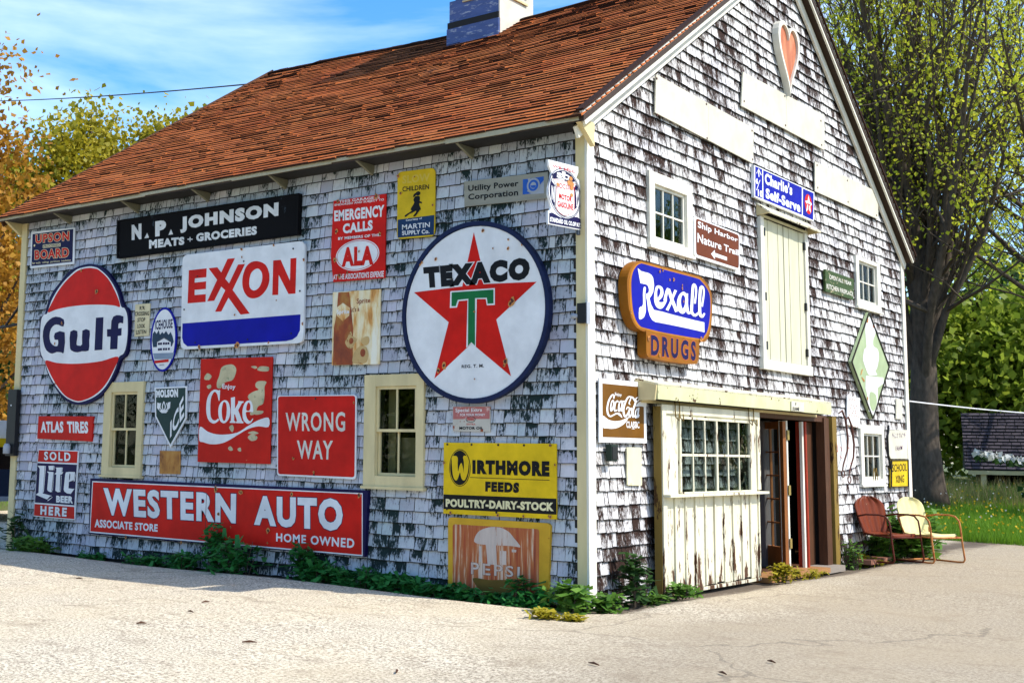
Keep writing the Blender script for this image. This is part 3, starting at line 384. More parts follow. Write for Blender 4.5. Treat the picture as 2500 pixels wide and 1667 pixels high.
  ['h', 'red', 2, [-2.55, 3.545, -2.553, 3.566, -2.561, 3.587, -2.573, 3.607, -2.591, 3.626, -2.612, 3.644, -2.638, 3.66, -2.668, 3.674, -2.7, 3.686, -2.735, 3.695, -2.772, 3.702, -2.811, 3.706, -2.85, 3.708, -2.889, 3.706, -2.928, 3.702, -2.965, 3.695, -3, 3.686, -3.032, 3.674, -3.062, 3.66, -3.088, 3.644, -3.11, 3.626, -3.127, 3.607, -3.139, 3.587, -3.147, 3.566, -3.15, 3.545, -3.147, 3.524, -3.139, 3.503, -3.127, 3.483, -3.11, 3.464, -3.088, 3.446, -3.062, 3.43, -3.032, 3.416, -3, 3.404, -2.965, 3.395, -2.928, 3.388, -2.889, 3.384, -2.85, 3.383, -2.811, 3.384, -2.772, 3.388, -2.735, 3.395, -2.7, 3.404, -2.668, 3.416, -2.638, 3.43, -2.612, 3.446, -2.591, 3.464, -2.573, 3.483, -2.561, 3.503, -2.553, 3.524], [-2.557, 3.545, -2.56, 3.566, -2.567, 3.586, -2.579, 3.605, -2.596, 3.624, -2.618, 3.641, -2.643, 3.656, -2.672, 3.67, -2.703, 3.681, -2.738, 3.691, -2.774, 3.697, -2.812, 3.701, -2.85, 3.702, -2.888, 3.701, -2.926, 3.697, -2.962, 3.691, -2.996, 3.681, -3.028, 3.67, -3.057, 3.656, -3.082, 3.641, -3.103, 3.624, -3.12, 3.605, -3.133, 3.586, -3.14, 3.566, -3.143, 3.545, -3.14, 3.525, -3.133, 3.504, -3.12, 3.485, -3.103, 3.466, -3.082, 3.449, -3.057, 3.434, -3.028, 3.42, -2.996, 3.409, -2.962, 3.4, -2.926, 3.393, -2.888, 3.389, -2.85, 3.388, -2.812, 3.389, -2.774, 3.393, -2.738, 3.4, -2.703, 3.409, -2.672, 3.42, -2.643, 3.434, -2.618, 3.449, -2.596, 3.466, -2.579, 3.485, -2.567, 3.504, -2.56, 3.525]],
  ['t', 'red', 2, 'ALA', [-3.08, 3.652, -2.614, 3.632, -2.616, 3.419, -3.075, 3.433], 0.06, None, 1, ''],
  ['t', 'white', 2, "AT THE ASSOCIATION'S EXPENSE", [-3.198, 3.354, -2.468, 3.343, -2.471, 3.274, -3.196, 3.294], 0.025, None, 1, ''],
  ['c', -3.159, 3.837, 0.014],
  ['c', -2.528, 3.749, 0.011],
  ['c', -3.174, 3.512, 0.014],
  ['c', -3.1, 3.334, 0.014],
  ['c', -2.986, 3.361, 0.011],
  ['c', -2.587, 4.178, 0.016],
  ['c', -2.821, 3.584, 0.007],
  ['c', -3.144, 4.185, 0.012]]},
{'n': 'slow_children_sign', 'l': 'yellow road sign with running girl above a blue MARTIN SUPPLY CO. panel', 'p': 'A', 'o': 0.03, 'pl': [-2.299, 4.35, -2.296, 4.376, -2.285, 4.394, -2.266, 4.405, -2.24, 4.408, -1.853, 4.397, -1.826, 4.392, -1.808, 4.38, -1.796, 4.361, -1.792, 4.335, -1.791, 3.717, -1.794, 3.691, -1.806, 3.673, -1.824, 3.662, -1.851, 3.659, -2.236, 3.67, -2.263, 3.674, -2.281, 3.686, -2.293, 3.705, -2.297, 3.732], 'm': 'yellow', 'L': [
  ['p', 'darkblue', 1, [-2.287, 3.884, -1.797, 3.883, -1.801, 3.673, -2.284, 3.686]],
  ['t', 'yellow2', 2, 'SLOW', [-2.23, 4.361, -1.86, 4.344, -1.859, 4.259, -2.229, 4.271], 0.03, None, 1, ''],
  ['t', 'black', 2, 'CHILDREN', [-2.228, 4.239, -1.869, 4.223, -1.869, 4.17, -2.227, 4.184], 0.02, None, 1, ''],
  ['p', 'black', 1, [-1.983, 4.141, -1.985, 4.149, -1.993, 4.157, -2.004, 4.162, -2.016, 4.164, -2.029, 4.162, -2.04, 4.157, -2.048, 4.149, -2.05, 4.141, -2.048, 4.132, -2.04, 4.124, -2.029, 4.119, -2.016, 4.117, -2.004, 4.119, -1.993, 4.124, -1.985, 4.132]],
  ['p', 'black', 1, [-2.042, 4.148, -2.048, 4.148, -2.056, 4.147, -2.064, 4.144, -2.071, 4.14, -2.076, 4.133, -2.081, 4.124, -2.083, 4.116, -2.083, 4.11, -2.08, 4.108, -2.074, 4.108, -2.067, 4.11, -2.06, 4.113, -2.054, 4.116, -2.048, 4.121, -2.043, 4.126, -2.039, 4.131, -2.038, 4.136, -2.037, 4.141, -2.039, 4.146]],
  ['p', 'black', 2, [-2.052, 4.112, -2.038, 4.114, -2.021, 4.114, -2.004, 4.111, -1.993, 4.105, -1.989, 4.094, -1.99, 4.079, -1.992, 4.064, -1.992, 4.054, -1.988, 4.049, -1.982, 4.049, -1.976, 4.049, -1.971, 4.048, -1.967, 4.042, -1.963, 4.035, -1.96, 4.028, -1.96, 4.024, -1.966, 4.025, -1.975, 4.029, -1.985, 4.032, -1.992, 4.033, -1.995, 4.03, -1.997, 4.026, -1.997, 4.02, -1.996, 4.011, -1.99, 3.999, -1.98, 3.983, -1.975, 3.968, -1.98, 3.959, -2.007, 3.955, -2.047, 3.956, -2.087, 3.961, -2.111, 3.97, -2.111, 3.985, -2.096, 4.006, -2.077, 4.028, -2.066, 4.045, -2.065, 4.056, -2.07, 4.063, -2.075, 4.07, -2.077, 4.077, -2.074, 4.086, -2.069, 4.097, -2.061, 4.106]],
  ['p', 'black', 3, [-2.075, 3.969, -2.062, 3.97, -2.046, 3.969, -2.034, 3.967, -2.029, 3.964, -2.034, 3.96, -2.046, 3.954, -2.061, 3.948, -2.075, 3.943, -2.088, 3.939, -2.101, 3.936, -2.114, 3.933, -2.127, 3.929, -2.141, 3.922, -2.154, 3.914, -2.166, 3.907, -2.176, 3.903, -2.184, 3.903, -2.191, 3.907, -2.194, 3.912, -2.191, 3.918, -2.178, 3.926, -2.158, 3.935, -2.135, 3.944, -2.117, 3.951, -2.105, 3.957, -2.094, 3.963, -2.085, 3.967]],
  ['p', 'black', 4, [-2.043, 3.966, -2.033, 3.967, -2.017, 3.966, -2.001, 3.963, -1.991, 3.96, -1.99, 3.955, -1.993, 3.95, -2, 3.943, -2.007, 3.936, -2.016, 3.926, -2.028, 3.914, -2.039, 3.903, -2.049, 3.896, -2.058, 3.894, -2.066, 3.894, -2.073, 3.898, -2.074, 3.902, -2.068, 3.91, -2.057, 3.92, -2.045, 3.93, -2.037, 3.939, -2.037, 3.947, -2.041, 3.955, -2.045, 3.961]],
  ['t', 'white', 2, 'Courtesy of', [-2.176, 3.877, -1.959, 3.876, -1.958, 3.851, -2.175, 3.848], 0.02, None, 1, ''],
  ['t', 'white', 2, 'MARTIN', [-2.226, 3.822, -1.854, 3.813, -1.853, 3.759, -2.225, 3.767], 0.01, None, 1, 'serif'],
  ['t', 'white', 2, 'SUPPLY Co.', [-2.225, 3.754, -1.857, 3.738, -1.857, 3.692, -2.224, 3.706], 0.03, None, 1, ''],
  ['c', -2.248, 4.169, 0.011],
  ['c', -2.059, 4.327, 0.006],
  ['c', -1.815, 3.991, 0.008],
  ['c', -2.284, 4.364, 0.011]]},
{'n': 'utility_company_sign', 'l': 'long grey board reading Utility Power Corporation with a blue emblem', 'p': 'A', 'o': 0.03, 'pl': [-1.418, 4.195, -0.411, 4.169, -0.407, 3.903, -1.41, 3.929], 'm': 'greyboard', 'L': [
  ['t', 'black', 2, 'Utility Power', [-1.363, 4.147, -0.749, 4.125, -0.749, 4.047, -1.362, 4.067], 0.025, None, 1, 'serif'],
  ['t', 'black', 2, 'Corporation', [-1.362, 4.056, -0.753, 4.035, -0.753, 3.952, -1.361, 3.978], 0.025, None, 1, 'serif'],
  ['p', 'palegrey', 1, [-0.697, 4.126, -0.453, 4.127, -0.453, 3.956, -0.697, 3.972]],
  ['p', 'blue2', 2, [-0.697, 4.126, -0.638, 4.125, -0.62, 4.056, -0.639, 4.01, -0.697, 3.972]],
  ['p', 'blue2', 3, [-0.611, 4.125, -0.453, 4.127, -0.453, 4.089, -0.511, 4.034]],
  ['p', 'blue2', 4, [-0.697, 4.033, -0.602, 3.971, -0.697, 3.972]],
  ['p', 'palegrey', 5, [-0.496, 4.052, -0.499, 4.071, -0.506, 4.089, -0.518, 4.105, -0.534, 4.116, -0.552, 4.124, -0.572, 4.126, -0.592, 4.124, -0.61, 4.116, -0.626, 4.105, -0.638, 4.089, -0.645, 4.071, -0.648, 4.052, -0.645, 4.033, -0.638, 4.015, -0.626, 4, -0.61, 3.988, -0.592, 3.981, -0.572, 3.978, -0.552, 3.981, -0.534, 3.988, -0.518, 4, -0.506, 4.015, -0.499, 4.033]],
  ['p', 'blue2', 6, [-0.514, 4.05, -0.516, 4.065, -0.522, 4.079, -0.531, 4.09, -0.543, 4.1, -0.557, 4.105, -0.572, 4.107, -0.587, 4.105, -0.601, 4.1, -0.612, 4.09, -0.622, 4.079, -0.627, 4.065, -0.629, 4.05, -0.627, 4.035, -0.622, 4.021, -0.612, 4.009, -0.601, 4, -0.587, 3.995, -0.572, 3.993, -0.557, 3.995, -0.543, 4, -0.531, 4.009, -0.522, 4.021, -0.516, 4.035]],
  ['p', 'palegrey', 7, [-0.538, 4.05, -0.54, 4.061, -0.544, 4.07, -0.552, 4.078, -0.561, 4.083, -0.572, 4.085, -0.582, 4.083, -0.592, 4.078, -0.599, 4.07, -0.604, 4.061, -0.605, 4.05, -0.604, 4.039, -0.599, 4.029, -0.592, 4.022, -0.582, 4.017, -0.572, 4.015, -0.561, 4.017, -0.552, 4.022, -0.544, 4.029, -0.54, 4.039]],
  ['p', 'blue2', 8, [-0.602, 4.053, -0.54, 4.049, -0.547, 4.024, -0.573, 4.021, -0.596, 4.03]]]},
{'n': 'petrol_company_star_sign', 'l': 'huge round white sign reading TEXACO with red star and green T', 'p': 'A', 'o': 0.07, 'pl': [-0.365, 2.822, -0.368, 2.903, -0.378, 2.984, -0.395, 3.063, -0.419, 3.14, -0.449, 3.215, -0.486, 3.287, -0.528, 3.356, -0.576, 3.42, -0.63, 3.48, -0.688, 3.535, -0.75, 3.584, -0.817, 3.628, -0.887, 3.665, -0.96, 3.696, -1.035, 3.721, -1.112, 3.738, -1.191, 3.749, -1.269, 3.753, -1.348, 3.749, -1.427, 3.738, -1.504, 3.721, -1.579, 3.696, -1.652, 3.665, -1.722, 3.628, -1.788, 3.584, -1.851, 3.535, -1.909, 3.48, -1.962, 3.42, -2.011, 3.356, -2.053, 3.287, -2.089, 3.215, -2.12, 3.14, -2.143, 3.063, -2.16, 2.984, -2.171, 2.903, -2.174, 2.822, -2.171, 2.741, -2.16, 2.661, -2.143, 2.581, -2.12, 2.504, -2.089, 2.429, -2.053, 2.357, -2.011, 2.288, -1.962, 2.224, -1.909, 2.164, -1.851, 2.109, -1.788, 2.06, -1.722, 2.016, -1.652, 1.979, -1.579, 1.948, -1.504, 1.923, -1.427, 1.906, -1.348, 1.895, -1.269, 1.892, -1.191, 1.895, -1.112, 1.906, -1.035, 1.923, -0.96, 1.948, -0.887, 1.979, -0.817, 2.016, -0.75, 2.06, -0.688, 2.109, -0.63, 2.164, -0.576, 2.224, -0.528, 2.288, -0.486, 2.357, -0.449, 2.429, -0.419, 2.504, -0.395, 2.581, -0.378, 2.661, -0.368, 2.741], 'm': 'bluerim', 'thick': 0.06, 'frame': 'bluerim', 'L': [
  ['p', 'white', 1, [-0.402, 2.821, -0.407, 2.907, -0.419, 2.992, -0.44, 3.076, -0.468, 3.157, -0.504, 3.235, -0.547, 3.309, -0.598, 3.378, -0.655, 3.442, -0.717, 3.5, -0.785, 3.552, -0.857, 3.596, -0.934, 3.633, -1.013, 3.662, -1.095, 3.683, -1.179, 3.695, -1.263, 3.7, -1.347, 3.695, -1.431, 3.683, -1.513, 3.662, -1.592, 3.633, -1.669, 3.596, -1.741, 3.552, -1.809, 3.5, -1.871, 3.442, -1.928, 3.378, -1.978, 3.309, -2.022, 3.235, -2.058, 3.157, -2.086, 3.076, -2.107, 2.992, -2.119, 2.907, -2.123, 2.821, -2.119, 2.735, -2.107, 2.65, -2.086, 2.566, -2.058, 2.485, -2.022, 2.407, -1.978, 2.333, -1.928, 2.264, -1.871, 2.2, -1.809, 2.142, -1.741, 2.09, -1.669, 2.046, -1.592, 2.009, -1.513, 1.98, -1.431, 1.959, -1.347, 1.947, -1.263, 1.942, -1.179, 1.947, -1.095, 1.959, -1.013, 1.98, -0.934, 2.009, -0.857, 2.046, -0.785, 2.09, -0.717, 2.142, -0.655, 2.2, -0.598, 2.264, -0.547, 2.333, -0.504, 2.407, -0.468, 2.485, -0.44, 2.566, -0.419, 2.65, -0.407, 2.735]],
  ['p', 'red', 2, [-1.262, 3.641, -1.112, 3.095, -0.512, 3.073, -0.984, 2.727, -0.808, 2.154, -1.281, 2.5, -1.748, 2.153, -1.571, 2.73, -2.025, 3.071, -1.402, 3.09]],
  ['t', 'black', 3, 'TEXACO', [-1.907, 3.331, -0.584, 3.326, -0.594, 3.1, -1.882, 3.101], 0.09, ['white', 0.125], 1, ''],
  ['p', 'white', 5, [-1.55, 3.05, -1, 3.045, -0.999, 2.874, -1.096, 2.876, -1.109, 2.941, -1.219, 2.948, -1.229, 2.456, -1.281, 2.5, -1.345, 2.456, -1.333, 2.942, -1.441, 2.94, -1.464, 2.876, -1.554, 2.877]],
  ['p', 'green', 6, [-1.532, 3.036, -1.015, 3.031, -1.015, 2.89, -1.086, 2.892, -1.096, 2.953, -1.24, 2.958, -1.237, 2.473, -1.281, 2.511, -1.325, 2.474, -1.323, 2.957, -1.454, 2.954, -1.48, 2.89, -1.533, 2.894]],
  ['t', 'black', 2, 'REG. T. M.', [-1.404, 2.284, -1.131, 2.287, -1.131, 2.251, -1.404, 2.252], 0.03, None, 1, ''],
  ['c', -0.79, 2.904, 0.022],
  ['c', -0.814, 2.876, 0.015],
  ['c', -1.62, 2.286, 0.019],
  ['c', -1.692, 2.234, 0.016],
  ['c', -0.87, 2.299, 0.017],
  ['c', -0.888, 2.264, 0.01],
  ['c', -0.845, 3.433, 0.009],
  ['c', -1.145, 3.645, 0.01],
  ['c', -1.74, 3.402, 0.01],
  ['c', -0.84, 3.525, 0.007],
  ['c', -1.941, 3.386, 0.019],
  ['c', -0.674, 3.465, 0.01],
  ['c', -1.024, 3.449, 0.006],
  ['c', -1.24, 2.137, 0.005],
  ['c', -1.244, 2.82, 0.006]]},
{'n': 'rusted_soda_bottle_sign', 'l': 'faded rusty sign with a bottle beneath the red emergency calls sign', 'p': 'A', 'o': 0.03, 'pl': [-3.2, 3.156, -2.512, 3.144, -2.515, 2.33, -3.195, 2.338], 'm': 'palerust', 'L': [
  ['p', 'rustbrown', 1, [-3.118, 3.147, -2.958, 3.143, -2.919, 2.91, -2.892, 2.735, -2.89, 2.334, -3.179, 2.34, -3.173, 2.749, -3.136, 2.922]],
  ['p', 'palerust', 2, [-3.142, 2.975, -3.047, 3.026, -2.943, 2.964, -2.952, 2.877, -3.042, 2.821, -3.13, 2.887]],
  ['t', 'white', 3, 'Sprite', [-3.132, 2.954, -2.954, 2.95, -2.952, 2.891, -3.13, 2.887], 0.03, None, 1, ''],
  ['t', 'rustbrown', 2, 'Sprite', [-2.848, 3.062, -2.654, 3.058, -2.652, 2.989, -2.846, 2.984], 0.02, None, 1, 'serif'],
  ['t', 'rustbrown', 2, "it's a", [-2.92, 2.971, -2.808, 2.973, -2.806, 2.921, -2.919, 2.913], 0.02, None, 1, 'serif'],
  ['p', 'rustlight', 3, [-3.002, 2.584, -2.999, 2.596, -2.99, 2.608, -2.98, 2.621, -2.969, 2.634, -2.959, 2.653, -2.947, 2.675, -2.936, 2.693, -2.925, 2.702, -2.916, 2.696, -2.909, 2.681, -2.9, 2.663, -2.89, 2.648, -2.875, 2.638, -2.858, 2.629, -2.842, 2.621, -2.833, 2.611, -2.835, 2.599, -2.843, 2.587, -2.855, 2.574, -2.866, 2.561, -2.876, 2.547, -2.886, 2.531, -2.898, 2.518, -2.91, 2.511, -2.923, 2.51, -2.939, 2.514, -2.954, 2.521, -2.967, 2.53, -2.979, 2.541, -2.99, 2.555, -2.998, 2.57]],
  ['p', 'rustlight', 3, [-2.777, 2.591, -2.771, 2.604, -2.757, 2.615, -2.739, 2.625, -2.722, 2.632, -2.707, 2.636, -2.692, 2.637, -2.678, 2.635, -2.667, 2.63, -2.66, 2.618, -2.656, 2.601, -2.655, 2.584, -2.659, 2.569, -2.67, 2.557, -2.686, 2.546, -2.704, 2.539, -2.72, 2.538, -2.738, 2.545, -2.756, 2.56, -2.771, 2.577]],
  ['p', 'rustlight', 4, [-2.884, 2.355, -2.894, 2.378, -2.89, 2.411, -2.878, 2.446, -2.864, 2.474, -2.849, 2.495, -2.83, 2.511, -2.808, 2.524, -2.787, 2.532, -2.764, 2.535, -2.739, 2.535, -2.716, 2.53, -2.698, 2.52, -2.685, 2.503, -2.676, 2.481, -2.671, 2.456, -2.67, 2.433, -2.671, 2.41, -2.675, 2.385, -2.685, 2.364, -2.706, 2.349, -2.744, 2.341, -2.798, 2.339, -2.849, 2.343]],
  ['p', 'rustbrown', 5, [-2.882, 2.597, -2.885, 2.612, -2.894, 2.624, -2.907, 2.631, -2.921, 2.631, -2.934, 2.624, -2.942, 2.612, -2.945, 2.597, -2.942, 2.582, -2.934, 2.57, -2.921, 2.563, -2.907, 2.563, -2.894, 2.57, -2.885, 2.582]],
  ['p', 'rustbrown', 6, [-2.708, 2.46, -2.711, 2.479, -2.722, 2.495, -2.736, 2.503, -2.753, 2.503, -2.767, 2.495, -2.777, 2.479, -2.781, 2.46, -2.777, 2.44, -2.767, 2.425, -2.753, 2.416, -2.736, 2.416, -2.722, 2.425, -2.711, 2.44]]]},
{'n': 'soda_sign', 'l': 'peeling red sign reading Enjoy Coke with a white wave', 'p': 'A', 'o': 0.03, 'pl': [-5.313, 2.477, -4.107, 2.464, -4.106, 1.233, -5.314, 1.236], 'm': 'redworn', 'L': [
  ['t', 'white', 2, 'Enjoy', [-4.925, 2.168, -4.698, 2.154, -4.701, 2.085, -4.918, 2.091], 0.03, None, 1, ''],
  ['p', 'white', 1, [-4.959, 2.09, -4.965, 2.098, -4.974, 2.093, -4.987, 2.09, -5.005, 2.095, -5.028, 2.1, -5.051, 2.102, -5.074, 2.097, -5.097, 2.088, -5.119, 2.075, -5.139, 2.056, -5.158, 2.033, -5.173, 2.005, -5.183, 1.973, -5.189, 1.936, -5.191, 1.9, -5.19, 1.863, -5.185, 1.827, -5.176, 1.794, -5.164, 1.766, -5.147, 1.743, -5.129, 1.724, -5.106, 1.71, -5.081, 1.7, -5.058, 1.696, -5.037, 1.697, -5.018, 1.703, -5.002, 1.71, -4.986, 1.718, -4.973, 1.728, -4.965, 1.736, -4.965, 1.744, -4.97, 1.751, -4.979, 1.754, -4.992, 1.748, -5.01, 1.738, -5.028, 1.732, -5.045, 1.733, -5.063, 1.737, -5.079, 1.745, -5.092, 1.757, -5.102, 1.773, -5.11, 1.794, -5.115, 1.819, -5.118, 1.849, -5.119, 1.881, -5.12, 1.917, -5.119, 1.954, -5.115, 1.987, -5.106, 2.015, -5.093, 2.039, -5.08, 2.057, -5.068, 2.068, -5.056, 2.074, -5.043, 2.074, -5.029, 2.066, -5.015, 2.054, -5.004, 2.038, -4.995, 2.017, -4.988, 1.994, -4.982, 1.976, -4.976, 1.966, -4.97, 1.962, -4.965, 1.972, -4.961, 2.006, -4.959, 2.054]],
  ['h', 'white', 2, [-4.888, 1.971, -4.902, 1.966, -4.916, 1.96, -4.931, 1.951, -4.943, 1.941, -4.953, 1.928, -4.963, 1.914, -4.97, 1.897, -4.975, 1.88, -4.978, 1.862, -4.979, 1.841, -4.977, 1.821, -4.974, 1.802, -4.97, 1.783, -4.964, 1.764, -4.956, 1.747, -4.946, 1.732, -4.933, 1.72, -4.916, 1.709, -4.899, 1.702, -4.883, 1.699, -4.867, 1.7, -4.851, 1.705, -4.835, 1.713, -4.822, 1.723, -4.809, 1.735, -4.798, 1.75, -4.788, 1.766, -4.781, 1.783, -4.776, 1.802, -4.774, 1.822, -4.774, 1.842, -4.775, 1.861, -4.779, 1.88, -4.785, 1.898, -4.792, 1.916, -4.799, 1.931, -4.808, 1.942, -4.817, 1.952, -4.827, 1.96, -4.838, 1.966, -4.85, 1.97, -4.862, 1.972, -4.875, 1.973], [-4.887, 1.953, -4.894, 1.949, -4.901, 1.94, -4.906, 1.928, -4.91, 1.914, -4.914, 1.899, -4.917, 1.882, -4.919, 1.864, -4.92, 1.845, -4.919, 1.825, -4.916, 1.804, -4.912, 1.784, -4.908, 1.767, -4.902, 1.753, -4.896, 1.741, -4.888, 1.733, -4.881, 1.727, -4.874, 1.726, -4.867, 1.728, -4.859, 1.733, -4.853, 1.74, -4.848, 1.752, -4.844, 1.767, -4.84, 1.784, -4.837, 1.801, -4.835, 1.818, -4.834, 1.836, -4.833, 1.853, -4.834, 1.87, -4.836, 1.887, -4.839, 1.904, -4.843, 1.919, -4.849, 1.931, -4.857, 1.941, -4.868, 1.948, -4.878, 1.953]],
  ['p', 'white', 1, [-4.771, 2, -4.704, 2.009, -4.698, 1.869, -4.646, 1.938, -4.647, 1.959, -4.556, 1.955, -4.561, 1.937, -4.585, 1.933, -4.643, 1.851, -4.571, 1.722, -4.552, 1.718, -4.552, 1.698, -4.673, 1.701, -4.674, 1.718, -4.656, 1.723, -4.696, 1.804, -4.708, 1.8, -4.705, 1.727, -4.68, 1.718, -4.682, 1.701, -4.778, 1.704, -4.778, 1.719, -4.76, 1.727]],
  ['p', 'white', 2, [-4.423, 1.944, -4.435, 1.955, -4.449, 1.962, -4.466, 1.965, -4.485, 1.963, -4.506, 1.957, -4.525, 1.945, -4.541, 1.926, -4.555, 1.902, -4.565, 1.877, -4.57, 1.851, -4.572, 1.825, -4.57, 1.799, -4.566, 1.775, -4.559, 1.751, -4.547, 1.731, -4.527, 1.714, -4.502, 1.7, -4.479, 1.692, -4.46, 1.692, -4.442, 1.697, -4.426, 1.705, -4.411, 1.718, -4.399, 1.734, -4.391, 1.746, -4.391, 1.752, -4.396, 1.754, -4.404, 1.752, -4.413, 1.743, -4.425, 1.73, -4.438, 1.722, -4.452, 1.725, -4.468, 1.733, -4.481, 1.744, -4.493, 1.758, -4.503, 1.775, -4.509, 1.791, -4.513, 1.805, -4.514, 1.819, -4.508, 1.829, -4.493, 1.833, -4.47, 1.832, -4.448, 1.831, -4.428, 1.829, -4.408, 1.826, -4.395, 1.831, -4.392, 1.847, -4.397, 1.87, -4.403, 1.892, -4.408, 1.911, -4.414, 1.929]],
  ['p', 'redworn', 3, [-4.474, 1.94, -4.481, 1.936, -4.488, 1.93, -4.495, 1.921, -4.5, 1.91, -4.504, 1.896, -4.507, 1.879, -4.509, 1.862, -4.506, 1.85, -4.496, 1.845, -4.482, 1.843, -4.466, 1.844, -4.455, 1.848, -4.448, 1.856, -4.444, 1.868, -4.442, 1.881, -4.441, 1.893, -4.442, 1.902, -4.444, 1.912, -4.448, 1.92, -4.452, 1.927, -4.457, 1.933, -4.462, 1.937, -4.468, 1.94]],
  ['p', 'white', 2, [-5.288, 1.658, -5.253, 1.654, -5.205, 1.626, -5.155, 1.601, -5.105, 1.587, -5.054, 1.576, -5.002, 1.568, -4.948, 1.565, -4.893, 1.564, -4.84, 1.566, -4.788, 1.569, -4.737, 1.574, -4.693, 1.581, -4.659, 1.587, -4.63, 1.595, -4.596, 1.607, -4.553, 1.627, -4.504, 1.652, -4.454, 1.675, -4.405, 1.697, -4.354, 1.718, -4.302, 1.735, -4.244, 1.751, -4.185, 1.764, -4.144, 1.762, -4.126, 1.732, -4.124, 1.688, -4.141, 1.656, -4.181, 1.651, -4.241, 1.659, -4.299, 1.663, -4.351, 1.658, -4.403, 1.649, -4.453, 1.637, -4.501, 1.621, -4.548, 1.602, -4.595, 1.581, -4.644, 1.56, -4.693, 1.537, -4.739, 1.516, -4.781, 1.499, -4.821, 1.485, -4.86, 1.472, -4.901, 1.463, -4.943, 1.456, -4.984, 1.451, -5.026, 1.449, -5.069, 1.449, -5.11, 1.451, -5.151, 1.457, -5.191, 1.465, -5.225, 1.474, -5.254, 1.476, -5.277, 1.478, -5.293, 1.495, -5.301, 1.547, -5.302, 1.615]],
  ['p', 'peel', 1, [-4.949, 2.361, -4.92, 2.378, -4.885, 2.388, -4.85, 2.393, -4.815, 2.397, -4.781, 2.397, -4.751, 2.39, -4.724, 2.376, -4.702, 2.354, -4.693, 2.328, -4.7, 2.291, -4.719, 2.249, -4.743, 2.216, -4.774, 2.201, -4.811, 2.196, -4.841, 2.192, -4.861, 2.188, -4.875, 2.184, -4.891, 2.176, -4.91, 2.156, -4.93, 2.132, -4.95, 2.116, -4.974, 2.112, -4.997, 2.115, -5.014, 2.126, -5.021, 2.145, -5.021, 2.17, -5.017, 2.196, -5.008, 2.218, -4.995, 2.24, -4.982, 2.265, -4.973, 2.298, -4.965, 2.333]],
  ['p', 'peel', 1, [-5.236, 2.263, -5.224, 2.278, -5.207, 2.294, -5.187, 2.302, -5.161, 2.296, -5.133, 2.282, -5.115, 2.269, -5.114, 2.257, -5.122, 2.244, -5.133, 2.234, -5.143, 2.226, -5.155, 2.22, -5.17, 2.217, -5.192, 2.218, -5.217, 2.221, -5.235, 2.227, -5.242, 2.237, -5.242, 2.25]],
  ['p', 'peel', 1, [-4.348, 2.331, -4.337, 2.341, -4.317, 2.353, -4.289, 2.359, -4.248, 2.359, -4.2, 2.355, -4.165, 2.347, -4.153, 2.334, -4.155, 2.317, -4.163, 2.304, -4.179, 2.298, -4.202, 2.296, -4.228, 2.296, -4.26, 2.298, -4.295, 2.303, -4.323, 2.309, -4.34, 2.315, -4.348, 2.323]],
  ['p', 'peel', 1, [-4.451, 2.36, -4.438, 2.364, -4.41, 2.367, -4.385, 2.366, -4.368, 2.362, -4.354, 2.355, -4.348, 2.348, -4.354, 2.341, -4.367, 2.334, -4.384, 2.332, -4.409, 2.339, -4.437, 2.35]],
  ['p', 'peel', 1, [-4.371, 2.156, -4.361, 2.169, -4.344, 2.181, -4.319, 2.187, -4.277, 2.189, -4.227, 2.186, -4.194, 2.178, -4.193, 2.163, -4.209, 2.143, -4.222, 2.119, -4.222, 2.091, -4.219, 2.059, -4.218, 2.026, -4.221, 1.99, -4.226, 1.953, -4.238, 1.924, -4.262, 1.91, -4.293, 1.904, -4.32, 1.891, -4.336, 1.864, -4.348, 1.831, -4.364, 1.807, -4.393, 1.795, -4.427, 1.792, -4.447, 1.799, -4.443, 1.818, -4.425, 1.847, -4.414, 1.875, -4.418, 1.899, -4.428, 1.921, -4.441, 1.944, -4.461, 1.967, -4.484, 1.991, -4.492, 2.013, -4.474, 2.032, -4.443, 2.049, -4.409, 2.063, -4.374, 2.073, -4.337, 2.08, -4.315, 2.087, -4.32, 2.095, -4.34, 2.103, -4.358, 2.113, -4.367, 2.127, -4.373, 2.142]],
  ['p', 'peel', 1, [-4.401, 1.841, -4.353, 1.845, -4.284, 1.844, -4.235, 1.84, -4.225, 1.83, -4.237, 1.817, -4.257, 1.806, -4.289, 1.8, -4.33, 1.796, -4.364, 1.798, -4.389, 1.81, -4.406, 1.828]],
  ['p', 'peel', 1, [-4.473, 1.535, -4.46, 1.551, -4.432, 1.566, -4.403, 1.574, -4.372, 1.569, -4.34, 1.557, -4.319, 1.544, -4.314, 1.532, -4.321, 1.518, -4.335, 1.506, -4.356, 1.498, -4.385, 1.493, -4.412, 1.493, -4.438, 1.503, -4.463, 1.519]],
  ['p', 'peel', 1, [-4.475, 1.586, -4.457, 1.595, -4.418, 1.604, -4.38, 1.608, -4.345, 1.602, -4.312, 1.592, -4.296, 1.583, -4.311, 1.576, -4.344, 1.571, -4.379, 1.57, -4.417, 1.573, -4.456, 1.579]],
  ['p', 'peel', 1, [-4.796, 1.404, -4.788, 1.416, -4.771, 1.427, -4.754, 1.43, -4.736, 1.42, -4.717, 1.403, -4.709, 1.388, -4.719, 1.38, -4.739, 1.375, -4.758, 1.375, -4.774, 1.381, -4.789, 1.393]],
  ['p', 'peel', 1, [-4.636, 1.398, -4.625, 1.406, -4.605, 1.414, -4.589, 1.415, -4.58, 1.404, -4.575, 1.386, -4.575, 1.373, -4.584, 1.369, -4.598, 1.369, -4.611, 1.372, -4.623, 1.379, -4.634, 1.389]],
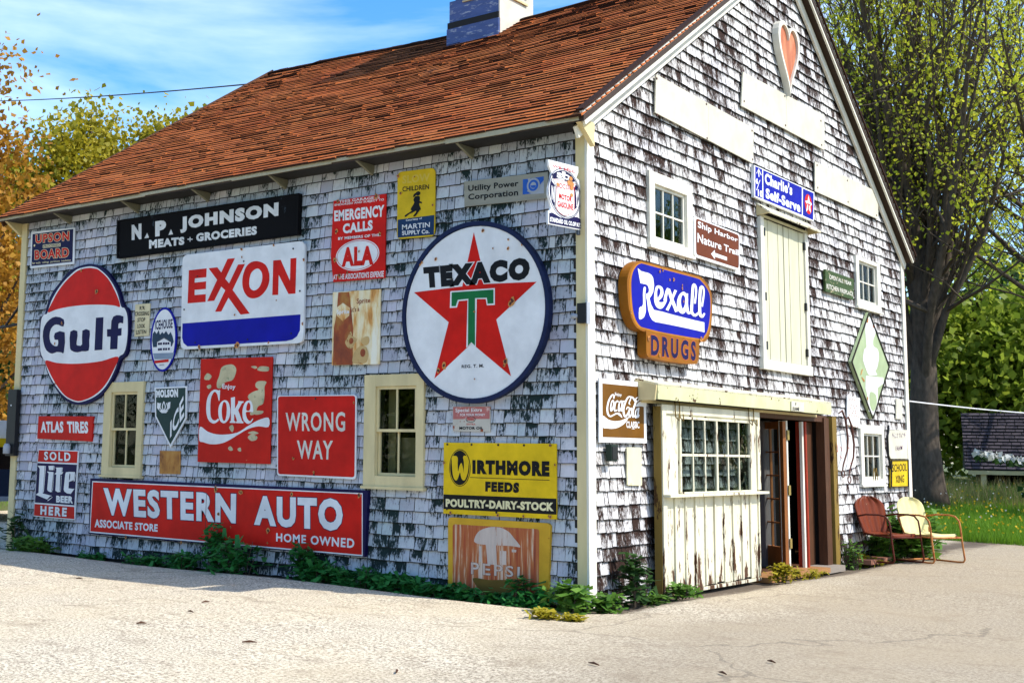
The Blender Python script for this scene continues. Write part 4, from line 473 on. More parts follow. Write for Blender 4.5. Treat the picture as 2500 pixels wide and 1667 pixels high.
  ['p', 'peel', 1, [-4.788, 1.654, -4.774, 1.666, -4.752, 1.677, -4.734, 1.68, -4.721, 1.67, -4.711, 1.654, -4.707, 1.637, -4.711, 1.62, -4.719, 1.603, -4.73, 1.594, -4.742, 1.597, -4.756, 1.608, -4.768, 1.619, -4.779, 1.631, -4.787, 1.643]],
  ['p', 'peel', 1, [-5.192, 2.147, -5.176, 2.156, -5.15, 2.162, -5.129, 2.163, -5.119, 2.154, -5.113, 2.14, -5.115, 2.128, -5.128, 2.119, -5.148, 2.112, -5.165, 2.111, -5.179, 2.12, -5.191, 2.134]]]},
{'n': 'wrong_way_sign', 'l': 'square red sign reading WRONG WAY in white capitals', 'p': 'A', 'o': 0.035, 'pl': [-4.013, 1.972, -4.011, 1.99, -4.004, 2.002, -3.992, 2.01, -3.975, 2.012, -2.866, 2.006, -2.849, 2.003, -2.836, 1.996, -2.828, 1.983, -2.826, 1.965, -2.817, 1.133, -2.819, 1.116, -2.826, 1.103, -2.839, 1.096, -2.856, 1.093, -3.944, 1.105, -3.961, 1.108, -3.974, 1.115, -3.982, 1.128, -3.985, 1.145], 'm': 'white', 'L': [
  ['p', 'red2', 1, [-3.997, 1.969, -3.996, 1.984, -3.989, 1.995, -3.979, 2.001, -3.963, 2.003, -2.875, 1.995, -2.86, 1.993, -2.849, 1.986, -2.842, 1.975, -2.84, 1.96, -2.833, 1.151, -2.835, 1.135, -2.842, 1.124, -2.853, 1.118, -2.868, 1.116, -3.934, 1.123, -3.949, 1.126, -3.96, 1.132, -3.967, 1.143, -3.97, 1.159]],
  ['t', 'whiteworn', 2, 'WRONG', [-3.875, 1.819, -2.98, 1.821, -2.977, 1.605, -3.862, 1.61], 0.02, None, 1.1, ''],
  ['t', 'whiteworn', 2, 'WAY', [-3.688, 1.506, -3.149, 1.507, -3.156, 1.298, -3.67, 1.3], 0.02, None, 1.05, ''],
  ['c', -3.415, 1.156, 0.009],
  ['c', -3.73, 1.304, 0.009],
  ['c', -2.855, 1.917, 0.008]]},
{'n': 'auto_store_sign', 'l': 'long red sign reading WESTERN AUTO ASSOCIATE STORE HOME OWNED', 'p': 'A', 'o': 0.05, 'pl': [-7.316, 0.987, -2.632, 0.981, -2.658, 0.282, -7.298, 0.275], 'm': 'navy', 'thick': 0.05, 'L': [
  ['p', 'white', 1, [-7.271, 0.953, -2.702, 0.952, -2.688, 0.289, -7.282, 0.294]],
  ['p', 'red', 2, [-7.253, 0.939, -2.713, 0.94, -2.7, 0.303, -7.266, 0.311]],
  ['t', 'white', 3, 'WESTERN', [-7.039, 0.876, -4.615, 0.883, -4.608, 0.535, -6.995, 0.53], 0.045, ['navy', 0.065], 1.03, ''],
  ['t', 'white', 3, 'AUTO', [-4.323, 0.871, -2.979, 0.884, -2.97, 0.53, -4.311, 0.535], 0.055, ['navy', 0.075], 1.03, ''],
  ['t', 'white', 3, 'ASSOCIATE STORE', [-7.187, 0.471, -5.964, 0.464, -5.963, 0.372, -7.18, 0.367], 0.04, None, 1, ''],
  ['t', 'white', 3, 'HOME OWNED', [-3.959, 0.466, -2.803, 0.467, -2.806, 0.365, -3.956, 0.372], 0.03, None, 1.1, ''],
  ['c', -4.951, 0.911, 0.018],
  ['c', -4.96, 0.94, 0.014],
  ['c', -4.529, 0.895, 0.014],
  ['c', -4.554, 0.904, 0.01],
  ['c', -3.731, 0.903, 0.013],
  ['c', -4.082, 0.485, 0.016],
  ['c', -4.695, 0.361, 0.016],
  ['c', -4.479, 0.33, 0.01],
  ['c', -4.896, 0.636, 0.014],
  ['c', -2.748, 0.926, 0.015],
  ['c', -4.087, 0.348, 0.008],
  ['c', -4.686, 0.49, 0.007],
  ['c', -6.549, 0.278, 0.012],
  ['c', -5.523, 0.26, 0.011]]},
{'n': 'tyre_sign', 'l': 'small red sign reading ATLAS TIRES', 'p': 'A', 'o': 0.025, 'pl': [-8.526, 1.8, -7.346, 1.792, -7.349, 1.463, -8.533, 1.494], 'm': 'red2', 'thick': 0.03, 'L': [
  ['t', 'white', 2, 'ATLAS', [-8.469, 1.728, -7.967, 1.729, -7.958, 1.574, -8.456, 1.574], 0.05, None, 1, ''],
  ['t', 'white', 2, 'TIRES', [-7.89, 1.729, -7.44, 1.725, -7.429, 1.568, -7.866, 1.573], 0.05, None, 1, '']]},
{'n': 'upright_beer_sign', 'l': 'upright blue and red sign reading SOLD Lite BEER HERE', 'p': 'A', 'o': 0.03, 'pl': [-8.486, 1.353, -7.609, 1.341, -7.628, 0.437, -8.524, 0.445], 'm': 'white', 'L': [
  ['p', 'red2', 1, [-8.474, 1.338, -7.624, 1.33, -7.629, 1.177, -8.486, 1.181]],
  ['p', 'navy', 1, [-8.492, 1.163, -7.63, 1.157, -7.647, 0.626, -8.506, 0.631]],
  ['p', 'red2', 1, [-8.512, 0.611, -7.645, 0.605, -7.634, 0.448, -8.514, 0.455]],
  ['t', 'white', 2, 'SOLD', [-8.353, 1.322, -7.776, 1.316, -7.769, 1.198, -8.344, 1.205], 0.035, ['black', 0.06], 1.2, ''],
  ['t', 'white', 2, 'HERE', [-8.375, 0.591, -7.797, 0.589, -7.802, 0.471, -8.371, 0.474], 0.05, ['black', 0.07], 1.2, ''],
  ['p', 'white', 2, [-8.49, 1.127, -8.324, 1.128, -8.324, 1.091, -8.339, 0.758, -8.134, 0.732, -8.177, 0.724, -8.239, 0.681, -8.492, 0.736, -8.433, 0.765, -8.431, 1.082, -8.455, 1.109]],
  ['p', 'white', 2, [-8.312, 1.126, -8.298, 1.127, -8.319, 0.773, -8.334, 0.772]],
  ['p', 'white', 2, [-8.233, 0.666, -8.117, 0.721, -8.132, 0.706, -8.211, 0.663]],
  ['p', 'white', 3, [-8.239, 1.128, -8.122, 1.134, -8.125, 1.109, -8.13, 1.074, -8.224, 1.075]],
  ['p', 'white', 3, [-8.113, 1.13, -8.104, 1.129, -8.109, 1.076, -8.117, 1.076]],
  ['p', 'white', 3, [-8.268, 1.053, -8.124, 1.049, -8.145, 0.798, -8.122, 0.788, -8.171, 0.78, -8.226, 0.795, -8.244, 0.814, -8.228, 1.027]],
  ['p', 'white', 3, [-8.115, 1.048, -8.111, 1.046, -8.118, 0.805, -8.129, 0.805]],
  ['p', 'white', 3, [-8.087, 1.11, -7.945, 1.114, -7.948, 1.053, -7.909, 1.053, -7.94, 1.021, -7.973, 1.02, -7.97, 0.81, -7.945, 0.794, -8.009, 0.784, -8.064, 0.804, -8.059, 1.018, -8.097, 1.023, -8.061, 1.047, -8.063, 1.097]],
  ['p', 'white', 3, [-7.939, 1.114, -7.928, 1.113, -7.933, 1.06, -7.943, 1.06]],
  ['p', 'white', 3, [-7.95, 1.007, -7.942, 1.008, -7.944, 0.807, -7.953, 0.81]],
  ['h', 'white', 3, [-7.852, 1.052, -7.794, 1.06, -7.662, 1.06, -7.671, 0.956, -7.779, 0.927, -7.784, 0.845, -7.683, 0.839, -7.657, 0.846, -7.747, 0.773, -7.81, 0.776, -7.871, 0.8, -7.885, 0.826, -7.866, 1.023], [-7.772, 1.044, -7.757, 1.025, -7.761, 0.966, -7.775, 0.943, -7.781, 0.998]],
  ['p', 'white', 3, [-7.657, 1.057, -7.645, 1.015, -7.659, 0.943, -7.682, 0.933, -7.662, 0.976]],
  ['p', 'white', 4, [-7.657, 0.841, -7.731, 0.769, -7.741, 0.772, -7.673, 0.839]],
  ['t', 'white', 2, 'BEER', [-8.041, 0.739, -7.676, 0.742, -7.675, 0.649, -8.036, 0.65], 0.06, None, 1, '']]},
{'n': 'motor_oil_sign', 'l': 'small rusty pink and white MOTOR OIL sign under the star sign', 'p': 'A', 'o': 0.02, 'pl': [-1.547, 1.867, -1.091, 1.866, -1.089, 1.61, -1.545, 1.616], 'm': 'whiterust', 'L': [
  ['p', 'pinkrust', 1, [-1.543, 1.862, -1.094, 1.861, -1.094, 1.738, -1.542, 1.736]],
  ['t', 'white', 2, 'Special Extra', [-1.513, 1.847, -1.185, 1.848, -1.185, 1.804, -1.513, 1.796], 0.02, None, 1, ''],
  ['t', 'white', 2, 'FOR YOUR MONEY', [-1.454, 1.794, -1.147, 1.791, -1.147, 1.769, -1.454, 1.767], 0.02, None, 1, ''],
  ['h', 'black', 2, [-1.264, 1.735, -1.266, 1.743, -1.272, 1.751, -1.282, 1.757, -1.294, 1.762, -1.308, 1.766, -1.323, 1.767, -1.338, 1.766, -1.352, 1.762, -1.365, 1.757, -1.374, 1.751, -1.38, 1.743, -1.382, 1.735, -1.38, 1.727, -1.374, 1.719, -1.365, 1.713, -1.352, 1.708, -1.338, 1.705, -1.323, 1.704, -1.308, 1.705, -1.294, 1.708, -1.282, 1.713, -1.272, 1.719, -1.266, 1.727], [-1.27, 1.735, -1.272, 1.742, -1.277, 1.749, -1.286, 1.754, -1.297, 1.758, -1.309, 1.761, -1.323, 1.762, -1.337, 1.761, -1.35, 1.758, -1.36, 1.754, -1.369, 1.749, -1.374, 1.742, -1.376, 1.735, -1.374, 1.728, -1.369, 1.722, -1.36, 1.716, -1.35, 1.712, -1.337, 1.709, -1.323, 1.708, -1.309, 1.709, -1.297, 1.712, -1.286, 1.716, -1.277, 1.722, -1.272, 1.728]],
  ['t', 'red2', 3, 'Esso', [-1.363, 1.749, -1.282, 1.749, -1.282, 1.722, -1.362, 1.723], 0.02, None, 1, ''],
  ['t', 'red2', 2, 'EXTRA', [-1.372, 1.694, -1.264, 1.694, -1.264, 1.677, -1.372, 1.677], 0.01, None, 1, ''],
  ['t', 'black', 2, 'MOTOR OIL', [-1.463, 1.662, -1.171, 1.659, -1.171, 1.633, -1.463, 1.631], 0.04, None, 1, '']]},
{'n': 'feed_store_sign', 'l': 'yellow and black sign reading WIRTHMORE FEEDS POULTRY-DAIRY-STOCK', 'p': 'A', 'o': 0.035, 'pl': [-1.647, 1.499, -0.317, 1.5, -0.317, 0.785, -1.646, 0.782], 'm': 'yellow3', 'L': [
  ['p', 'black', 1, [-1.312, 1.247, -1.313, 1.272, -1.317, 1.296, -1.322, 1.319, -1.33, 1.341, -1.339, 1.361, -1.351, 1.379, -1.364, 1.396, -1.378, 1.409, -1.394, 1.42, -1.41, 1.428, -1.427, 1.433, -1.444, 1.434, -1.461, 1.433, -1.478, 1.428, -1.494, 1.42, -1.51, 1.409, -1.524, 1.396, -1.537, 1.379, -1.548, 1.361, -1.558, 1.341, -1.566, 1.319, -1.571, 1.296, -1.575, 1.272, -1.576, 1.247, -1.575, 1.223, -1.571, 1.199, -1.566, 1.176, -1.558, 1.154, -1.548, 1.133, -1.537, 1.115, -1.524, 1.099, -1.51, 1.085, -1.494, 1.074, -1.478, 1.066, -1.461, 1.062, -1.444, 1.06, -1.427, 1.062, -1.41, 1.066, -1.394, 1.074, -1.378, 1.085, -1.364, 1.099, -1.351, 1.115, -1.339, 1.133, -1.33, 1.154, -1.322, 1.176, -1.317, 1.199, -1.313, 1.223]],
  ['p', 'yellow3', 2, [-1.32, 1.247, -1.321, 1.27, -1.324, 1.293, -1.329, 1.316, -1.337, 1.337, -1.346, 1.356, -1.356, 1.374, -1.368, 1.389, -1.382, 1.402, -1.396, 1.413, -1.412, 1.42, -1.428, 1.425, -1.444, 1.426, -1.46, 1.425, -1.476, 1.42, -1.491, 1.413, -1.506, 1.402, -1.519, 1.389, -1.531, 1.374, -1.542, 1.356, -1.551, 1.337, -1.558, 1.316, -1.564, 1.293, -1.567, 1.27, -1.568, 1.247, -1.567, 1.224, -1.564, 1.201, -1.558, 1.178, -1.551, 1.157, -1.542, 1.138, -1.531, 1.12, -1.519, 1.105, -1.506, 1.092, -1.491, 1.081, -1.476, 1.074, -1.46, 1.069, -1.444, 1.068, -1.428, 1.069, -1.412, 1.074, -1.396, 1.081, -1.382, 1.092, -1.368, 1.105, -1.356, 1.12, -1.346, 1.138, -1.337, 1.157, -1.329, 1.178, -1.324, 1.201, -1.321, 1.224]],
  ['p', 'black', 3, [-1.326, 1.247, -1.327, 1.27, -1.33, 1.292, -1.335, 1.313, -1.341, 1.334, -1.35, 1.352, -1.36, 1.369, -1.372, 1.384, -1.385, 1.397, -1.399, 1.407, -1.413, 1.414, -1.428, 1.419, -1.444, 1.42, -1.459, 1.419, -1.474, 1.414, -1.489, 1.407, -1.503, 1.397, -1.516, 1.384, -1.527, 1.369, -1.537, 1.352, -1.546, 1.334, -1.553, 1.313, -1.558, 1.292, -1.561, 1.27, -1.562, 1.247, -1.561, 1.224, -1.558, 1.202, -1.553, 1.181, -1.546, 1.161, -1.537, 1.142, -1.527, 1.125, -1.516, 1.11, -1.503, 1.097, -1.489, 1.087, -1.474, 1.08, -1.459, 1.076, -1.444, 1.074, -1.428, 1.076, -1.413, 1.08, -1.399, 1.087, -1.385, 1.097, -1.372, 1.11, -1.36, 1.125, -1.35, 1.142, -1.341, 1.161, -1.335, 1.181, -1.33, 1.202, -1.327, 1.224]],
  ['p', 'yellow3', 4, [-1.541, 1.341, -1.534, 1.362, -1.521, 1.366, -1.508, 1.365, -1.494, 1.366, -1.48, 1.362, -1.469, 1.35, -1.466, 1.325, -1.468, 1.293, -1.468, 1.264, -1.467, 1.239, -1.465, 1.218, -1.462, 1.209, -1.458, 1.22, -1.452, 1.243, -1.445, 1.264, -1.437, 1.28, -1.428, 1.293, -1.42, 1.296, -1.413, 1.281, -1.406, 1.256, -1.4, 1.234, -1.397, 1.216, -1.396, 1.202, -1.394, 1.202, -1.393, 1.226, -1.391, 1.263, -1.391, 1.297, -1.395, 1.322, -1.401, 1.343, -1.401, 1.359, -1.392, 1.368, -1.377, 1.37, -1.363, 1.368, -1.351, 1.361, -1.34, 1.35, -1.334, 1.329, -1.333, 1.292, -1.336, 1.245, -1.343, 1.204, -1.353, 1.17, -1.367, 1.142, -1.38, 1.124, -1.394, 1.121, -1.408, 1.127, -1.419, 1.139, -1.427, 1.16, -1.433, 1.187, -1.439, 1.201, -1.445, 1.193, -1.451, 1.173, -1.458, 1.154, -1.466, 1.138, -1.476, 1.123, -1.487, 1.118, -1.5, 1.124, -1.514, 1.139, -1.526, 1.168, -1.535, 1.222, -1.541, 1.29]],
  ['t', 'black', 2, 'IRTHMORE', [-1.29, 1.33, -0.393, 1.333, -0.393, 1.184, -1.289, 1.189], 0.075, None, 1.05, ''],
  ['p', 'black', 1, [-1.317, 1.157, -0.393, 1.154, -0.393, 1.148, -1.317, 1.151]],
  ['t', 'black', 2, 'FEEDS', [-1.133, 1.119, -0.733, 1.119, -0.738, 1.018, -1.133, 1.02], 0.075, None, 1.05, ''],
  ['p', 'black', 1, [-1.644, 0.975, -0.318, 0.979, -0.316, 0.829, -1.644, 0.828]],
  ['t', 'cream2', 2, 'POULTRY-DAIRY-STOCK', [-1.616, 0.932, -0.345, 0.942, -0.346, 0.86, -1.615, 0.85], 0.06, None, 1, ''],
  ['c', -1.552, 0.793, 0.01],
  ['c', -0.382, 0.804, 0.01],
  ['c', -0.684, 0.797, 0.007],
  ['c', -0.978, 0.796, 0.009],
  ['c', -0.383, 1.484, 0.009],
  ['c', -1.635, 1.295, 0.008],
  ['c', -0.329, 1.299, 0.007]]},
{'n': 'rusted_cola_sign', 'l': 'rusty yellow framed PEPSI sign at the foot of the wall', 'p': 'A', 'o': 0.04, 'pl': [-1.583, 0.699, -1.58, 0.721, -1.571, 0.737, -1.555, 0.746, -1.533, 0.749, -0.433, 0.745, -0.411, 0.742, -0.396, 0.732, -0.387, 0.717, -0.385, 0.695, -0.414, -0.019, -0.418, -0.041, -0.428, -0.056, -0.444, -0.066, -0.466, -0.069, -1.525, -0.067, -1.547, -0.063, -1.563, -0.054, -1.573, -0.038, -1.576, -0.017], 'm': 'yellowrust', 'thick': 0.04, 'L': [
  ['p', 'rustpanel', 1, [-1.524, 0.652, -1.522, 0.665, -1.516, 0.674, -1.507, 0.68, -1.494, 0.682, -0.535, 0.684, -0.521, 0.682, -0.512, 0.676, -0.507, 0.667, -0.505, 0.654, -0.512, 0.018, -0.514, 0.005, -0.52, -0.005, -0.53, -0.01, -0.543, -0.012, -1.488, -0.015, -1.501, -0.014, -1.511, -0.008, -1.516, 0.001, -1.518, 0.015]],
  ['p', 'fadedwhite', 2, [-1.259, 0.525, -1.259, 0.545, -1.249, 0.571, -1.232, 0.598, -1.212, 0.62, -1.189, 0.636, -1.161, 0.65, -1.131, 0.66, -1.1, 0.669, -1.068, 0.675, -1.035, 0.679, -1.002, 0.68, -0.971, 0.678, -0.941, 0.674, -0.912, 0.667, -0.885, 0.657, -0.861, 0.646, -0.84, 0.633, -0.823, 0.617, -0.806, 0.6, -0.789, 0.582, -0.767, 0.562, -0.743, 0.539, -0.723, 0.518, -0.717, 0.504, -0.726, 0.499, -0.747, 0.501, -0.775, 0.504, -0.807, 0.506, -0.842, 0.506, -0.882, 0.506, -0.926, 0.505, -0.97, 0.504, -1.017, 0.503, -1.066, 0.501, -1.114, 0.5, -1.155, 0.501, -1.19, 0.503, -1.221, 0.507, -1.245, 0.514]],
  ['p', 'fadedwhite', 3, [-1.202, 0.483, -1.174, 0.484, -1.173, 0.332, -1.201, 0.33]],
  ['p', 'fadedwhite', 3, [-1.118, 0.503, -0.998, 0.507, -0.988, 0.314, -1.099, 0.314]],
  ['p', 'fadedwhite', 3, [-0.952, 0.452, -0.879, 0.454, -0.879, 0.322, -0.951, 0.32]],
  ['p', 'fadedwhite', 3, [-0.816, 0.476, -0.762, 0.472, -0.767, 0.449, -0.815, 0.449]],
  ['p', 'olive', 2, [-1.275, 0.165, -1.247, 0.172, -1.195, 0.171, -1.134, 0.166, -1.079, 0.164, -1.032, 0.167, -0.986, 0.171, -0.94, 0.176, -0.896, 0.178, -0.85, 0.181, -0.802, 0.183, -0.76, 0.182, -0.735, 0.176, -0.728, 0.16, -0.736, 0.137, -0.752, 0.113, -0.77, 0.091, -0.791, 0.073, -0.817, 0.055, -0.847, 0.039, -0.878, 0.026, -0.912, 0.017, -0.948, 0.01, -0.986, 0.007, -1.024, 0.008, -1.061, 0.013, -1.1, 0.021, -1.138, 0.034, -1.172, 0.051, -1.208, 0.077, -1.245, 0.111, -1.272, 0.143]],
  ['t', 'fadedwhite', 3, 'PEPSI', [-1.295, 0.321, -0.722, 0.315, -0.726, 0.213, -1.294, 0.204], 0.015, ['rustshadow', 0.03], 1.2, '']]},
{'n': 'fraction_sign', 'l': "blue sign reading Charlie's Self-Serve with an arrow and red star disc", 'p': 'B', 'o': 0.05, 'pl': [4.02, 4.934, 6.043, 4.938, 5.987, 4.533, 4.005, 4.534], 'm': 'white', 'thick': 0.04, 'L': [
  ['p', 'blue', 1, [4.051, 4.924, 4.265, 4.923, 4.251, 4.552, 4.029, 4.552]],
  ['p', 'blue', 1, [4.297, 4.921, 5.587, 4.924, 5.56, 4.554, 4.283, 4.551]],
  ['p', 'blue', 1, [5.628, 4.918, 6.013, 4.921, 5.965, 4.547, 5.596, 4.553]],
  ['t', 'white', 2, "Charlie's", [4.344, 4.904, 5.246, 4.904, 5.236, 4.756, 4.335, 4.753], 0.045, None, 1, ''],
  ['t', 'white', 2, 'Self-Serve', [4.361, 4.709, 5.513, 4.712, 5.507, 4.575, 4.353, 4.579], 0.045, None, 1, ''],
  ['b', 'white', 2, [[4.169, 4.812, 4.167, 4.841, 4.164, 4.879, 4.162, 4.908], [4.141, 4.807, 4.139, 4.835, 4.136, 4.874, 4.134, 4.902]]],
  ['b', 'white', 3, [[4.092, 4.84, 4.14, 4.904, 4.213, 4.839], [4.071, 4.84, 4.149, 4.914, 4.236, 4.847]]],
  ['t', 'white', 2, '6', [4.051, 4.783, 4.129, 4.781, 4.125, 4.708, 4.047, 4.711], 0.05, None, 1, ''],
  ['b', 'white', 3, [[4.175, 4.775, 4.14, 4.73, 4.091, 4.67, 4.056, 4.626], [4.194, 4.775, 4.158, 4.731, 4.11, 4.67, 4.074, 4.627]]],
  ['t', 'white', 2, '10', [4.11, 4.65, 4.257, 4.651, 4.251, 4.562, 4.105, 4.561], 0.05, None, 1, ''],
  ['p', 'red', 2, [5.938, 4.736, 5.936, 4.762, 5.928, 4.787, 5.916, 4.81, 5.899, 4.83, 5.879, 4.847, 5.856, 4.859, 5.831, 4.867, 5.805, 4.87, 5.779, 4.867, 5.754, 4.859, 5.731, 4.847, 5.711, 4.83, 5.695, 4.81, 5.682, 4.787, 5.675, 4.762, 5.672, 4.736, 5.675, 4.71, 5.682, 4.684, 5.695, 4.661, 5.711, 4.641, 5.731, 4.624, 5.754, 4.612, 5.779, 4.604, 5.805, 4.602, 5.831, 4.604, 5.856, 4.612, 5.879, 4.624, 5.899, 4.641, 5.916, 4.661, 5.928, 4.684, 5.936, 4.71]],
  ['p', 'white', 3, [5.817, 4.86, 5.852, 4.784, 5.934, 4.758, 5.866, 4.717, 5.882, 4.628, 5.807, 4.673, 5.71, 4.619, 5.755, 4.725, 5.685, 4.762, 5.778, 4.781]],
  ['p', 'red', 4, [5.757, 4.743, 5.859, 4.746, 5.857, 4.725, 5.829, 4.724, 5.824, 4.664, 5.788, 4.665, 5.792, 4.725, 5.755, 4.725]]]},
{'n': 'nature_trail_sign', 'l': 'brown sign reading Ship Harbor Nature Trail with a left arrow', 'p': 'B', 'o': 0.05, 'pl': [2.299, 3.986, 2.302, 4.007, 2.311, 4.023, 2.326, 4.032, 2.348, 4.035, 3.486, 4.013, 3.507, 4.009, 3.522, 4, 3.531, 3.984, 3.533, 3.962, 3.515, 3.619, 3.511, 3.597, 3.5, 3.582, 3.484, 3.572, 3.462, 3.569, 2.353, 3.58, 2.331, 3.583, 2.315, 3.593, 2.306, 3.608, 2.302, 3.63], 'm': 'white', 'thick': 0.03, 'L': [
  ['p', 'brown', 1, [2.345, 3.974, 2.349, 3.993, 2.357, 4.007, 2.372, 4.015, 2.391, 4.018, 3.467, 3.994, 3.487, 3.991, 3.501, 3.982, 3.508, 3.968, 3.51, 3.948, 3.494, 3.639, 3.49, 3.619, 3.481, 3.605, 3.466, 3.597, 3.446, 3.595, 2.382, 3.61, 2.362, 3.613, 2.348, 3.622, 2.34, 3.636, 2.338, 3.655]],
  ['t', 'white', 2, 'Ship Harbor', [2.394, 3.996, 3.477, 3.955, 3.474, 3.889, 2.391, 3.898], 0.022, None, 1, 'serif'],
  ['t', 'white', 2, 'Nature Trail', [2.379, 3.858, 3.488, 3.814, 3.485, 3.745, 2.375, 3.752], 0.022, None, 1, 'serif'],
  ['p', 'white', 2, [2.725, 3.668, 2.826, 3.726, 2.825, 3.692, 3.156, 3.685, 3.154, 3.645, 2.823, 3.649, 2.825, 3.618]]]},
{'n': 'drug_store_sign', 'l': 'blue and gold rounded sign reading Rexall DRUGS', 'p': 'B', 'o': 0.12, 'pl': [0.892, 3.35, 0.852, 3.34, 0.808, 3.326, 0.765, 3.308, 0.725, 3.285, 0.687, 3.258, 0.655, 3.228, 0.63, 3.195, 0.611, 3.159, 0.599, 3.119, 0.595, 3.073, 0.598, 3.023, 0.604, 2.973, 0.609, 2.924, 0.618, 2.875, 0.631, 2.83, 0.652, 2.789, 0.677, 2.751, 0.705, 2.72, 0.732, 2.695, 0.762, 2.677, 0.796, 2.662, 0.843, 2.65, 0.895, 2.642, 0.937, 2.637, 0.962, 2.642, 0.978, 2.651, 0.987, 2.637, 0.99, 2.581, 0.987, 2.503, 0.987, 2.441, 0.993, 2.413, 1.003, 2.403, 1.018, 2.395, 1.023, 2.388, 1.032, 2.385, 1.089, 2.381, 1.226, 2.377, 1.414, 2.372, 1.601, 2.37, 1.784, 2.371, 1.965, 2.375, 2.102, 2.382, 2.163, 2.39, 2.177, 2.401, 2.185, 2.415, 2.199, 2.429, 2.207, 2.447, 2.214, 2.472, 2.219, 2.513, 2.222, 2.562, 2.229, 2.6, 2.239, 2.618, 2.253, 2.626, 2.276, 2.632, 2.311, 2.637, 2.355, 2.641, 2.397, 2.653, 2.436, 2.678, 2.474, 2.711, 2.505, 2.75, 2.528, 2.796, 2.546, 2.848, 2.559, 2.901, 2.569, 2.956, 2.574, 3.013, 2.576, 3.066, 2.576, 3.114, 2.573, 3.157, 2.563, 3.196, 2.543, 3.227, 2.515, 3.253, 2.481, 3.277, 2.437, 3.301, 2.386, 3.324, 2.333, 3.341, 2.3, 3.35, 2.265, 3.353, 2.167, 3.354, 1.961, 3.355, 1.699, 3.354, 1.464, 3.353, 1.269, 3.353, 1.096, 3.353, 0.971, 3.352, 0.917, 3.353, 0.907, 3.354], 'm': 'gold', 'thick': 0.1, 'L': [
  ['p', 'orange', 1, [0.891, 3.337, 0.856, 3.327, 0.817, 3.313, 0.78, 3.295, 0.746, 3.273, 0.713, 3.246, 0.686, 3.217, 0.664, 3.184, 0.648, 3.147, 0.637, 3.108, 0.634, 3.067, 0.637, 3.022, 0.642, 2.977, 0.645, 2.929, 0.65, 2.879, 0.662, 2.833, 0.682, 2.791, 0.708, 2.754, 0.736, 2.723, 0.764, 2.7, 0.794, 2.684, 0.828, 2.672, 0.854, 2.665, 0.884, 2.663, 0.953, 2.66, 1.078, 2.656, 1.244, 2.651, 1.441, 2.648, 1.702, 2.646, 2, 2.645, 2.231, 2.648, 2.327, 2.655, 2.346, 2.666, 2.361, 2.682, 2.4, 2.703, 2.436, 2.729, 2.468, 2.763, 2.494, 2.809, 2.515, 2.862, 2.531, 2.915, 2.541, 2.966, 2.546, 3.016, 2.547, 3.063, 2.547, 3.105, 2.543, 3.142, 2.533, 3.176, 2.516, 3.206, 2.493, 3.233, 2.461, 3.258, 2.417, 3.283, 2.365, 3.306, 2.314, 3.323, 2.286, 3.332, 2.259, 3.335, 2.166, 3.336, 1.961, 3.338, 1.699, 3.337, 1.463, 3.337, 1.268, 3.338, 1.096, 3.339, 0.971, 3.34, 0.916, 3.341, 0.905, 3.341]],
  ['p', 'blue', 2, [0.891, 3.322, 0.86, 3.314, 0.827, 3.302, 0.796, 3.286, 0.767, 3.265, 0.739, 3.241, 0.716, 3.213, 0.7, 3.183, 0.688, 3.15, 0.68, 3.113, 0.678, 3.072, 0.679, 3.027, 0.683, 2.981, 0.689, 2.932, 0.696, 2.882, 0.708, 2.837, 0.724, 2.8, 0.744, 2.768, 0.767, 2.74, 0.795, 2.717, 0.826, 2.699, 0.859, 2.686, 0.882, 2.679, 0.906, 2.677, 0.969, 2.675, 1.088, 2.671, 1.248, 2.666, 1.442, 2.663, 1.702, 2.663, 2.001, 2.664, 2.231, 2.668, 2.323, 2.675, 2.334, 2.686, 2.344, 2.701, 2.378, 2.721, 2.411, 2.745, 2.44, 2.777, 2.465, 2.82, 2.486, 2.87, 2.503, 2.92, 2.514, 2.969, 2.521, 3.017, 2.524, 3.061, 2.525, 3.1, 2.523, 3.134, 2.514, 3.166, 2.497, 3.193, 2.473, 3.217, 2.441, 3.24, 2.397, 3.264, 2.344, 3.287, 2.294, 3.304, 2.273, 3.314, 2.253, 3.319, 2.166, 3.322, 1.962, 3.323, 1.699, 3.322, 1.463, 3.322, 1.268, 3.323, 1.095, 3.324, 0.97, 3.325, 0.915, 3.325, 0.904, 3.326]],
  ['p', 'white', 3, [0.816, 3.266, 0.889, 3.245, 1.048, 3.244, 1.112, 3.234, 1.152, 3.205, 1.17, 3.131, 1.148, 3.06, 1.107, 3.018, 1.065, 2.988, 1.096, 2.927, 1.159, 2.877, 1.315, 2.877, 1.618, 2.867, 2.148, 2.856, 2.356, 2.855, 2.357, 2.746, 1.963, 2.753, 1.546, 2.756, 1.18, 2.756, 1.116, 2.771, 1.068, 2.805, 1.03, 2.868, 1.008, 2.956, 0.986, 2.998, 0.991, 3.025, 1.043, 3.042, 1.056, 3.073, 1.037, 3.108, 0.997, 3.121, 0.87, 3.12, 0.848, 3.177]],
  ['p', 'white', 4, [0.932, 3.078, 0.948, 3.092, 0.964, 3.095, 0.977, 3.093, 0.985, 3.08, 0.978, 3.051, 0.97, 3.011, 0.972, 2.959, 0.975, 2.908, 0.979, 2.875, 0.977, 2.848, 0.963, 2.815, 0.94, 2.785, 0.909, 2.767, 0.877, 2.757, 0.847, 2.75, 0.827, 2.76, 0.825, 2.811, 0.836, 2.864, 0.86, 2.879, 0.888, 2.884, 0.907, 2.896, 0.92, 2.917, 0.92, 2.959, 0.918, 3.006, 0.923, 3.047]],
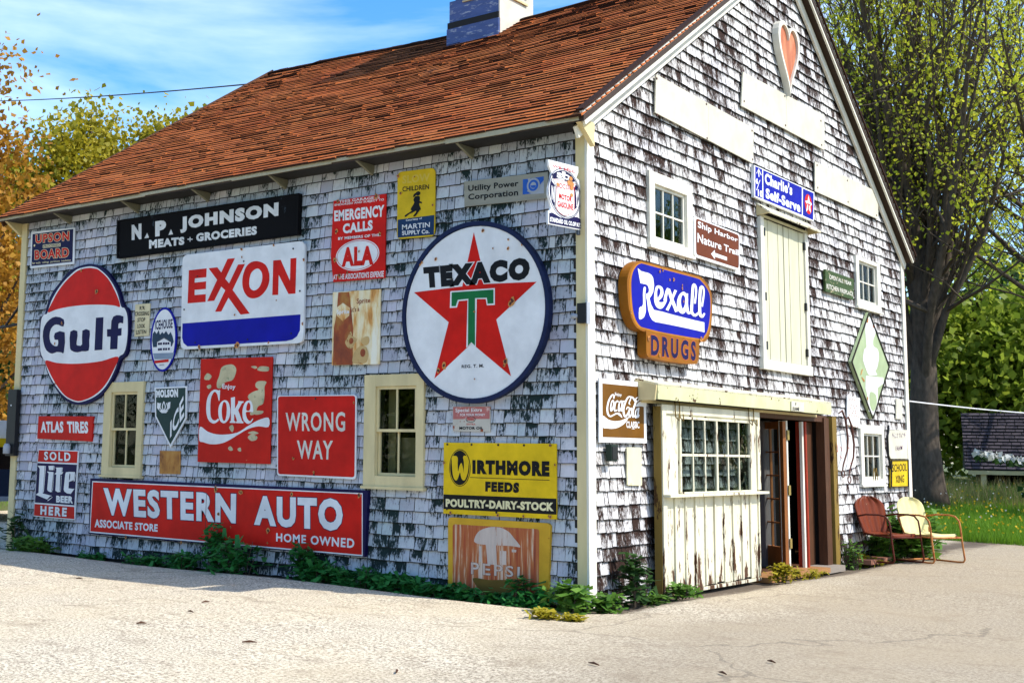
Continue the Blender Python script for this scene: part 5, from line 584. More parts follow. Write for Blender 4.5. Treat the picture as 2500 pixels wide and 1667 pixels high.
  ['h', 'white', 3, [1.273, 3.142, 1.249, 3.139, 1.226, 3.132, 1.207, 3.12, 1.192, 3.1, 1.181, 3.074, 1.172, 3.048, 1.167, 3.022, 1.164, 2.996, 1.167, 2.972, 1.176, 2.95, 1.19, 2.931, 1.209, 2.916, 1.236, 2.906, 1.268, 2.9, 1.299, 2.9, 1.328, 2.906, 1.357, 2.917, 1.383, 2.933, 1.41, 2.954, 1.436, 2.979, 1.452, 3.001, 1.458, 3.019, 1.455, 3.034, 1.445, 3.038, 1.426, 3.026, 1.401, 3.004, 1.377, 2.985, 1.356, 2.977, 1.336, 2.974, 1.318, 2.972, 1.296, 2.971, 1.276, 2.973, 1.269, 2.978, 1.283, 2.989, 1.311, 3.004, 1.336, 3.019, 1.355, 3.035, 1.371, 3.052, 1.379, 3.07, 1.379, 3.09, 1.371, 3.112, 1.356, 3.129, 1.332, 3.138, 1.302, 3.142], [1.264, 3.115, 1.279, 3.115, 1.294, 3.109, 1.305, 3.1, 1.31, 3.09, 1.31, 3.077, 1.304, 3.062, 1.287, 3.041, 1.263, 3.02, 1.245, 3.01, 1.237, 3.022, 1.234, 3.047, 1.235, 3.07, 1.242, 3.088, 1.252, 3.105]],
  ['b', 'white', 4, [[1.433, 2.996, 1.448, 3.024, 1.469, 3.066, 1.492, 3.105, 1.5, 3.116, 1.468, 3.111, 1.481, 3.093, 1.498, 3.063, 1.519, 3.033, 1.55, 2.999, 1.586, 2.96, 1.62, 2.923, 1.643, 2.898], [1.371, 2.996, 1.385, 3.024, 1.405, 3.067, 1.429, 3.108, 1.463, 3.138, 1.531, 3.133, 1.551, 3.11, 1.57, 3.081, 1.592, 3.052, 1.622, 3.019, 1.658, 2.98, 1.692, 2.943, 1.716, 2.917]]],
  ['b', 'white', 5, [[1.631, 3.137, 1.614, 3.116, 1.588, 3.086, 1.563, 3.056, 1.542, 3.03, 1.523, 3.005, 1.502, 2.98, 1.473, 2.953, 1.442, 2.925, 1.42, 2.905], [1.692, 3.132, 1.671, 3.111, 1.644, 3.081, 1.617, 3.051, 1.596, 3.026, 1.576, 3.001, 1.554, 2.975, 1.527, 2.946, 1.499, 2.917, 1.479, 2.897]]],
  ['h', 'white', 3, [1.836, 3.136, 1.814, 3.129, 1.79, 3.12, 1.767, 3.107, 1.747, 3.093, 1.729, 3.077, 1.713, 3.058, 1.7, 3.038, 1.692, 3.017, 1.689, 2.996, 1.69, 2.973, 1.696, 2.951, 1.706, 2.933, 1.723, 2.92, 1.745, 2.909, 1.769, 2.902, 1.792, 2.899, 1.815, 2.898, 1.838, 2.901, 1.86, 2.908, 1.881, 2.919, 1.9, 2.935, 1.918, 2.957, 1.934, 2.981, 1.946, 3.004, 1.954, 3.025, 1.959, 3.046, 1.961, 3.066, 1.958, 3.084, 1.95, 3.099, 1.937, 3.112, 1.922, 3.122, 1.906, 3.13, 1.89, 3.135, 1.873, 3.138, 1.855, 3.139], [1.835, 3.103, 1.848, 3.102, 1.864, 3.097, 1.878, 3.088, 1.887, 3.076, 1.889, 3.059, 1.887, 3.037, 1.882, 3.015, 1.875, 2.997, 1.864, 2.982, 1.849, 2.968, 1.834, 2.959, 1.821, 2.956, 1.81, 2.961, 1.8, 2.973, 1.792, 2.989, 1.787, 3.004, 1.785, 3.019, 1.786, 3.036, 1.79, 3.053, 1.795, 3.067, 1.802, 3.079, 1.812, 3.09, 1.823, 3.099]],
  ['b', 'white', 4, [[1.904, 3.126, 1.9, 3.096, 1.894, 3.054, 1.893, 3.014, 1.897, 2.977, 1.905, 2.942, 1.921, 2.915, 1.97, 2.906, 2.012, 2.916, 2.032, 2.923], [1.961, 3.131, 1.958, 3.102, 1.954, 3.06, 1.954, 3.021, 1.961, 2.986, 1.971, 2.954, 1.984, 2.936, 1.981, 2.935, 1.995, 2.937, 2.016, 2.941]]],
  ['b', 'white', 5, [[2.067, 2.936, 2.073, 2.978, 2.082, 3.039, 2.091, 3.097, 2.102, 3.15, 2.112, 3.2, 2.124, 3.233, 2.115, 3.232, 2.107, 3.231, 2.122, 3.225, 2.132, 3.213, 2.138, 3.194, 2.138, 3.167, 2.126, 3.124, 2.107, 3.072, 2.093, 3.036], [1.999, 2.93, 2.005, 2.973, 2.013, 3.033, 2.023, 3.091, 2.032, 3.145, 2.041, 3.196, 2.055, 3.234, 2.1, 3.258, 2.149, 3.252, 2.166, 3.238, 2.177, 3.222, 2.183, 3.2, 2.182, 3.171, 2.172, 3.126, 2.155, 3.074, 2.143, 3.038]]],
  ['b', 'white', 6, [[2, 3.008, 1.999, 2.986, 2, 2.954, 2.009, 2.926, 2.036, 2.907, 2.074, 2.896, 2.128, 2.896, 2.177, 2.914, 2.216, 2.938, 2.241, 2.954], [2.054, 3.015, 2.058, 2.993, 2.063, 2.963, 2.075, 2.942, 2.09, 2.931, 2.109, 2.924, 2.116, 2.923, 2.14, 2.93, 2.179, 2.949, 2.209, 2.964]]],
  ['b', 'white', 7, [[2.27, 2.931, 2.271, 2.977, 2.272, 3.041, 2.277, 3.1, 2.284, 3.152, 2.295, 3.198, 2.307, 3.228, 2.301, 3.228, 2.299, 3.228, 2.315, 3.222, 2.323, 3.208, 2.325, 3.185, 2.322, 3.155, 2.306, 3.11, 2.283, 3.058, 2.266, 3.021], [2.196, 2.924, 2.197, 2.969, 2.198, 3.033, 2.203, 3.094, 2.211, 3.146, 2.222, 3.194, 2.238, 3.231, 2.287, 3.255, 2.339, 3.25, 2.36, 3.235, 2.37, 3.216, 2.371, 3.19, 2.366, 3.158, 2.352, 3.112, 2.332, 3.059, 2.318, 3.022]]],
  ['b', 'white', 8, [[2.205, 3.013, 2.203, 2.987, 2.201, 2.952, 2.206, 2.922, 2.228, 2.904, 2.264, 2.897, 2.312, 2.902, 2.341, 2.92, 2.361, 2.939, 2.372, 2.953], [2.268, 3.02, 2.269, 2.994, 2.271, 2.96, 2.278, 2.936, 2.285, 2.928, 2.289, 2.927, 2.282, 2.925, 2.294, 2.93, 2.318, 2.946, 2.336, 2.958]]],
  ['t', 'navy', 2, 'DRUGS', [1.088, 2.619, 2.139, 2.629, 2.126, 2.415, 1.082, 2.407], 0.045, ['orange2', 0.07], 1.25, ''],
  ['c', 1.291, 3.286, 0.01],
  ['c', 1.362, 3.317, 0.01],
  ['c', 1.613, 3.241, 0.012],
  ['c', 1.519, 3.232, 0.007],
  ['c', 1.817, 3.199, 0.007],
  ['c', 1.816, 3.167, 0.009],
  ['c', 2.253, 2.666, 0.017],
  ['c', 1.03, 2.567, 0.014],
  ['c', 0.653, 2.803, 0.009],
  ['c', 1.269, 2.42, 0.01],
  ['c', 1.841, 3.036, 0.007]]},
{'n': 'cola_classic_sign', 'l': 'brown and white sign reading Enjoy Coca-Cola CLASSIC near the corner', 'p': 'B', 'o': 0.04, 'pl': [0.169, 2.129, 1.119, 2.133, 1.128, 1.524, 0.156, 1.517], 'm': 'white', 'L': [
  ['p', 'tan', 1, [0.222, 2.082, 1.071, 2.085, 1.073, 1.571, 0.221, 1.569]],
  ['p', 'white', 2, [0.222, 1.771, 0.247, 1.77, 0.284, 1.755, 0.322, 1.741, 0.36, 1.734, 0.4, 1.73, 0.44, 1.727, 0.481, 1.728, 0.522, 1.73, 0.56, 1.734, 0.594, 1.739, 0.624, 1.746, 0.654, 1.753, 0.69, 1.762, 0.726, 1.773, 0.75, 1.778, 0.753, 1.775, 0.743, 1.767, 0.73, 1.757, 0.718, 1.746, 0.702, 1.734, 0.682, 1.722, 0.657, 1.71, 0.627, 1.697, 0.597, 1.686, 0.567, 1.677, 0.536, 1.668, 0.503, 1.662, 0.467, 1.657, 0.429, 1.654, 0.393, 1.652, 0.361, 1.652, 0.331, 1.653, 0.303, 1.655, 0.271, 1.654, 0.241, 1.653, 0.22, 1.664, 0.211, 1.697, 0.211, 1.741]],
  ['p', 'white', 3, [0.891, 1.887, 0.899, 1.895, 0.916, 1.907, 0.936, 1.918, 0.957, 1.928, 0.982, 1.937, 1.005, 1.944, 1.027, 1.95, 1.049, 1.954, 1.07, 1.956, 1.091, 1.958, 1.111, 1.959, 1.124, 1.953, 1.13, 1.936, 1.129, 1.911, 1.123, 1.893, 1.111, 1.887, 1.093, 1.886, 1.073, 1.887, 1.051, 1.888, 1.028, 1.89, 1.004, 1.891, 0.98, 1.89, 0.956, 1.888, 0.935, 1.886, 0.916, 1.885, 0.899, 1.884]],
  ['t', 'white', 2, 'Enjoy', [0.468, 2.007, 0.608, 2.002, 0.602, 1.964, 0.468, 1.967], 0.03, None, 1, ''],
  ['t', 'white', 2, 'CLASSIC', [0.696, 1.734, 0.971, 1.737, 0.969, 1.67, 0.695, 1.668], 0.03, None, 1, 'serif'],
  ['p', 'white', 1, [0.809, 1.665, 0.867, 1.665, 0.867, 1.659, 0.809, 1.66]],
  ['b', 'white', 3, [[0.453, 1.943, 0.457, 1.952, 0.461, 1.966, 0.46, 1.977, 0.447, 1.986, 0.424, 1.989, 0.398, 1.983, 0.374, 1.968, 0.349, 1.947, 0.327, 1.924, 0.312, 1.9, 0.3, 1.874, 0.293, 1.85, 0.292, 1.828, 0.297, 1.807, 0.305, 1.79, 0.32, 1.777, 0.34, 1.767, 0.367, 1.763, 0.396, 1.767, 0.423, 1.775, 0.448, 1.783, 0.47, 1.789, 0.491, 1.794, 0.506, 1.796, 0.519, 1.794, 0.532, 1.789, 0.545, 1.784, 0.566, 1.778, 0.587, 1.769, 0.604, 1.763], [0.426, 1.944, 0.429, 1.953, 0.434, 1.965, 0.433, 1.972, 0.429, 1.974, 0.426, 1.975, 0.419, 1.973, 0.401, 1.96, 0.378, 1.941, 0.359, 1.92, 0.345, 1.897, 0.334, 1.873, 0.328, 1.85, 0.328, 1.83, 0.333, 1.811, 0.341, 1.797, 0.35, 1.787, 0.36, 1.781, 0.369, 1.778, 0.385, 1.78, 0.41, 1.787, 0.435, 1.794, 0.457, 1.801, 0.48, 1.808, 0.506, 1.812, 0.532, 1.811, 0.556, 1.807, 0.578, 1.801, 0.593, 1.789, 0.605, 1.776, 0.611, 1.766]]],
  ['h', 'white', 4, [0.412, 1.931, 0.405, 1.928, 0.397, 1.924, 0.39, 1.918, 0.384, 1.91, 0.378, 1.9, 0.373, 1.889, 0.368, 1.876, 0.365, 1.865, 0.363, 1.855, 0.362, 1.846, 0.363, 1.837, 0.364, 1.83, 0.368, 1.825, 0.373, 1.82, 0.38, 1.818, 0.387, 1.818, 0.396, 1.82, 0.406, 1.824, 0.416, 1.83, 0.424, 1.837, 0.43, 1.844, 0.435, 1.854, 0.439, 1.863, 0.443, 1.873, 0.446, 1.882, 0.45, 1.892, 0.452, 1.901, 0.453, 1.909, 0.451, 1.915, 0.448, 1.92, 0.444, 1.925, 0.439, 1.928, 0.433, 1.931, 0.426, 1.932, 0.419, 1.933], [0.416, 1.912, 0.42, 1.912, 0.423, 1.91, 0.426, 1.908, 0.427, 1.903, 0.426, 1.896, 0.423, 1.886, 0.419, 1.876, 0.415, 1.867, 0.411, 1.86, 0.405, 1.854, 0.4, 1.85, 0.397, 1.849, 0.394, 1.851, 0.393, 1.857, 0.392, 1.864, 0.392, 1.871, 0.394, 1.877, 0.396, 1.885, 0.399, 1.892, 0.402, 1.898, 0.405, 1.903, 0.409, 1.907, 0.413, 1.91]],
  ['b', 'white', 5, [[0.538, 1.913, 0.536, 1.919, 0.531, 1.927, 0.513, 1.933, 0.492, 1.928, 0.473, 1.919, 0.457, 1.908, 0.447, 1.894, 0.44, 1.879, 0.435, 1.864, 0.433, 1.848, 0.434, 1.832, 0.445, 1.818, 0.477, 1.82, 0.499, 1.829, 0.513, 1.835], [0.515, 1.91, 0.512, 1.915, 0.509, 1.92, 0.513, 1.92, 0.509, 1.918, 0.496, 1.911, 0.485, 1.902, 0.477, 1.891, 0.472, 1.878, 0.468, 1.864, 0.466, 1.849, 0.467, 1.835, 0.466, 1.831, 0.465, 1.832, 0.484, 1.838, 0.5, 1.843]]],
  ['h', 'white', 4, [0.574, 1.931, 0.564, 1.928, 0.555, 1.922, 0.547, 1.915, 0.541, 1.908, 0.534, 1.899, 0.529, 1.888, 0.524, 1.877, 0.521, 1.867, 0.52, 1.856, 0.52, 1.844, 0.522, 1.834, 0.525, 1.827, 0.53, 1.822, 0.537, 1.82, 0.545, 1.82, 0.553, 1.821, 0.562, 1.824, 0.572, 1.829, 0.581, 1.835, 0.59, 1.842, 0.599, 1.851, 0.607, 1.86, 0.614, 1.87, 0.619, 1.879, 0.624, 1.887, 0.627, 1.894, 0.629, 1.9, 0.629, 1.907, 0.629, 1.913, 0.628, 1.919, 0.626, 1.925, 0.62, 1.929, 0.611, 1.931, 0.598, 1.933, 0.585, 1.933], [0.583, 1.914, 0.586, 1.914, 0.589, 1.912, 0.591, 1.909, 0.592, 1.905, 0.591, 1.899, 0.589, 1.89, 0.585, 1.881, 0.582, 1.873, 0.577, 1.866, 0.572, 1.858, 0.567, 1.853, 0.563, 1.85, 0.56, 1.853, 0.557, 1.858, 0.556, 1.865, 0.556, 1.872, 0.557, 1.879, 0.559, 1.886, 0.562, 1.894, 0.565, 1.9, 0.569, 1.905, 0.574, 1.909, 0.579, 1.912]],
  ['b', 'white', 6, [[0.605, 1.929, 0.599, 1.916, 0.592, 1.898, 0.585, 1.879, 0.579, 1.859, 0.573, 1.839, 0.581, 1.822, 0.614, 1.831, 0.633, 1.848, 0.646, 1.86], [0.636, 1.928, 0.631, 1.915, 0.623, 1.896, 0.616, 1.878, 0.61, 1.858, 0.605, 1.839, 0.599, 1.835, 0.593, 1.839, 0.614, 1.853, 0.63, 1.864]]],
  ['b', 'white', 7, [[0.603, 1.918, 0.619, 1.92, 0.64, 1.922, 0.654, 1.922, 0.663, 1.92, 0.673, 1.915, 0.68, 1.911], [0.6, 1.929, 0.616, 1.931, 0.639, 1.933, 0.662, 1.934, 0.678, 1.928, 0.687, 1.92, 0.692, 1.915]]],
  ['b', 'white', 3, [[0.785, 1.902, 0.777, 1.905, 0.767, 1.908, 0.764, 1.912, 0.77, 1.921, 0.783, 1.934, 0.794, 1.947, 0.8, 1.959, 0.803, 1.971, 0.797, 1.98, 0.776, 1.985, 0.749, 1.983, 0.723, 1.975, 0.7, 1.96, 0.678, 1.94, 0.659, 1.92, 0.642, 1.899, 0.628, 1.876, 0.618, 1.853, 0.616, 1.832, 0.62, 1.812, 0.626, 1.796, 0.634, 1.784, 0.647, 1.773, 0.677, 1.768, 0.702, 1.777, 0.72, 1.789, 0.735, 1.803, 0.751, 1.821, 0.767, 1.841, 0.773, 1.858, 0.764, 1.871, 0.744, 1.878, 0.719, 1.879, 0.702, 1.869, 0.692, 1.856, 0.685, 1.847], [0.776, 1.895, 0.766, 1.897, 0.751, 1.901, 0.741, 1.911, 0.748, 1.924, 0.761, 1.938, 0.77, 1.95, 0.776, 1.96, 0.778, 1.969, 0.778, 1.972, 0.773, 1.971, 0.76, 1.97, 0.747, 1.964, 0.73, 1.952, 0.711, 1.934, 0.694, 1.915, 0.679, 1.894, 0.665, 1.873, 0.657, 1.853, 0.656, 1.834, 0.66, 1.817, 0.666, 1.802, 0.672, 1.792, 0.678, 1.787, 0.671, 1.788, 0.675, 1.789, 0.692, 1.797, 0.708, 1.809, 0.725, 1.825, 0.741, 1.843, 0.748, 1.857, 0.744, 1.864, 0.732, 1.868, 0.727, 1.869, 0.721, 1.865, 0.711, 1.853, 0.703, 1.845]]],
  ['h', 'white', 4, [0.78, 1.867, 0.771, 1.861, 0.761, 1.853, 0.753, 1.844, 0.746, 1.834, 0.741, 1.825, 0.738, 1.816, 0.736, 1.806, 0.736, 1.798, 0.737, 1.79, 0.74, 1.782, 0.744, 1.776, 0.749, 1.771, 0.756, 1.769, 0.763, 1.768, 0.771, 1.769, 0.778, 1.772, 0.786, 1.777, 0.794, 1.784, 0.801, 1.792, 0.807, 1.8, 0.813, 1.809, 0.817, 1.818, 0.821, 1.828, 0.823, 1.837, 0.824, 1.845, 0.824, 1.852, 0.822, 1.859, 0.819, 1.864, 0.811, 1.867, 0.801, 1.869, 0.79, 1.869], [0.784, 1.845, 0.788, 1.844, 0.791, 1.843, 0.793, 1.84, 0.794, 1.836, 0.793, 1.829, 0.791, 1.82, 0.787, 1.811, 0.784, 1.804, 0.779, 1.798, 0.773, 1.793, 0.768, 1.79, 0.764, 1.79, 0.762, 1.793, 0.76, 1.799, 0.76, 1.806, 0.76, 1.812, 0.761, 1.818, 0.764, 1.824, 0.767, 1.83, 0.77, 1.835, 0.773, 1.839, 0.777, 1.842, 0.781, 1.844]],
  ['b', 'white', 5, [[0.769, 1.968, 0.784, 1.966, 0.804, 1.964, 0.819, 1.961, 0.83, 1.955, 0.841, 1.947, 0.852, 1.938, 0.863, 1.932, 0.868, 1.93, 0.868, 1.926, 0.861, 1.914, 0.847, 1.898, 0.833, 1.881, 0.823, 1.866, 0.814, 1.85, 0.807, 1.833, 0.805, 1.812, 0.806, 1.79, 0.815, 1.772, 0.854, 1.774, 0.872, 1.786, 0.883, 1.795], [0.777, 1.983, 0.793, 1.983, 0.817, 1.981, 0.843, 1.977, 0.861, 1.967, 0.875, 1.957, 0.885, 1.949, 0.894, 1.944, 0.904, 1.937, 0.907, 1.925, 0.898, 1.91, 0.884, 1.893, 0.872, 1.876, 0.862, 1.862, 0.853, 1.847, 0.848, 1.832, 0.845, 1.813, 0.845, 1.793, 0.847, 1.784, 0.835, 1.786, 0.852, 1.794, 0.867, 1.801]]],
  ['b', 'white', 6, [[0.896, 1.919, 0.911, 1.925, 0.933, 1.933, 0.954, 1.943, 0.97, 1.956, 0.983, 1.969, 0.992, 1.979], [0.88, 1.932, 0.896, 1.936, 0.919, 1.942, 0.939, 1.949, 0.955, 1.96, 0.97, 1.972, 0.981, 1.981]]],
  ['b', 'white', 7, [[0.909, 1.937, 0.904, 1.944, 0.898, 1.954, 0.898, 1.961, 0.908, 1.965, 0.927, 1.97, 0.941, 1.974], [0.886, 1.933, 0.882, 1.941, 0.877, 1.952, 0.879, 1.964, 0.897, 1.973, 0.918, 1.978, 0.934, 1.982]]],
  ['h', 'white', 6, [0.91, 1.867, 0.901, 1.863, 0.892, 1.856, 0.883, 1.847, 0.876, 1.839, 0.871, 1.829, 0.868, 1.818, 0.866, 1.807, 0.865, 1.797, 0.866, 1.789, 0.867, 1.781, 0.87, 1.775, 0.874, 1.77, 0.88, 1.768, 0.887, 1.767, 0.895, 1.768, 0.903, 1.771, 0.911, 1.777, 0.919, 1.785, 0.927, 1.795, 0.933, 1.804, 0.939, 1.813, 0.943, 1.823, 0.947, 1.833, 0.949, 1.841, 0.95, 1.848, 0.95, 1.855, 0.948, 1.86, 0.944, 1.864, 0.938, 1.867, 0.929, 1.869, 0.92, 1.869], [0.915, 1.849, 0.918, 1.849, 0.921, 1.847, 0.924, 1.845, 0.924, 1.84, 0.923, 1.833, 0.921, 1.824, 0.917, 1.815, 0.914, 1.808, 0.91, 1.802, 0.905, 1.797, 0.9, 1.794, 0.896, 1.794, 0.893, 1.797, 0.891, 1.803, 0.89, 1.81, 0.89, 1.816, 0.891, 1.822, 0.894, 1.829, 0.897, 1.835, 0.9, 1.839, 0.904, 1.843, 0.908, 1.846, 0.911, 1.848]],
  ['b', 'white', 8, [[0.929, 1.876, 0.926, 1.863, 0.922, 1.845, 0.917, 1.827, 0.912, 1.808, 0.906, 1.787, 0.908, 1.771, 0.944, 1.778, 0.957, 1.792, 0.965, 1.803], [0.964, 1.875, 0.96, 1.863, 0.955, 1.845, 0.95, 1.827, 0.945, 1.807, 0.94, 1.787, 0.938, 1.781, 0.92, 1.784, 0.937, 1.797, 0.951, 1.806]]]]},
{'n': 'blank_upper_left_board', 'l': 'long blank white board under the left roof edge', 'p': 'B', 'o': 0.04, 'pl': [1.45, 5.445, 4.059, 5.399, 4.013, 4.953, 1.413, 5.018], 'm': 'boardwhite', 'L': [
]},
{'n': 'blank_centre_board', 'l': 'long blank white board right below the heart', 'p': 'B', 'o': 0.04, 'pl': [3.77, 6.042, 4.684, 6.068, 6.55, 6.109, 6.508, 5.61, 3.696, 5.606], 'm': 'boardwhite', 'L': [
]},
{'n': 'blank_right_board', 'l': 'blank white board beside the right roof edge', 'p': 'B', 'o': 0.04, 'pl': [6.129, 5.378, 8.763, 5.402, 8.729, 4.981, 6.106, 4.965], 'm': 'boardwhite', 'L': [
]},
{'n': 'kitchen_fireplace_sign', 'l': 'weathered green sign with worn white lettering beside the upper right window', 'p': 'B', 'o': 0.05, 'pl': [6.374, 3.937, 7.508, 3.929, 7.465, 3.63, 6.357, 3.633], 'm': 'greenworn', 'thick': 0.03, 'L': [
  ['t', 'whiteworn', 2, 'OPEN ALL YEAR', [6.511, 3.881, 7.395, 3.876, 7.39, 3.824, 6.506, 3.819], 0.02, None, 1, ''],
  ['t', 'whiteworn', 2, 'KITCHEN FIREPLACE', [6.401, 3.745, 7.452, 3.738, 7.446, 3.681, 6.395, 3.674], 0.02, None, 1, '']]},
{'n': 'diamond_sign', 'l': 'tall pale green diamond sign with a worn white figure', 'p': 'B', 'o': 0.06, 'pl': [8.052, 3.5, 8.062, 3.508, 8.073, 3.511, 8.085, 3.509, 8.096, 3.501, 8.905, 2.797, 8.913, 2.787, 8.916, 2.777, 8.914, 2.766, 8.906, 2.756, 8.103, 1.979, 8.092, 1.971, 8.081, 1.968, 8.07, 1.971, 8.059, 1.978, 7.269, 2.716, 7.26, 2.726, 7.258, 2.737, 7.26, 2.747, 7.268, 2.757], 'm': 'palegreen', 'thick': 0.04, 'frame': 'darkmetal', 'L': [
  ['p', 'whitep', 2, [7.934, 3.364, 7.97, 3.394, 8.017, 3.42, 8.067, 3.438, 8.115, 3.446, 8.16, 3.442, 8.206, 3.427, 8.248, 3.405, 8.282, 3.379, 8.309, 3.347, 8.33, 3.31, 8.342, 3.27, 8.343, 3.235, 8.324, 3.205, 8.29, 3.178, 8.255, 3.153, 8.231, 3.127, 8.218, 3.101, 8.212, 3.074, 8.214, 3.049, 8.23, 3.029, 8.267, 3.018, 8.321, 3.013, 8.377, 3.007, 8.418, 2.993, 8.441, 2.967, 8.453, 2.935, 8.458, 2.899, 8.454, 2.863, 8.44, 2.828, 8.416, 2.79, 8.388, 2.755, 8.363, 2.726, 8.339, 2.707, 8.312, 2.694, 8.291, 2.683, 8.282, 2.672, 8.294, 2.658, 8.323, 2.643, 8.348, 2.629, 8.352, 2.619, 8.323, 2.611, 8.275, 2.607, 8.221, 2.603, 8.174, 2.6, 8.139, 2.597, 8.109, 2.594, 8.079, 2.593, 8.05, 2.594, 8.02, 2.595, 7.991, 2.598, 7.961, 2.605, 7.93, 2.619, 7.896, 2.644, 7.859, 2.676, 7.825, 2.711, 7.797, 2.74, 7.776, 2.761, 7.76, 2.777, 7.75, 2.795, 7.748, 2.817, 7.756, 2.848, 7.774, 2.885, 7.796, 2.921, 7.819, 2.95, 7.845, 2.967, 7.876, 2.975, 7.904, 2.984, 7.922, 3.006, 7.922, 3.045, 7.911, 3.095, 7.898, 3.149, 7.893, 3.198, 7.895, 3.244, 7.901, 3.288, 7.913, 3.329]],
  ['p', 'whitep', 2, [7.853, 2.579, 8.629, 2.593, 8.63, 2.51, 8.356, 2.43, 8.328, 2.168, 8.161, 2.017, 7.922, 2.073, 7.874, 2.311, 7.811, 2.404]],
  ['p', 'palegreen', 3, [8, 2.349, 8.049, 2.36, 8.12, 2.357, 8.192, 2.345, 8.245, 2.328, 8.273, 2.303, 8.288, 2.269, 8.291, 2.233, 8.281, 2.199, 8.253, 2.163, 8.21, 2.125, 8.162, 2.094, 8.119, 2.08, 8.079, 2.086, 8.039, 2.107, 8.004, 2.138, 7.981, 2.171, 7.969, 2.214, 7.967, 2.267, 7.976, 2.316]],
  ['p', 'rustbrown', 4, [7.989, 3.418, 8.019, 3.424, 8.042, 3.415, 8.037, 3.385, 8.017, 3.355, 7.984, 3.349, 7.958, 3.358, 7.966, 3.389]],
  ['p', 'rustbrown', 4, [8.244, 3.351, 8.276, 3.355, 8.304, 3.348, 8.304, 3.326, 8.29, 3.305, 8.258, 3.301, 8.23, 3.308, 8.23, 3.33]],
  ['p', 'rustbrown', 4, [7.669, 2.652, 7.7, 2.667, 7.717, 2.663, 7.696, 2.627, 7.662, 2.588, 7.634, 2.573, 7.618, 2.577, 7.638, 2.613]],
  ['p', 'rustbrown', 4, [7.659, 2.556, 7.716, 2.539, 7.774, 2.514, 7.78, 2.493, 7.761, 2.482, 7.721, 2.499, 7.68, 2.525, 7.657, 2.546]],
  ['p', 'rustbrown', 4, [7.589, 3.046, 7.609, 3.036, 7.62, 3.024, 7.607, 3.016, 7.586, 3.013, 7.571, 3.021, 7.564, 3.031, 7.573, 3.041]],
  ['p', 'rustbrown', 4, [7.871, 2.279, 7.891, 2.281, 7.909, 2.273, 7.904, 2.251, 7.89, 2.232, 7.874, 2.23, 7.862, 2.239, 7.862, 2.26]]]},
{'n': 'school_crossing_sign', 'l': 'yellow sign reading SCHOOL XING above the chairs', 'p': 'B', 'o': 0.04, 'pl': [8.912, 1.393, 9.735, 1.403, 9.707, 0.988, 8.854, 0.992], 'm': 'yellow', 'frame': 'darkmetal', 'L': [
  ['t', 'black', 2, 'SCHOOL', [8.97, 1.33, 9.669, 1.343, 9.655, 1.23, 8.957, 1.215], 0.012, None, 1, ''],
  ['t', 'black', 2, 'XING', [9.095, 1.162, 9.524, 1.172, 9.503, 1.06, 9.093, 1.049], 0.012, None, 1, '']]},
{'n': 'hilltop_board', 'l': 'peeling white board with faint HILLTOP lettering above the yellow school sign', 'p': 'B', 'o': 0.03, 'pl': [8.903, 1.831, 9.798, 1.852, 9.763, 1.414, 8.946, 1.41, 8.829, 1.507], 'm': 'boardwhite', 'L': [
  ['t', 'purpleworn', 2, 'HILLTOP', [9.046, 1.788, 9.694, 1.801, 9.677, 1.732, 9.045, 1.716], 0.01, None, 1, ''],
  ['t', 'purpleworn', 2, 'FARM', [9.191, 1.598, 9.516, 1.614, 9.499, 1.543, 9.183, 1.528], 0.01, None, 1, '']]},
{'n': 'perforated_board', 'l': 'white board with rows of red flecks above the lower window', 'p': 'B', 'o': 0.03, 'pl': [7.138, 2.26, 7.661, 2.255, 7.624, 1.885, 7.634, 1.825, 7.107, 1.866], 'm': 'whitep', 'L': [
  ['p', 'rustbrown', 1, [7.26, 2.141, 7.305, 2.14, 7.304, 2.132, 7.259, 2.132]],
  ['p', 'rustbrown', 1, [7.356, 2.139, 7.401, 2.138, 7.4, 2.13, 7.355, 2.13]],
  ['p', 'rustbrown', 1, [7.469, 2.138, 7.515, 2.137, 7.514, 2.128, 7.468, 2.129]],
  ['p', 'rustbrown', 1, [7.231, 2.105, 7.276, 2.104, 7.275, 2.096, 7.23, 2.096]],
  ['p', 'rustbrown', 1, [7.401, 2.108, 7.447, 2.107, 7.446, 2.099, 7.4, 2.099]],
  ['p', 'rustbrown', 1, [7.498, 2.106, 7.544, 2.105, 7.543, 2.097, 7.498, 2.097]],
  ['p', 'rustbrown', 1, [7.173, 2.062, 7.217, 2.061, 7.216, 2.052, 7.172, 2.053]],
  ['p', 'rustbrown', 1, [7.349, 2.07, 7.394, 2.069, 7.393, 2.061, 7.348, 2.061]],
  ['p', 'rustbrown', 1, [7.43, 2.065, 7.475, 2.065, 7.474, 2.056, 7.429, 2.056]],
  ['p', 'rustbrown', 1, [7.527, 2.065, 7.573, 2.065, 7.572, 2.056, 7.526, 2.056]],
  ['p', 'rustbrown', 1, [7.314, 2.036, 7.359, 2.036, 7.358, 2.027, 7.313, 2.028]],
  ['p', 'rustbrown', 1, [7.427, 2.038, 7.472, 2.037, 7.471, 2.028, 7.426, 2.029]],
  ['p', 'rustbrown', 1, [7.541, 2.037, 7.586, 2.036, 7.586, 2.028, 7.54, 2.028]],
  ['p', 'rustbrown', 1, [7.177, 2.003, 7.221, 2.002, 7.22, 1.993, 7.176, 1.994]],
  ['p', 'rustbrown', 1, [7.262, 2, 7.307, 1.999, 7.306, 1.99, 7.262, 1.991]],
  ['p', 'rustbrown', 1, [7.375, 2.001, 7.42, 2, 7.419, 1.992, 7.374, 1.993]],
  ['p', 'rustbrown', 1, [7.455, 1.995, 7.5, 1.994, 7.5, 1.985, 7.454, 1.986]],
  ['p', 'rustbrown', 1, [7.536, 1.992, 7.582, 1.991, 7.581, 1.982, 7.535, 1.983]],
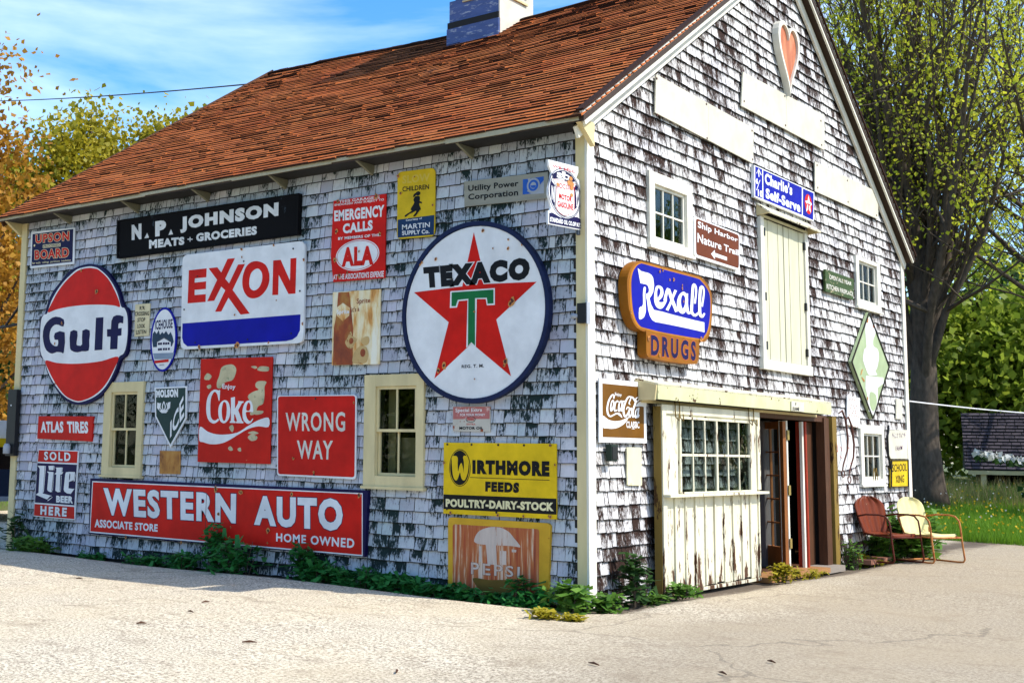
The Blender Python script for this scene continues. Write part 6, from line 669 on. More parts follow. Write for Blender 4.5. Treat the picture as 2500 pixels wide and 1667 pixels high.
  ['b', 'rustbrown', 1, [[7.22, 2.203, 7.233, 2.212, 7.252, 2.224, 7.265, 2.233], [7.204, 2.205, 7.219, 2.214, 7.239, 2.226, 7.254, 2.235]]],
  ['b', 'rustbrown', 1, [[7.322, 2.204, 7.336, 2.213, 7.354, 2.225, 7.368, 2.234], [7.306, 2.206, 7.321, 2.215, 7.341, 2.227, 7.356, 2.236]]],
  ['b', 'rustbrown', 1, [[7.409, 2.197, 7.422, 2.206, 7.441, 2.219, 7.454, 2.228], [7.392, 2.2, 7.407, 2.209, 7.428, 2.221, 7.443, 2.23]]],
  ['b', 'rustbrown', 1, [[7.175, 1.834, 7.189, 1.843, 7.207, 1.855, 7.22, 1.864], [7.159, 1.837, 7.174, 1.845, 7.194, 1.857, 7.209, 1.865]]],
  ['b', 'rustbrown', 1, [[7.296, 1.835, 7.31, 1.844, 7.328, 1.856, 7.341, 1.864], [7.28, 1.837, 7.295, 1.846, 7.315, 1.858, 7.33, 1.866]]],
  ['b', 'rustbrown', 1, [[7.399, 1.833, 7.412, 1.842, 7.431, 1.854, 7.445, 1.863], [7.382, 1.836, 7.398, 1.844, 7.418, 1.856, 7.433, 1.865]]],
  ['b', 'rustbrown', 1, [[7.513, 1.833, 7.526, 1.842, 7.545, 1.855, 7.559, 1.863], [7.496, 1.836, 7.511, 1.845, 7.532, 1.857, 7.547, 1.865]]]]},
{'n': 'strip_board', 'l': 'small blank white strip board above the faint lettered board', 'p': 'B', 'o': 0.03, 'pl': [9.314, 2.315, 9.601, 2.313, 9.564, 2.011, 9.277, 2.007], 'm': 'boardwhite', 'L': [
]},
{'n': 'yellowed_board', 'l': 'narrow blank cream board below the brown cola sign', 'p': 'B', 'o': 0.03, 'pl': [0.728, 1.459, 0.729, 1.468, 0.733, 1.474, 0.739, 1.478, 0.748, 1.479, 1.009, 1.479, 1.018, 1.478, 1.024, 1.474, 1.028, 1.468, 1.029, 1.459, 1.036, 1.121, 1.035, 1.112, 1.031, 1.106, 1.025, 1.102, 1.016, 1.101, 0.75, 1.108, 0.741, 1.109, 0.735, 1.113, 0.731, 1.12, 0.73, 1.129], 'm': 'yellowed', 'L': [
]},
{'n': 'hood_panel', 'l': 'white enamel panel with red marks behind the ice tongs', 'p': 'B', 'o': 0.04, 'pl': [6.434, 1.643, 6.439, 1.67, 6.451, 1.691, 6.47, 1.705, 6.496, 1.714, 6.824, 1.775, 6.854, 1.779, 6.883, 1.781, 6.913, 1.779, 6.942, 1.776, 7.295, 1.715, 7.322, 1.706, 7.341, 1.692, 7.354, 1.671, 7.359, 1.645, 7.383, 1.354, 7.382, 1.327, 7.372, 1.307, 7.354, 1.294, 7.329, 1.287, 6.892, 1.238, 6.862, 1.235, 6.832, 1.234, 6.802, 1.235, 6.772, 1.238, 6.474, 1.271, 6.448, 1.278, 6.43, 1.291, 6.42, 1.311, 6.418, 1.338], 'm': 'whitep', 'L': [
  ['b', 'navy', 2, [[6.482, 1.681, 6.588, 1.695, 6.738, 1.715, 6.878, 1.727, 6.997, 1.724, 7.107, 1.712, 7.185, 1.704], [6.477, 1.685, 6.583, 1.7, 6.734, 1.721, 6.878, 1.734, 7.002, 1.731, 7.115, 1.719, 7.192, 1.71]]],
  ['b', 'navy', 2, [[7.022, 1.232, 7.112, 1.244, 7.236, 1.261, 7.327, 1.274], [7.014, 1.24, 7.103, 1.252, 7.227, 1.269, 7.318, 1.282]]],
  ['b', 'red2', 2, [[6.614, 1.638, 6.627, 1.607, 6.645, 1.564, 6.657, 1.529, 6.655, 1.508, 6.648, 1.496, 6.642, 1.487], [6.626, 1.639, 6.638, 1.608, 6.655, 1.565, 6.666, 1.529, 6.665, 1.508, 6.659, 1.495, 6.654, 1.487]]],
  ['b', 'red2', 2, [[6.569, 1.494, 6.6, 1.495, 6.643, 1.498, 6.675, 1.5], [6.567, 1.5, 6.598, 1.502, 6.641, 1.504, 6.673, 1.506]]],
  ['b', 'red2', 2, [[6.754, 1.548, 6.772, 1.549, 6.794, 1.549, 6.808, 1.545, 6.811, 1.532, 6.808, 1.513, 6.804, 1.499], [6.754, 1.554, 6.773, 1.554, 6.8, 1.554, 6.822, 1.548, 6.825, 1.532, 6.821, 1.513, 6.817, 1.499]]],
  ['b', 'red2', 2, [[6.722, 1.434, 6.744, 1.424, 6.774, 1.412, 6.796, 1.402], [6.734, 1.437, 6.756, 1.428, 6.786, 1.415, 6.808, 1.406]]],
  ['b', 'red2', 2, [[7.073, 1.553, 7.086, 1.547, 7.105, 1.539, 7.118, 1.532], [7.086, 1.557, 7.099, 1.551, 7.118, 1.542, 7.131, 1.536]]],
  ['b', 'red2', 2, [[7.143, 1.333, 7.152, 1.334, 7.165, 1.337, 7.175, 1.338], [7.132, 1.34, 7.142, 1.342, 7.155, 1.344, 7.164, 1.346]]]]},
{'n': 'door_notice', 'l': 'small white notice with tiny print on the door header', 'p': 'B', 'o': 0.26, 'pl': [4.479, 2.082, 4.89, 2.079, 4.881, 1.963, 4.471, 1.963], 'm': 'boardwhite', 'thick': 0.008, 'L': [
  ['t', 'black', 2, 'J', [4.579, 2.067, 4.62, 2.067, 4.618, 2.036, 4.577, 2.036], 0.03, None, 1, ''],
  ['t', 'black', 2, 'DUANE', [4.505, 2.011, 4.719, 2.013, 4.716, 1.971, 4.501, 1.968], 0.03, None, 1, '']]},
{'n': 'gasoline_flange_sign', 'l': 'white flange sign reading WE SELL SOCONY MOTOR GASOLINE beside the corner board', 'p': 'F', 'o': -0.05, 'pl': [-0.61, 4.134, -0.054, 4.165, -0.055, 4.108, -0.094, 4.052, -0.034, 4.032, -0.002, 3.935, -0.009, 3.803, -0.048, 3.721, -0.038, 3.669, 0.004, 3.652, -0, 3.55, -0.613, 3.521, -0.612, 3.646, -0.574, 3.657, -0.564, 3.686, -0.589, 3.747, -0.612, 3.798, -0.609, 3.864, -0.573, 3.936, -0.547, 4.018, -0.598, 4.075], 'm': 'white', 'thick': 0.02, 'L': [
  ['t', 'red2', 2, 'WE SELL', [-0.536, 4.097, -0.121, 4.121, -0.123, 4.091, -0.538, 4.078], 0.01, None, 1, ''],
  ['h', 'navy', 1, [-0.008, 3.856, -0.011, 3.888, -0.018, 3.919, -0.031, 3.949, -0.049, 3.977, -0.071, 4.003, -0.097, 4.027, -0.127, 4.048, -0.16, 4.065, -0.196, 4.079, -0.234, 4.089, -0.273, 4.095, -0.313, 4.098, -0.353, 4.095, -0.392, 4.089, -0.429, 4.079, -0.465, 4.065, -0.498, 4.048, -0.528, 4.027, -0.555, 4.003, -0.577, 3.977, -0.594, 3.949, -0.607, 3.919, -0.615, 3.888, -0.618, 3.856, -0.615, 3.825, -0.607, 3.794, -0.594, 3.764, -0.577, 3.736, -0.555, 3.709, -0.528, 3.686, -0.498, 3.665, -0.465, 3.647, -0.429, 3.633, -0.392, 3.623, -0.353, 3.617, -0.313, 3.615, -0.273, 3.617, -0.234, 3.623, -0.196, 3.633, -0.16, 3.647, -0.127, 3.665, -0.097, 3.686, -0.071, 3.709, -0.049, 3.736, -0.031, 3.764, -0.018, 3.794, -0.011, 3.825], [-0.019, 3.856, -0.022, 3.887, -0.029, 3.917, -0.041, 3.946, -0.058, 3.973, -0.08, 3.999, -0.105, 4.022, -0.134, 4.042, -0.166, 4.059, -0.201, 4.072, -0.237, 4.082, -0.275, 4.088, -0.313, 4.09, -0.352, 4.088, -0.389, 4.082, -0.426, 4.072, -0.46, 4.059, -0.492, 4.042, -0.521, 4.022, -0.547, 3.999, -0.568, 3.973, -0.585, 3.946, -0.597, 3.917, -0.605, 3.887, -0.607, 3.856, -0.605, 3.826, -0.597, 3.796, -0.585, 3.767, -0.568, 3.739, -0.547, 3.714, -0.521, 3.691, -0.492, 3.671, -0.46, 3.654, -0.426, 3.64, -0.389, 3.63, -0.352, 3.624, -0.313, 3.622, -0.275, 3.624, -0.237, 3.63, -0.201, 3.64, -0.166, 3.654, -0.134, 3.671, -0.105, 3.691, -0.08, 3.714, -0.058, 3.739, -0.041, 3.767, -0.029, 3.796, -0.022, 3.826]],
  ['h', 'navy', 2, [-0.027, 3.855, -0.029, 3.884, -0.036, 3.913, -0.048, 3.941, -0.064, 3.967, -0.085, 3.992, -0.109, 4.014, -0.137, 4.033, -0.167, 4.05, -0.2, 4.063, -0.235, 4.072, -0.271, 4.078, -0.308, 4.08, -0.344, 4.078, -0.381, 4.072, -0.415, 4.063, -0.448, 4.05, -0.479, 4.033, -0.507, 4.014, -0.531, 3.992, -0.551, 3.967, -0.567, 3.941, -0.579, 3.913, -0.586, 3.884, -0.589, 3.855, -0.586, 3.826, -0.579, 3.797, -0.567, 3.769, -0.551, 3.743, -0.531, 3.718, -0.507, 3.696, -0.479, 3.677, -0.448, 3.661, -0.415, 3.648, -0.381, 3.638, -0.344, 3.632, -0.308, 3.631, -0.271, 3.632, -0.235, 3.638, -0.2, 3.648, -0.167, 3.661, -0.137, 3.677, -0.109, 3.696, -0.085, 3.718, -0.064, 3.743, -0.048, 3.769, -0.036, 3.797, -0.029, 3.826], [-0.038, 3.855, -0.04, 3.883, -0.047, 3.911, -0.058, 3.938, -0.074, 3.964, -0.094, 3.987, -0.117, 4.009, -0.144, 4.027, -0.173, 4.043, -0.205, 4.056, -0.238, 4.065, -0.273, 4.07, -0.308, 4.072, -0.343, 4.07, -0.378, 4.065, -0.412, 4.056, -0.443, 4.043, -0.473, 4.027, -0.499, 4.009, -0.523, 3.987, -0.542, 3.964, -0.558, 3.938, -0.569, 3.911, -0.576, 3.883, -0.579, 3.855, -0.576, 3.826, -0.569, 3.798, -0.558, 3.772, -0.542, 3.746, -0.523, 3.722, -0.499, 3.701, -0.473, 3.682, -0.443, 3.666, -0.412, 3.654, -0.378, 3.645, -0.343, 3.639, -0.308, 3.637, -0.273, 3.639, -0.238, 3.645, -0.205, 3.654, -0.173, 3.666, -0.144, 3.682, -0.117, 3.701, -0.094, 3.722, -0.074, 3.746, -0.058, 3.772, -0.047, 3.798, -0.04, 3.826]],
  ['p', 'navy', 2, [-0.547, 4.002, -0.463, 4.047, -0.368, 4.072, -0.358, 3.997, -0.526, 3.967]],
  ['p', 'navy', 2, [-0.563, 3.944, -0.495, 3.906, -0.497, 3.708, -0.548, 3.732, -0.579, 3.837]],
  ['p', 'navy', 2, [-0.294, 4.07, -0.208, 4.057, -0.122, 4.022, -0.133, 4.003, -0.316, 3.982]],
  ['p', 'navy', 2, [-0.116, 3.995, -0.073, 3.957, -0.052, 3.847, -0.086, 3.762, -0.135, 3.732, -0.139, 3.923]],
  ['t', 'white', 3, 'SO', [-0.463, 4.044, -0.208, 4.052, -0.209, 4.001, -0.464, 3.986], 0.07, None, 1, ''],
  ['t', 'white', 3, 'N', [-0.558, 3.895, -0.506, 3.893, -0.507, 3.739, -0.558, 3.763], 0.05, None, 1, ''],
  ['t', 'white', 3, 'Y', [-0.117, 3.927, -0.062, 3.925, -0.07, 3.765, -0.119, 3.769], 0.05, None, 1, ''],
  ['p', 'white', 4, [-0.526, 3.964, -0.111, 3.984, -0.144, 3.945, -0.141, 3.737, -0.212, 3.681, -0.313, 3.643, -0.424, 3.659, -0.486, 3.709, -0.475, 3.899]],
  ['b', 'red2', 5, [[-0.527, 3.963, -0.406, 3.969, -0.237, 3.978, -0.112, 3.984], [-0.526, 3.965, -0.405, 3.972, -0.236, 3.981, -0.11, 3.987]]],
  ['b', 'red2', 5, [[-0.475, 3.904, -0.48, 3.848, -0.485, 3.771, -0.484, 3.71, -0.471, 3.681, -0.451, 3.669, -0.426, 3.66, -0.392, 3.65, -0.353, 3.644, -0.314, 3.644, -0.277, 3.652, -0.241, 3.667, -0.21, 3.683, -0.183, 3.695, -0.158, 3.71, -0.141, 3.739, -0.136, 3.8, -0.137, 3.875, -0.139, 3.928], [-0.47, 3.905, -0.475, 3.849, -0.48, 3.772, -0.478, 3.711, -0.466, 3.683, -0.447, 3.671, -0.422, 3.663, -0.389, 3.653, -0.35, 3.647, -0.313, 3.647, -0.278, 3.655, -0.244, 3.669, -0.213, 3.685, -0.186, 3.697, -0.163, 3.71, -0.147, 3.739, -0.141, 3.799, -0.143, 3.874, -0.145, 3.927]]],
  ['t', 'red2', 5, 'SOCONY', [-0.464, 3.939, -0.122, 3.96, -0.125, 3.914, -0.464, 3.889], 0.01, None, 1, ''],
  ['t', 'red2', 5, 'MOTOR', [-0.431, 3.845, -0.186, 3.847, -0.189, 3.794, -0.431, 3.79], 0.05, None, 1, ''],
  ['t', 'red2', 5, 'GASOLINE', [-0.455, 3.767, -0.165, 3.778, -0.166, 3.719, -0.455, 3.709], 0.04, None, 1, ''],
  ['p', 'rustorange', 6, [-0.422, 3.922, -0.424, 3.929, -0.43, 3.935, -0.438, 3.938, -0.448, 3.94, -0.458, 3.938, -0.467, 3.935, -0.473, 3.929, -0.475, 3.922, -0.473, 3.916, -0.467, 3.91, -0.458, 3.906, -0.448, 3.905, -0.438, 3.906, -0.43, 3.91, -0.424, 3.916]],
  ['p', 'rustorange', 6.3, [-0.176, 4.021, -0.178, 4.029, -0.185, 4.036, -0.196, 4.04, -0.208, 4.042, -0.221, 4.04, -0.231, 4.036, -0.238, 4.029, -0.241, 4.021, -0.238, 4.013, -0.231, 4.006, -0.221, 4.001, -0.208, 3.999, -0.196, 4.001, -0.185, 4.006, -0.178, 4.013]],
  ['p', 'rustorange', 6.6, [-0.195, 3.974, -0.198, 3.984, -0.207, 3.993, -0.22, 3.998, -0.236, 4, -0.251, 3.998, -0.265, 3.993, -0.274, 3.984, -0.277, 3.974, -0.274, 3.963, -0.265, 3.955, -0.251, 3.949, -0.236, 3.947, -0.22, 3.949, -0.207, 3.955, -0.198, 3.963]],
  ['p', 'rustorange', 6.9, [-0.151, 3.97, -0.155, 3.98, -0.164, 3.989, -0.177, 3.995, -0.193, 3.997, -0.208, 3.995, -0.222, 3.989, -0.231, 3.98, -0.234, 3.97, -0.231, 3.96, -0.222, 3.951, -0.208, 3.945, -0.193, 3.943, -0.177, 3.945, -0.164, 3.951, -0.155, 3.96]],
  ['p', 'rustorange', 7.2, [-0.166, 3.93, -0.168, 3.937, -0.175, 3.944, -0.185, 3.948, -0.196, 3.95, -0.208, 3.948, -0.218, 3.944, -0.224, 3.937, -0.227, 3.93, -0.224, 3.922, -0.218, 3.916, -0.208, 3.912, -0.196, 3.91, -0.185, 3.912, -0.175, 3.916, -0.168, 3.922]],
  ['p', 'rustorange', 7.5, [-0.169, 3.862, -0.171, 3.869, -0.177, 3.875, -0.186, 3.879, -0.197, 3.881, -0.208, 3.879, -0.217, 3.875, -0.223, 3.869, -0.225, 3.862, -0.223, 3.855, -0.217, 3.85, -0.208, 3.846, -0.197, 3.844, -0.186, 3.846, -0.177, 3.85, -0.171, 3.855]],
  ['p', 'navy', 2, [-0.598, 3.626, -0.549, 3.639, -0.466, 3.627, -0.361, 3.608, -0.276, 3.618, -0.158, 3.656, -0.082, 3.667, -0.01, 3.653, -0.011, 3.633, -0.598, 3.604]],
  ['p', 'navy', 3, [-0.598, 3.604, -0.011, 3.633, -0.008, 3.56, -0.598, 3.531]],
  ['t', 'white', 4, 'STANDARD OIL CO.OF N.Y.', [-0.588, 3.592, -0.018, 3.615, -0.019, 3.573, -0.588, 3.547], 0.05, None, 1, '']]}]
def pairs(q): return [[q[i], q[i+1]] for i in range(0, len(q), 2)]
for S_ in SIG:
    S_['pl'] = pairs(S_['pl'])
    for L in S_['L']:
        if L[0] == 'p': L[3] = pairs(L[3])
        elif L[0] == 'h': L[3] = pairs(L[3]); L[4] = pairs(L[4])
        elif L[0] == 'b': L[3] = [pairs(L[3][0]), pairs(L[3][1])]
        elif L[0] == 't': L[4] = pairs(L[4])
HA = [(-7.0,-6.45,1.12,2.12), (-2.57,-2.0,1.12,2.12)]
HB = [(1.39,2.17,3.65,4.26), (7.79,8.60,3.65,4.25), (7.75,8.55,1.11,1.77), (3.75,6.2,-.05,1.93)]
def in_holes(s, z, H, mg=0.0): return any(a-mg < s < b_+mg and c-mg < z < d_+mg for a, b_, c, d_ in H)
def backing(name, plane, s0, s1, z1f, H, mat, thick=.12):
    mb = MB(); ss = sorted({s0, s1, *[h[0] for h in H], *[h[1] for h in H]}); zs = sorted({-.05, 4.5, *[h[2] for h in H], *[h[3] for h in H]})
    for i in range(len(ss)-1):
        for j in range(len(zs)-1):
            cs, cz = (ss[i]+ss[i+1])/2, (zs[j]+zs[j+1])/2
            if in_holes(cs, cz, H): continue
            if plane == 'A': mb.box(ss[i], ss[i+1], .02, .02+thick, zs[j], zs[j+1])
            else: mb.box(-.02-thick, -.02, ss[i], ss[i+1], zs[j], zs[j+1])
    if plane == 'B':
        P = [(s0, 4.5), (s1, 4.5), (s1, 4.53), (RY, 8.0), (s0, 4.72)]
        vs = [(-.02, s, z) for s, z in P]+[(-.02-thick, s, z) for s, z in P]; k = len(P)
        mb.add(vs, [tuple(range(k)), tuple(range(2*k-1, k-1, -1))]+[(i, i+k, (i+1)%k+k, (i+1)%k) for i in range(k)])
    return mb.build(name, mat, barn)
wallA = backing('side_wall', 'A', X0, -.14, None, HA, M_DARK)
wallB = backing('gable_wall', 'B', 0.0, Y1, None, HB, M_DARK)
part_box('rear_wall', M_SHA, barn, X0, X0+.12, .14, Y1, -.05, 4.6)
part_box('far_wall', M_SHA, barn, X0+.12, -.14, Y1-.12, Y1, -.05, 4.5)
mb = MB(); P = [(.14,4.6),(Y1,4.5),(RY,7.9)]; mb.add([(X0, s, z) for s, z in P]+[(X0+.12, s, z) for s, z in P], [(2,1,0),(3,4,5),(0,1,4,3),(1,2,5,4),(2,0,3,5)]); mb.build('rear_gable', M_SHA, barn)
part_box('floor', M_WOOD, barn, X0+.12, -.14, .14, Y1-.12, -.06, .035)
part_box('loft_floor', M_INT, barn, X0+.12, -.14, .14, Y1-.12, 2.5, 2.6)
part_box('added_dark_lining', M_INT, barn, X0+.13, -1.7, 1.3, 1.35, .04, 2.5); part_box('added_dark_lining', M_INT, barn, -1.7, -1.6, 1.3, Y1-.13, .04, 2.5); part_box('added_dark_lining', M_INT, barn, -1.7, -1.6, .15, Y1-.13, 2.6, 4.5)  # dark lining boxes added so the lit interior looks dark through the panes
# shingles: (score, plane, s0, s1, z0, z1)
blocks = {'A': list(HA), 'B': list(HB)+[(1.24,3.72,-.1,1.95),(4.2,5.8,2.46,4.42)]}; blocks['B'] = [q for q in blocks['B'] if q[0] != 1.24]
boxes = {'A': [], 'B': []}
for s_ in SIG:
    if s_['p'] in 'AB':
        q = np.array(s_['pl']); boxes[s_['p']].append((q[:,0].min(), q[:,0].max(), q[:,1].min(), q[:,1].max()))
allsh = []
def lay(plane, s0, s1, zlim):
    z = -.02; k = 0
    while z < (4.62 if plane == 'A' else 8.0):
        ex = .131+random.uniform(-.006, .006) if k else .14
        s = s0-random.uniform(0, .1); wv = random.random()*6
        while s < s1:
            w_ = random.choice((.075,.09,.11,.13,.15,.17,.20))*random.uniform(.9, 1.1)
            a, b_ = max(s, s0), min(s+w_, s1)
            if s1-b_ < .05: b_ = s1
            zt = z+ex+.018; zb = z+.004*math.sin((s+wv)*1.7)+random.uniform(-.005, .005)
            top = min(zlim(a), zlim(b_))
            if b_-a > .02 and zb+.03 < max(zlim(a), zlim(b_)):
                zt2 = min(zt, max(top, zb+.02))
                segs = [(a, b_, zb, zt2)]
                for h in blocks[plane]:
                    o2 = []
                    for (p_, q_, e_, g_) in segs:
                        if q_ <= h[0] or p_ >= h[1] or g_ <= h[2] or e_ >= h[3]: o2.append((p_, q_, e_, g_)); continue
                        if p_ < h[0]-.015: o2.append((p_, h[0]-.002, e_, g_))
                        if q_ > h[1]+.015: o2.append((h[1]+.002, q_, e_, g_))
                        if e_ < h[2]-.02: o2.append((max(p_,h[0]), min(q_,h[1]), e_, h[2]))
                        if g_ > h[3]+.02: o2.append((max(p_,h[0]), min(q_,h[1]), h[3], g_))
                    segs = o2
                for g in segs: allsh.append((plane,)+g)
            s += w_
        z += ex; k += 1
lay('A', X0+.12, -.105, lambda s: 4.66)
lay('B', .12, Y1-.12, lambda s: 4.68+.638*s if s < RY else 4.66+.713*(Y1-.05-s))
def shscore(t):
    pl, a, b_, c, d_ = t; cs, cz = (a+b_)/2, (c+d_)/2
    for q in boxes[pl]:
        if q[0] < cs < q[1] and q[2] < cz < q[3]: return 0
    p = Vector((cs, 0, cz)) if pl == 'A' else Vector((0, cs, cz)); v = CAM-p; n = Vector((0,-1,0)) if pl == 'A' else Vector((1,0,0))
    return (b_-a)*(d_-c)*v.dot(n)/v.length**3
order = sorted(range(len(allsh)), key=lambda i: -shscore(allsh[i])); singles = set(order[:300])
def sh_verts(plane, a, b_, c, d_, ou, tl, tr):
    g = .0022; pts = []
    for (s, z, dep) in ((a+g, c+tl, ou), (b_-g, c+tr, ou*.85), (b_-g, d_, -.012), (a+g, d_, -.012), (a+g, c+tl, -.018), (b_-g, c+tr, -.018), (b_-g, d_, -.018), (a+g, d_, -.018)):
        pts.append((s, -dep, z) if plane == 'A' else (dep, s, z))
    return pts
SHF = [(0,1,2,3), (0,4,5,1), (1,5,6,2), (3,7,4,0), (2,6,7,3)]
SHUV = [(0,0),(1,0),(1,1),(0,1),(0,0),(1,0),(1,1),(0,1)]
def fix_f(plane): return SHF if plane == 'A' else SHF
def set_uv(me):
    uv = me.uv_layers.new(name='UVMap'); n = len(me.loops); vi = np.empty(n, int); me.loops.foreach_get('vertex_index', vi); T = np.array(SHUV)[vi % 8]; uv.data.foreach_set('uv', T.ravel().astype(float))
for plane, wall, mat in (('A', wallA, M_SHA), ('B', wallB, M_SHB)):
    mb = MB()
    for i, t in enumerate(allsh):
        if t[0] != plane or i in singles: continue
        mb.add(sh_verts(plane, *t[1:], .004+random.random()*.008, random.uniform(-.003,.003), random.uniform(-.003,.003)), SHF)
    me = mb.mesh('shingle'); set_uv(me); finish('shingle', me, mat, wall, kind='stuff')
    var = []
    for k in range(8):
        mb = MB(); vs = sh_verts(plane, 0, 1, 0, 1, .004+.001*k, random.uniform(-.02,.02), random.uniform(-.02,.02)); vs = [tuple((c/1) for c in v) for v in vs]
        mb.add(vs, SHF); me = mb.mesh('shingle'); set_uv(me); me.materials.append(mat); var.append(me)
    org = Vector(ORI[wall.name])
    for i in singles:
        t = allsh[i]
        if t[0] != plane: continue
        o = bpy.data.objects.new('shingle', random.choice(var)); COL.objects.link(o); o.parent = wall; _, a, b_, c, d_ = t
        if plane == 'A': o.location = Vector((a+.001, 0, c))-org; o.scale = (b_-a-.002, 1, d_-c)
        else: o.location = Vector((0, a+.001, c))-org; o.scale = (1, b_-a-.002, d_-c)
# roof
def roof_pt(x, y, h=0.0):
    sl = .638; n = Vector((0, -sl, 1)).normalized(); return Vector((x, y, roof_z(x, y)))+n*h
NX = 24; RX0, RX1 = -9.27, .17
mb = MB(); xs = [RX0+(RX1-RX0)*i/NX for i in range(NX+1)]
for y0, y1 in ((-.33, RY), (RY, 10.05)):
    for i in range(NX):
        a, b_ = xs[i], xs[i+1]; q = [(a,y0),(b_,y0),(b_,y1),(a,y1)]
        top = [(x, y, roof_z(x, y)-.012) for x, y in q]; bot = [(x, y, roof_z(x, y)-.07) for x, y in q]
        mb.add(top+bot, [(0,1,2,3),(7,6,5,4),(0,4,5,1),(1,5,6,2),(2,6,7,3),(3,7,4,0)])
roof = mb.build('roof', solid('roof_deck', (.05,.03,.02)), barn)
allr = []; LS = math.hypot(RY+.33, 3.4); nc = 58; 
for k in range(nc):
    y = -.36+(RY+.33)*k/nc; dy = (RY+.33)/nc; x = RX0-random.random()*.15
    while x < RX1:
        w_ = random.choice((.16,.24,.33,.5,.7)); a, b_ = max(x, RX0-.01), min(x+w_, RX1); x += w_
        if b_-a > .02: allr.append((a, b_, y+random.uniform(-.014,.014), min(y+dy*1.25, RY+.01), random.random()))
def rscore(t):
    c = Vector(((t[0]+t[1])/2, t[2], 5)); return -(c-CAM).length
ro = set(sorted(range(len(allr)), key=lambda i: -rscore(allr[i]))[:300])
def rsh(t):
    a, b_, y0, y1, q = t; hL = .010+.012*q+random.uniform(0,.006); hR = .010+.012*q+random.uniform(0,.006); g = .003
    return [roof_pt(a+g, y0+random.uniform(-.006,.006), hL), roof_pt(b_-g, y0, hR), roof_pt(b_-g, y1, .002), roof_pt(a+g, y1, .002), roof_pt(a+g, y0, -.004), roof_pt(b_-g, y0, -.004), roof_pt(b_-g, y1, -.004), roof_pt(a+g, y1, -.004)]
mb = MB()
for i, t in enumerate(allr):
    if i in ro:
        m1 = MB(); m1.add(rsh(t), SHF); me = m1.mesh('roof_shingle'); set_uv(me); finish('roof_shingle', me, M_ROOF, roof)
    else: mb.add(rsh(t), SHF)
me = mb.mesh('roof_shingle'); set_uv(me); finish('roof_shingle', me, M_ROOF, roof, kind='stuff')
mb = MB()   # far slope, plain courses
for k in range(40):
    y0 = 10.07-(10.05-RY)*(k)/40; y1 = y0-(10.05-RY)/40*1.2
    for i in range(NX): mb.add([(xs[i],y0,roof_z(xs[i],y0)+.02),(xs[i],y1,roof_z(xs[i],y1)),(xs[i+1],y1,roof_z(xs[i+1],y1)),(xs[i+1],y0,roof_z(xs[i+1],y0)+.02)], [(3,2,1,0)])
mb.build('far_slope_course', M_ROOF, roof, kind='stuff')
mb = MB()
for i in range(NX*2):
    a = RX0+(RX1-RX0)*i/(NX*2); b_ = a+(RX1-RX0)/(NX*2)-.005; h = .02+random.random()*.012
    mb.beam((a, RY-.06, ridge_z(a)+h-.03), (b_, RY-.06, ridge_z(b_)+h-.03), .14, .02, (0,-.5,1)); mb.beam((a, RY+.06, ridge_z(a)+h-.03), (b_, RY+.06, ridge_z(b_)+h-.03), .14, .02, (0,.5,1))
mb.build('ridge_cap', M_ROOF, roof, kind='stuff')
# eave, rake boards, corner boards
mb = MB()
for i in range(12):
    a, b_ = -9.22+9.34*i/12, -9.22+9.34*(i+1)/12; dz = .008*math.sin(i*1.7)
    mb.box(a, b_, -.342, -.318, EZ-.055+dz, EZ-.004)
mb.build('eave_fascia', solid('fascia_paint', (.42,.38,.26), .6), barn)
part_box('soffit', M_DARK, barn, -9.12, .02, -.315, .02, EZ-.062, EZ-.045)  # soffit coloured dark to cut bounced light and deepen the eave shade
for k, x in enumerate((-8.02, -6.60, -5.28, -3.97, -2.66, -1.32)):
    mb = MB(); mb.add([(x-.012,-.29,4.545),(x-.012,.0,4.545),(x-.012,.0,4.46),(x+.012,-.29,4.545),(x+.012,.0,4.545),(x+.012,.0,4.46)], [(0,1,2),(5,4,3),(0,2,5,3),(0,3,4,1)])
    mb.beam((x,-.30,4.55), (x,-.02,4.44), .03, .035); mb.build('eave_bracket', M_EAVE, barn)
def rake(name, x, off0, off1, dx0, dx1, mat):
    for side, (ya, za, yb, zb) in enumerate(((-.34, EZ+.01, RY, 8.13), (10.07, 4.56, RY, 8.13))):
        mb = MB(); d_ = Vector((0, yb-ya, zb-za)).normalized(); n = Vector((0, -d_.z, d_.y)) if side == 0 else Vector((0, d_.z, -d_.y))
        if n.z < 0: n = -n
        A = Vector((0, ya, za)); B = Vector((0, yb, zb)); 
        q = [A+n*off0, B+n*off0, B+n*off1, A+n*off1]
        vs = [(dx0, p.y, p.z) for p in q]+[(dx1, p.y, p.z) for p in q]
        mb.add(vs, [(3,2,1,0),(4,5,6,7),(0,1,5,4),(1,2,6,5),(2,3,7,6),(3,0,4,7)]); mb.build(name, mat, barn)
rake('rake_fascia', 0, .02, -.12, .135, .16, M_TRIMW)
rake('rake_board', 0, -.123, -.24, .02, .05, M_TRIMW)
rake('rake_edge', 0, .045, .022, .1, .185, M_ROOF)
rake('rake_soffit', 0, -.06, -.075, .0, .133, M_TRIM)
rake('rear_rake_board', 0, .0, -.16, -9.262, -9.245, M_WOOD)
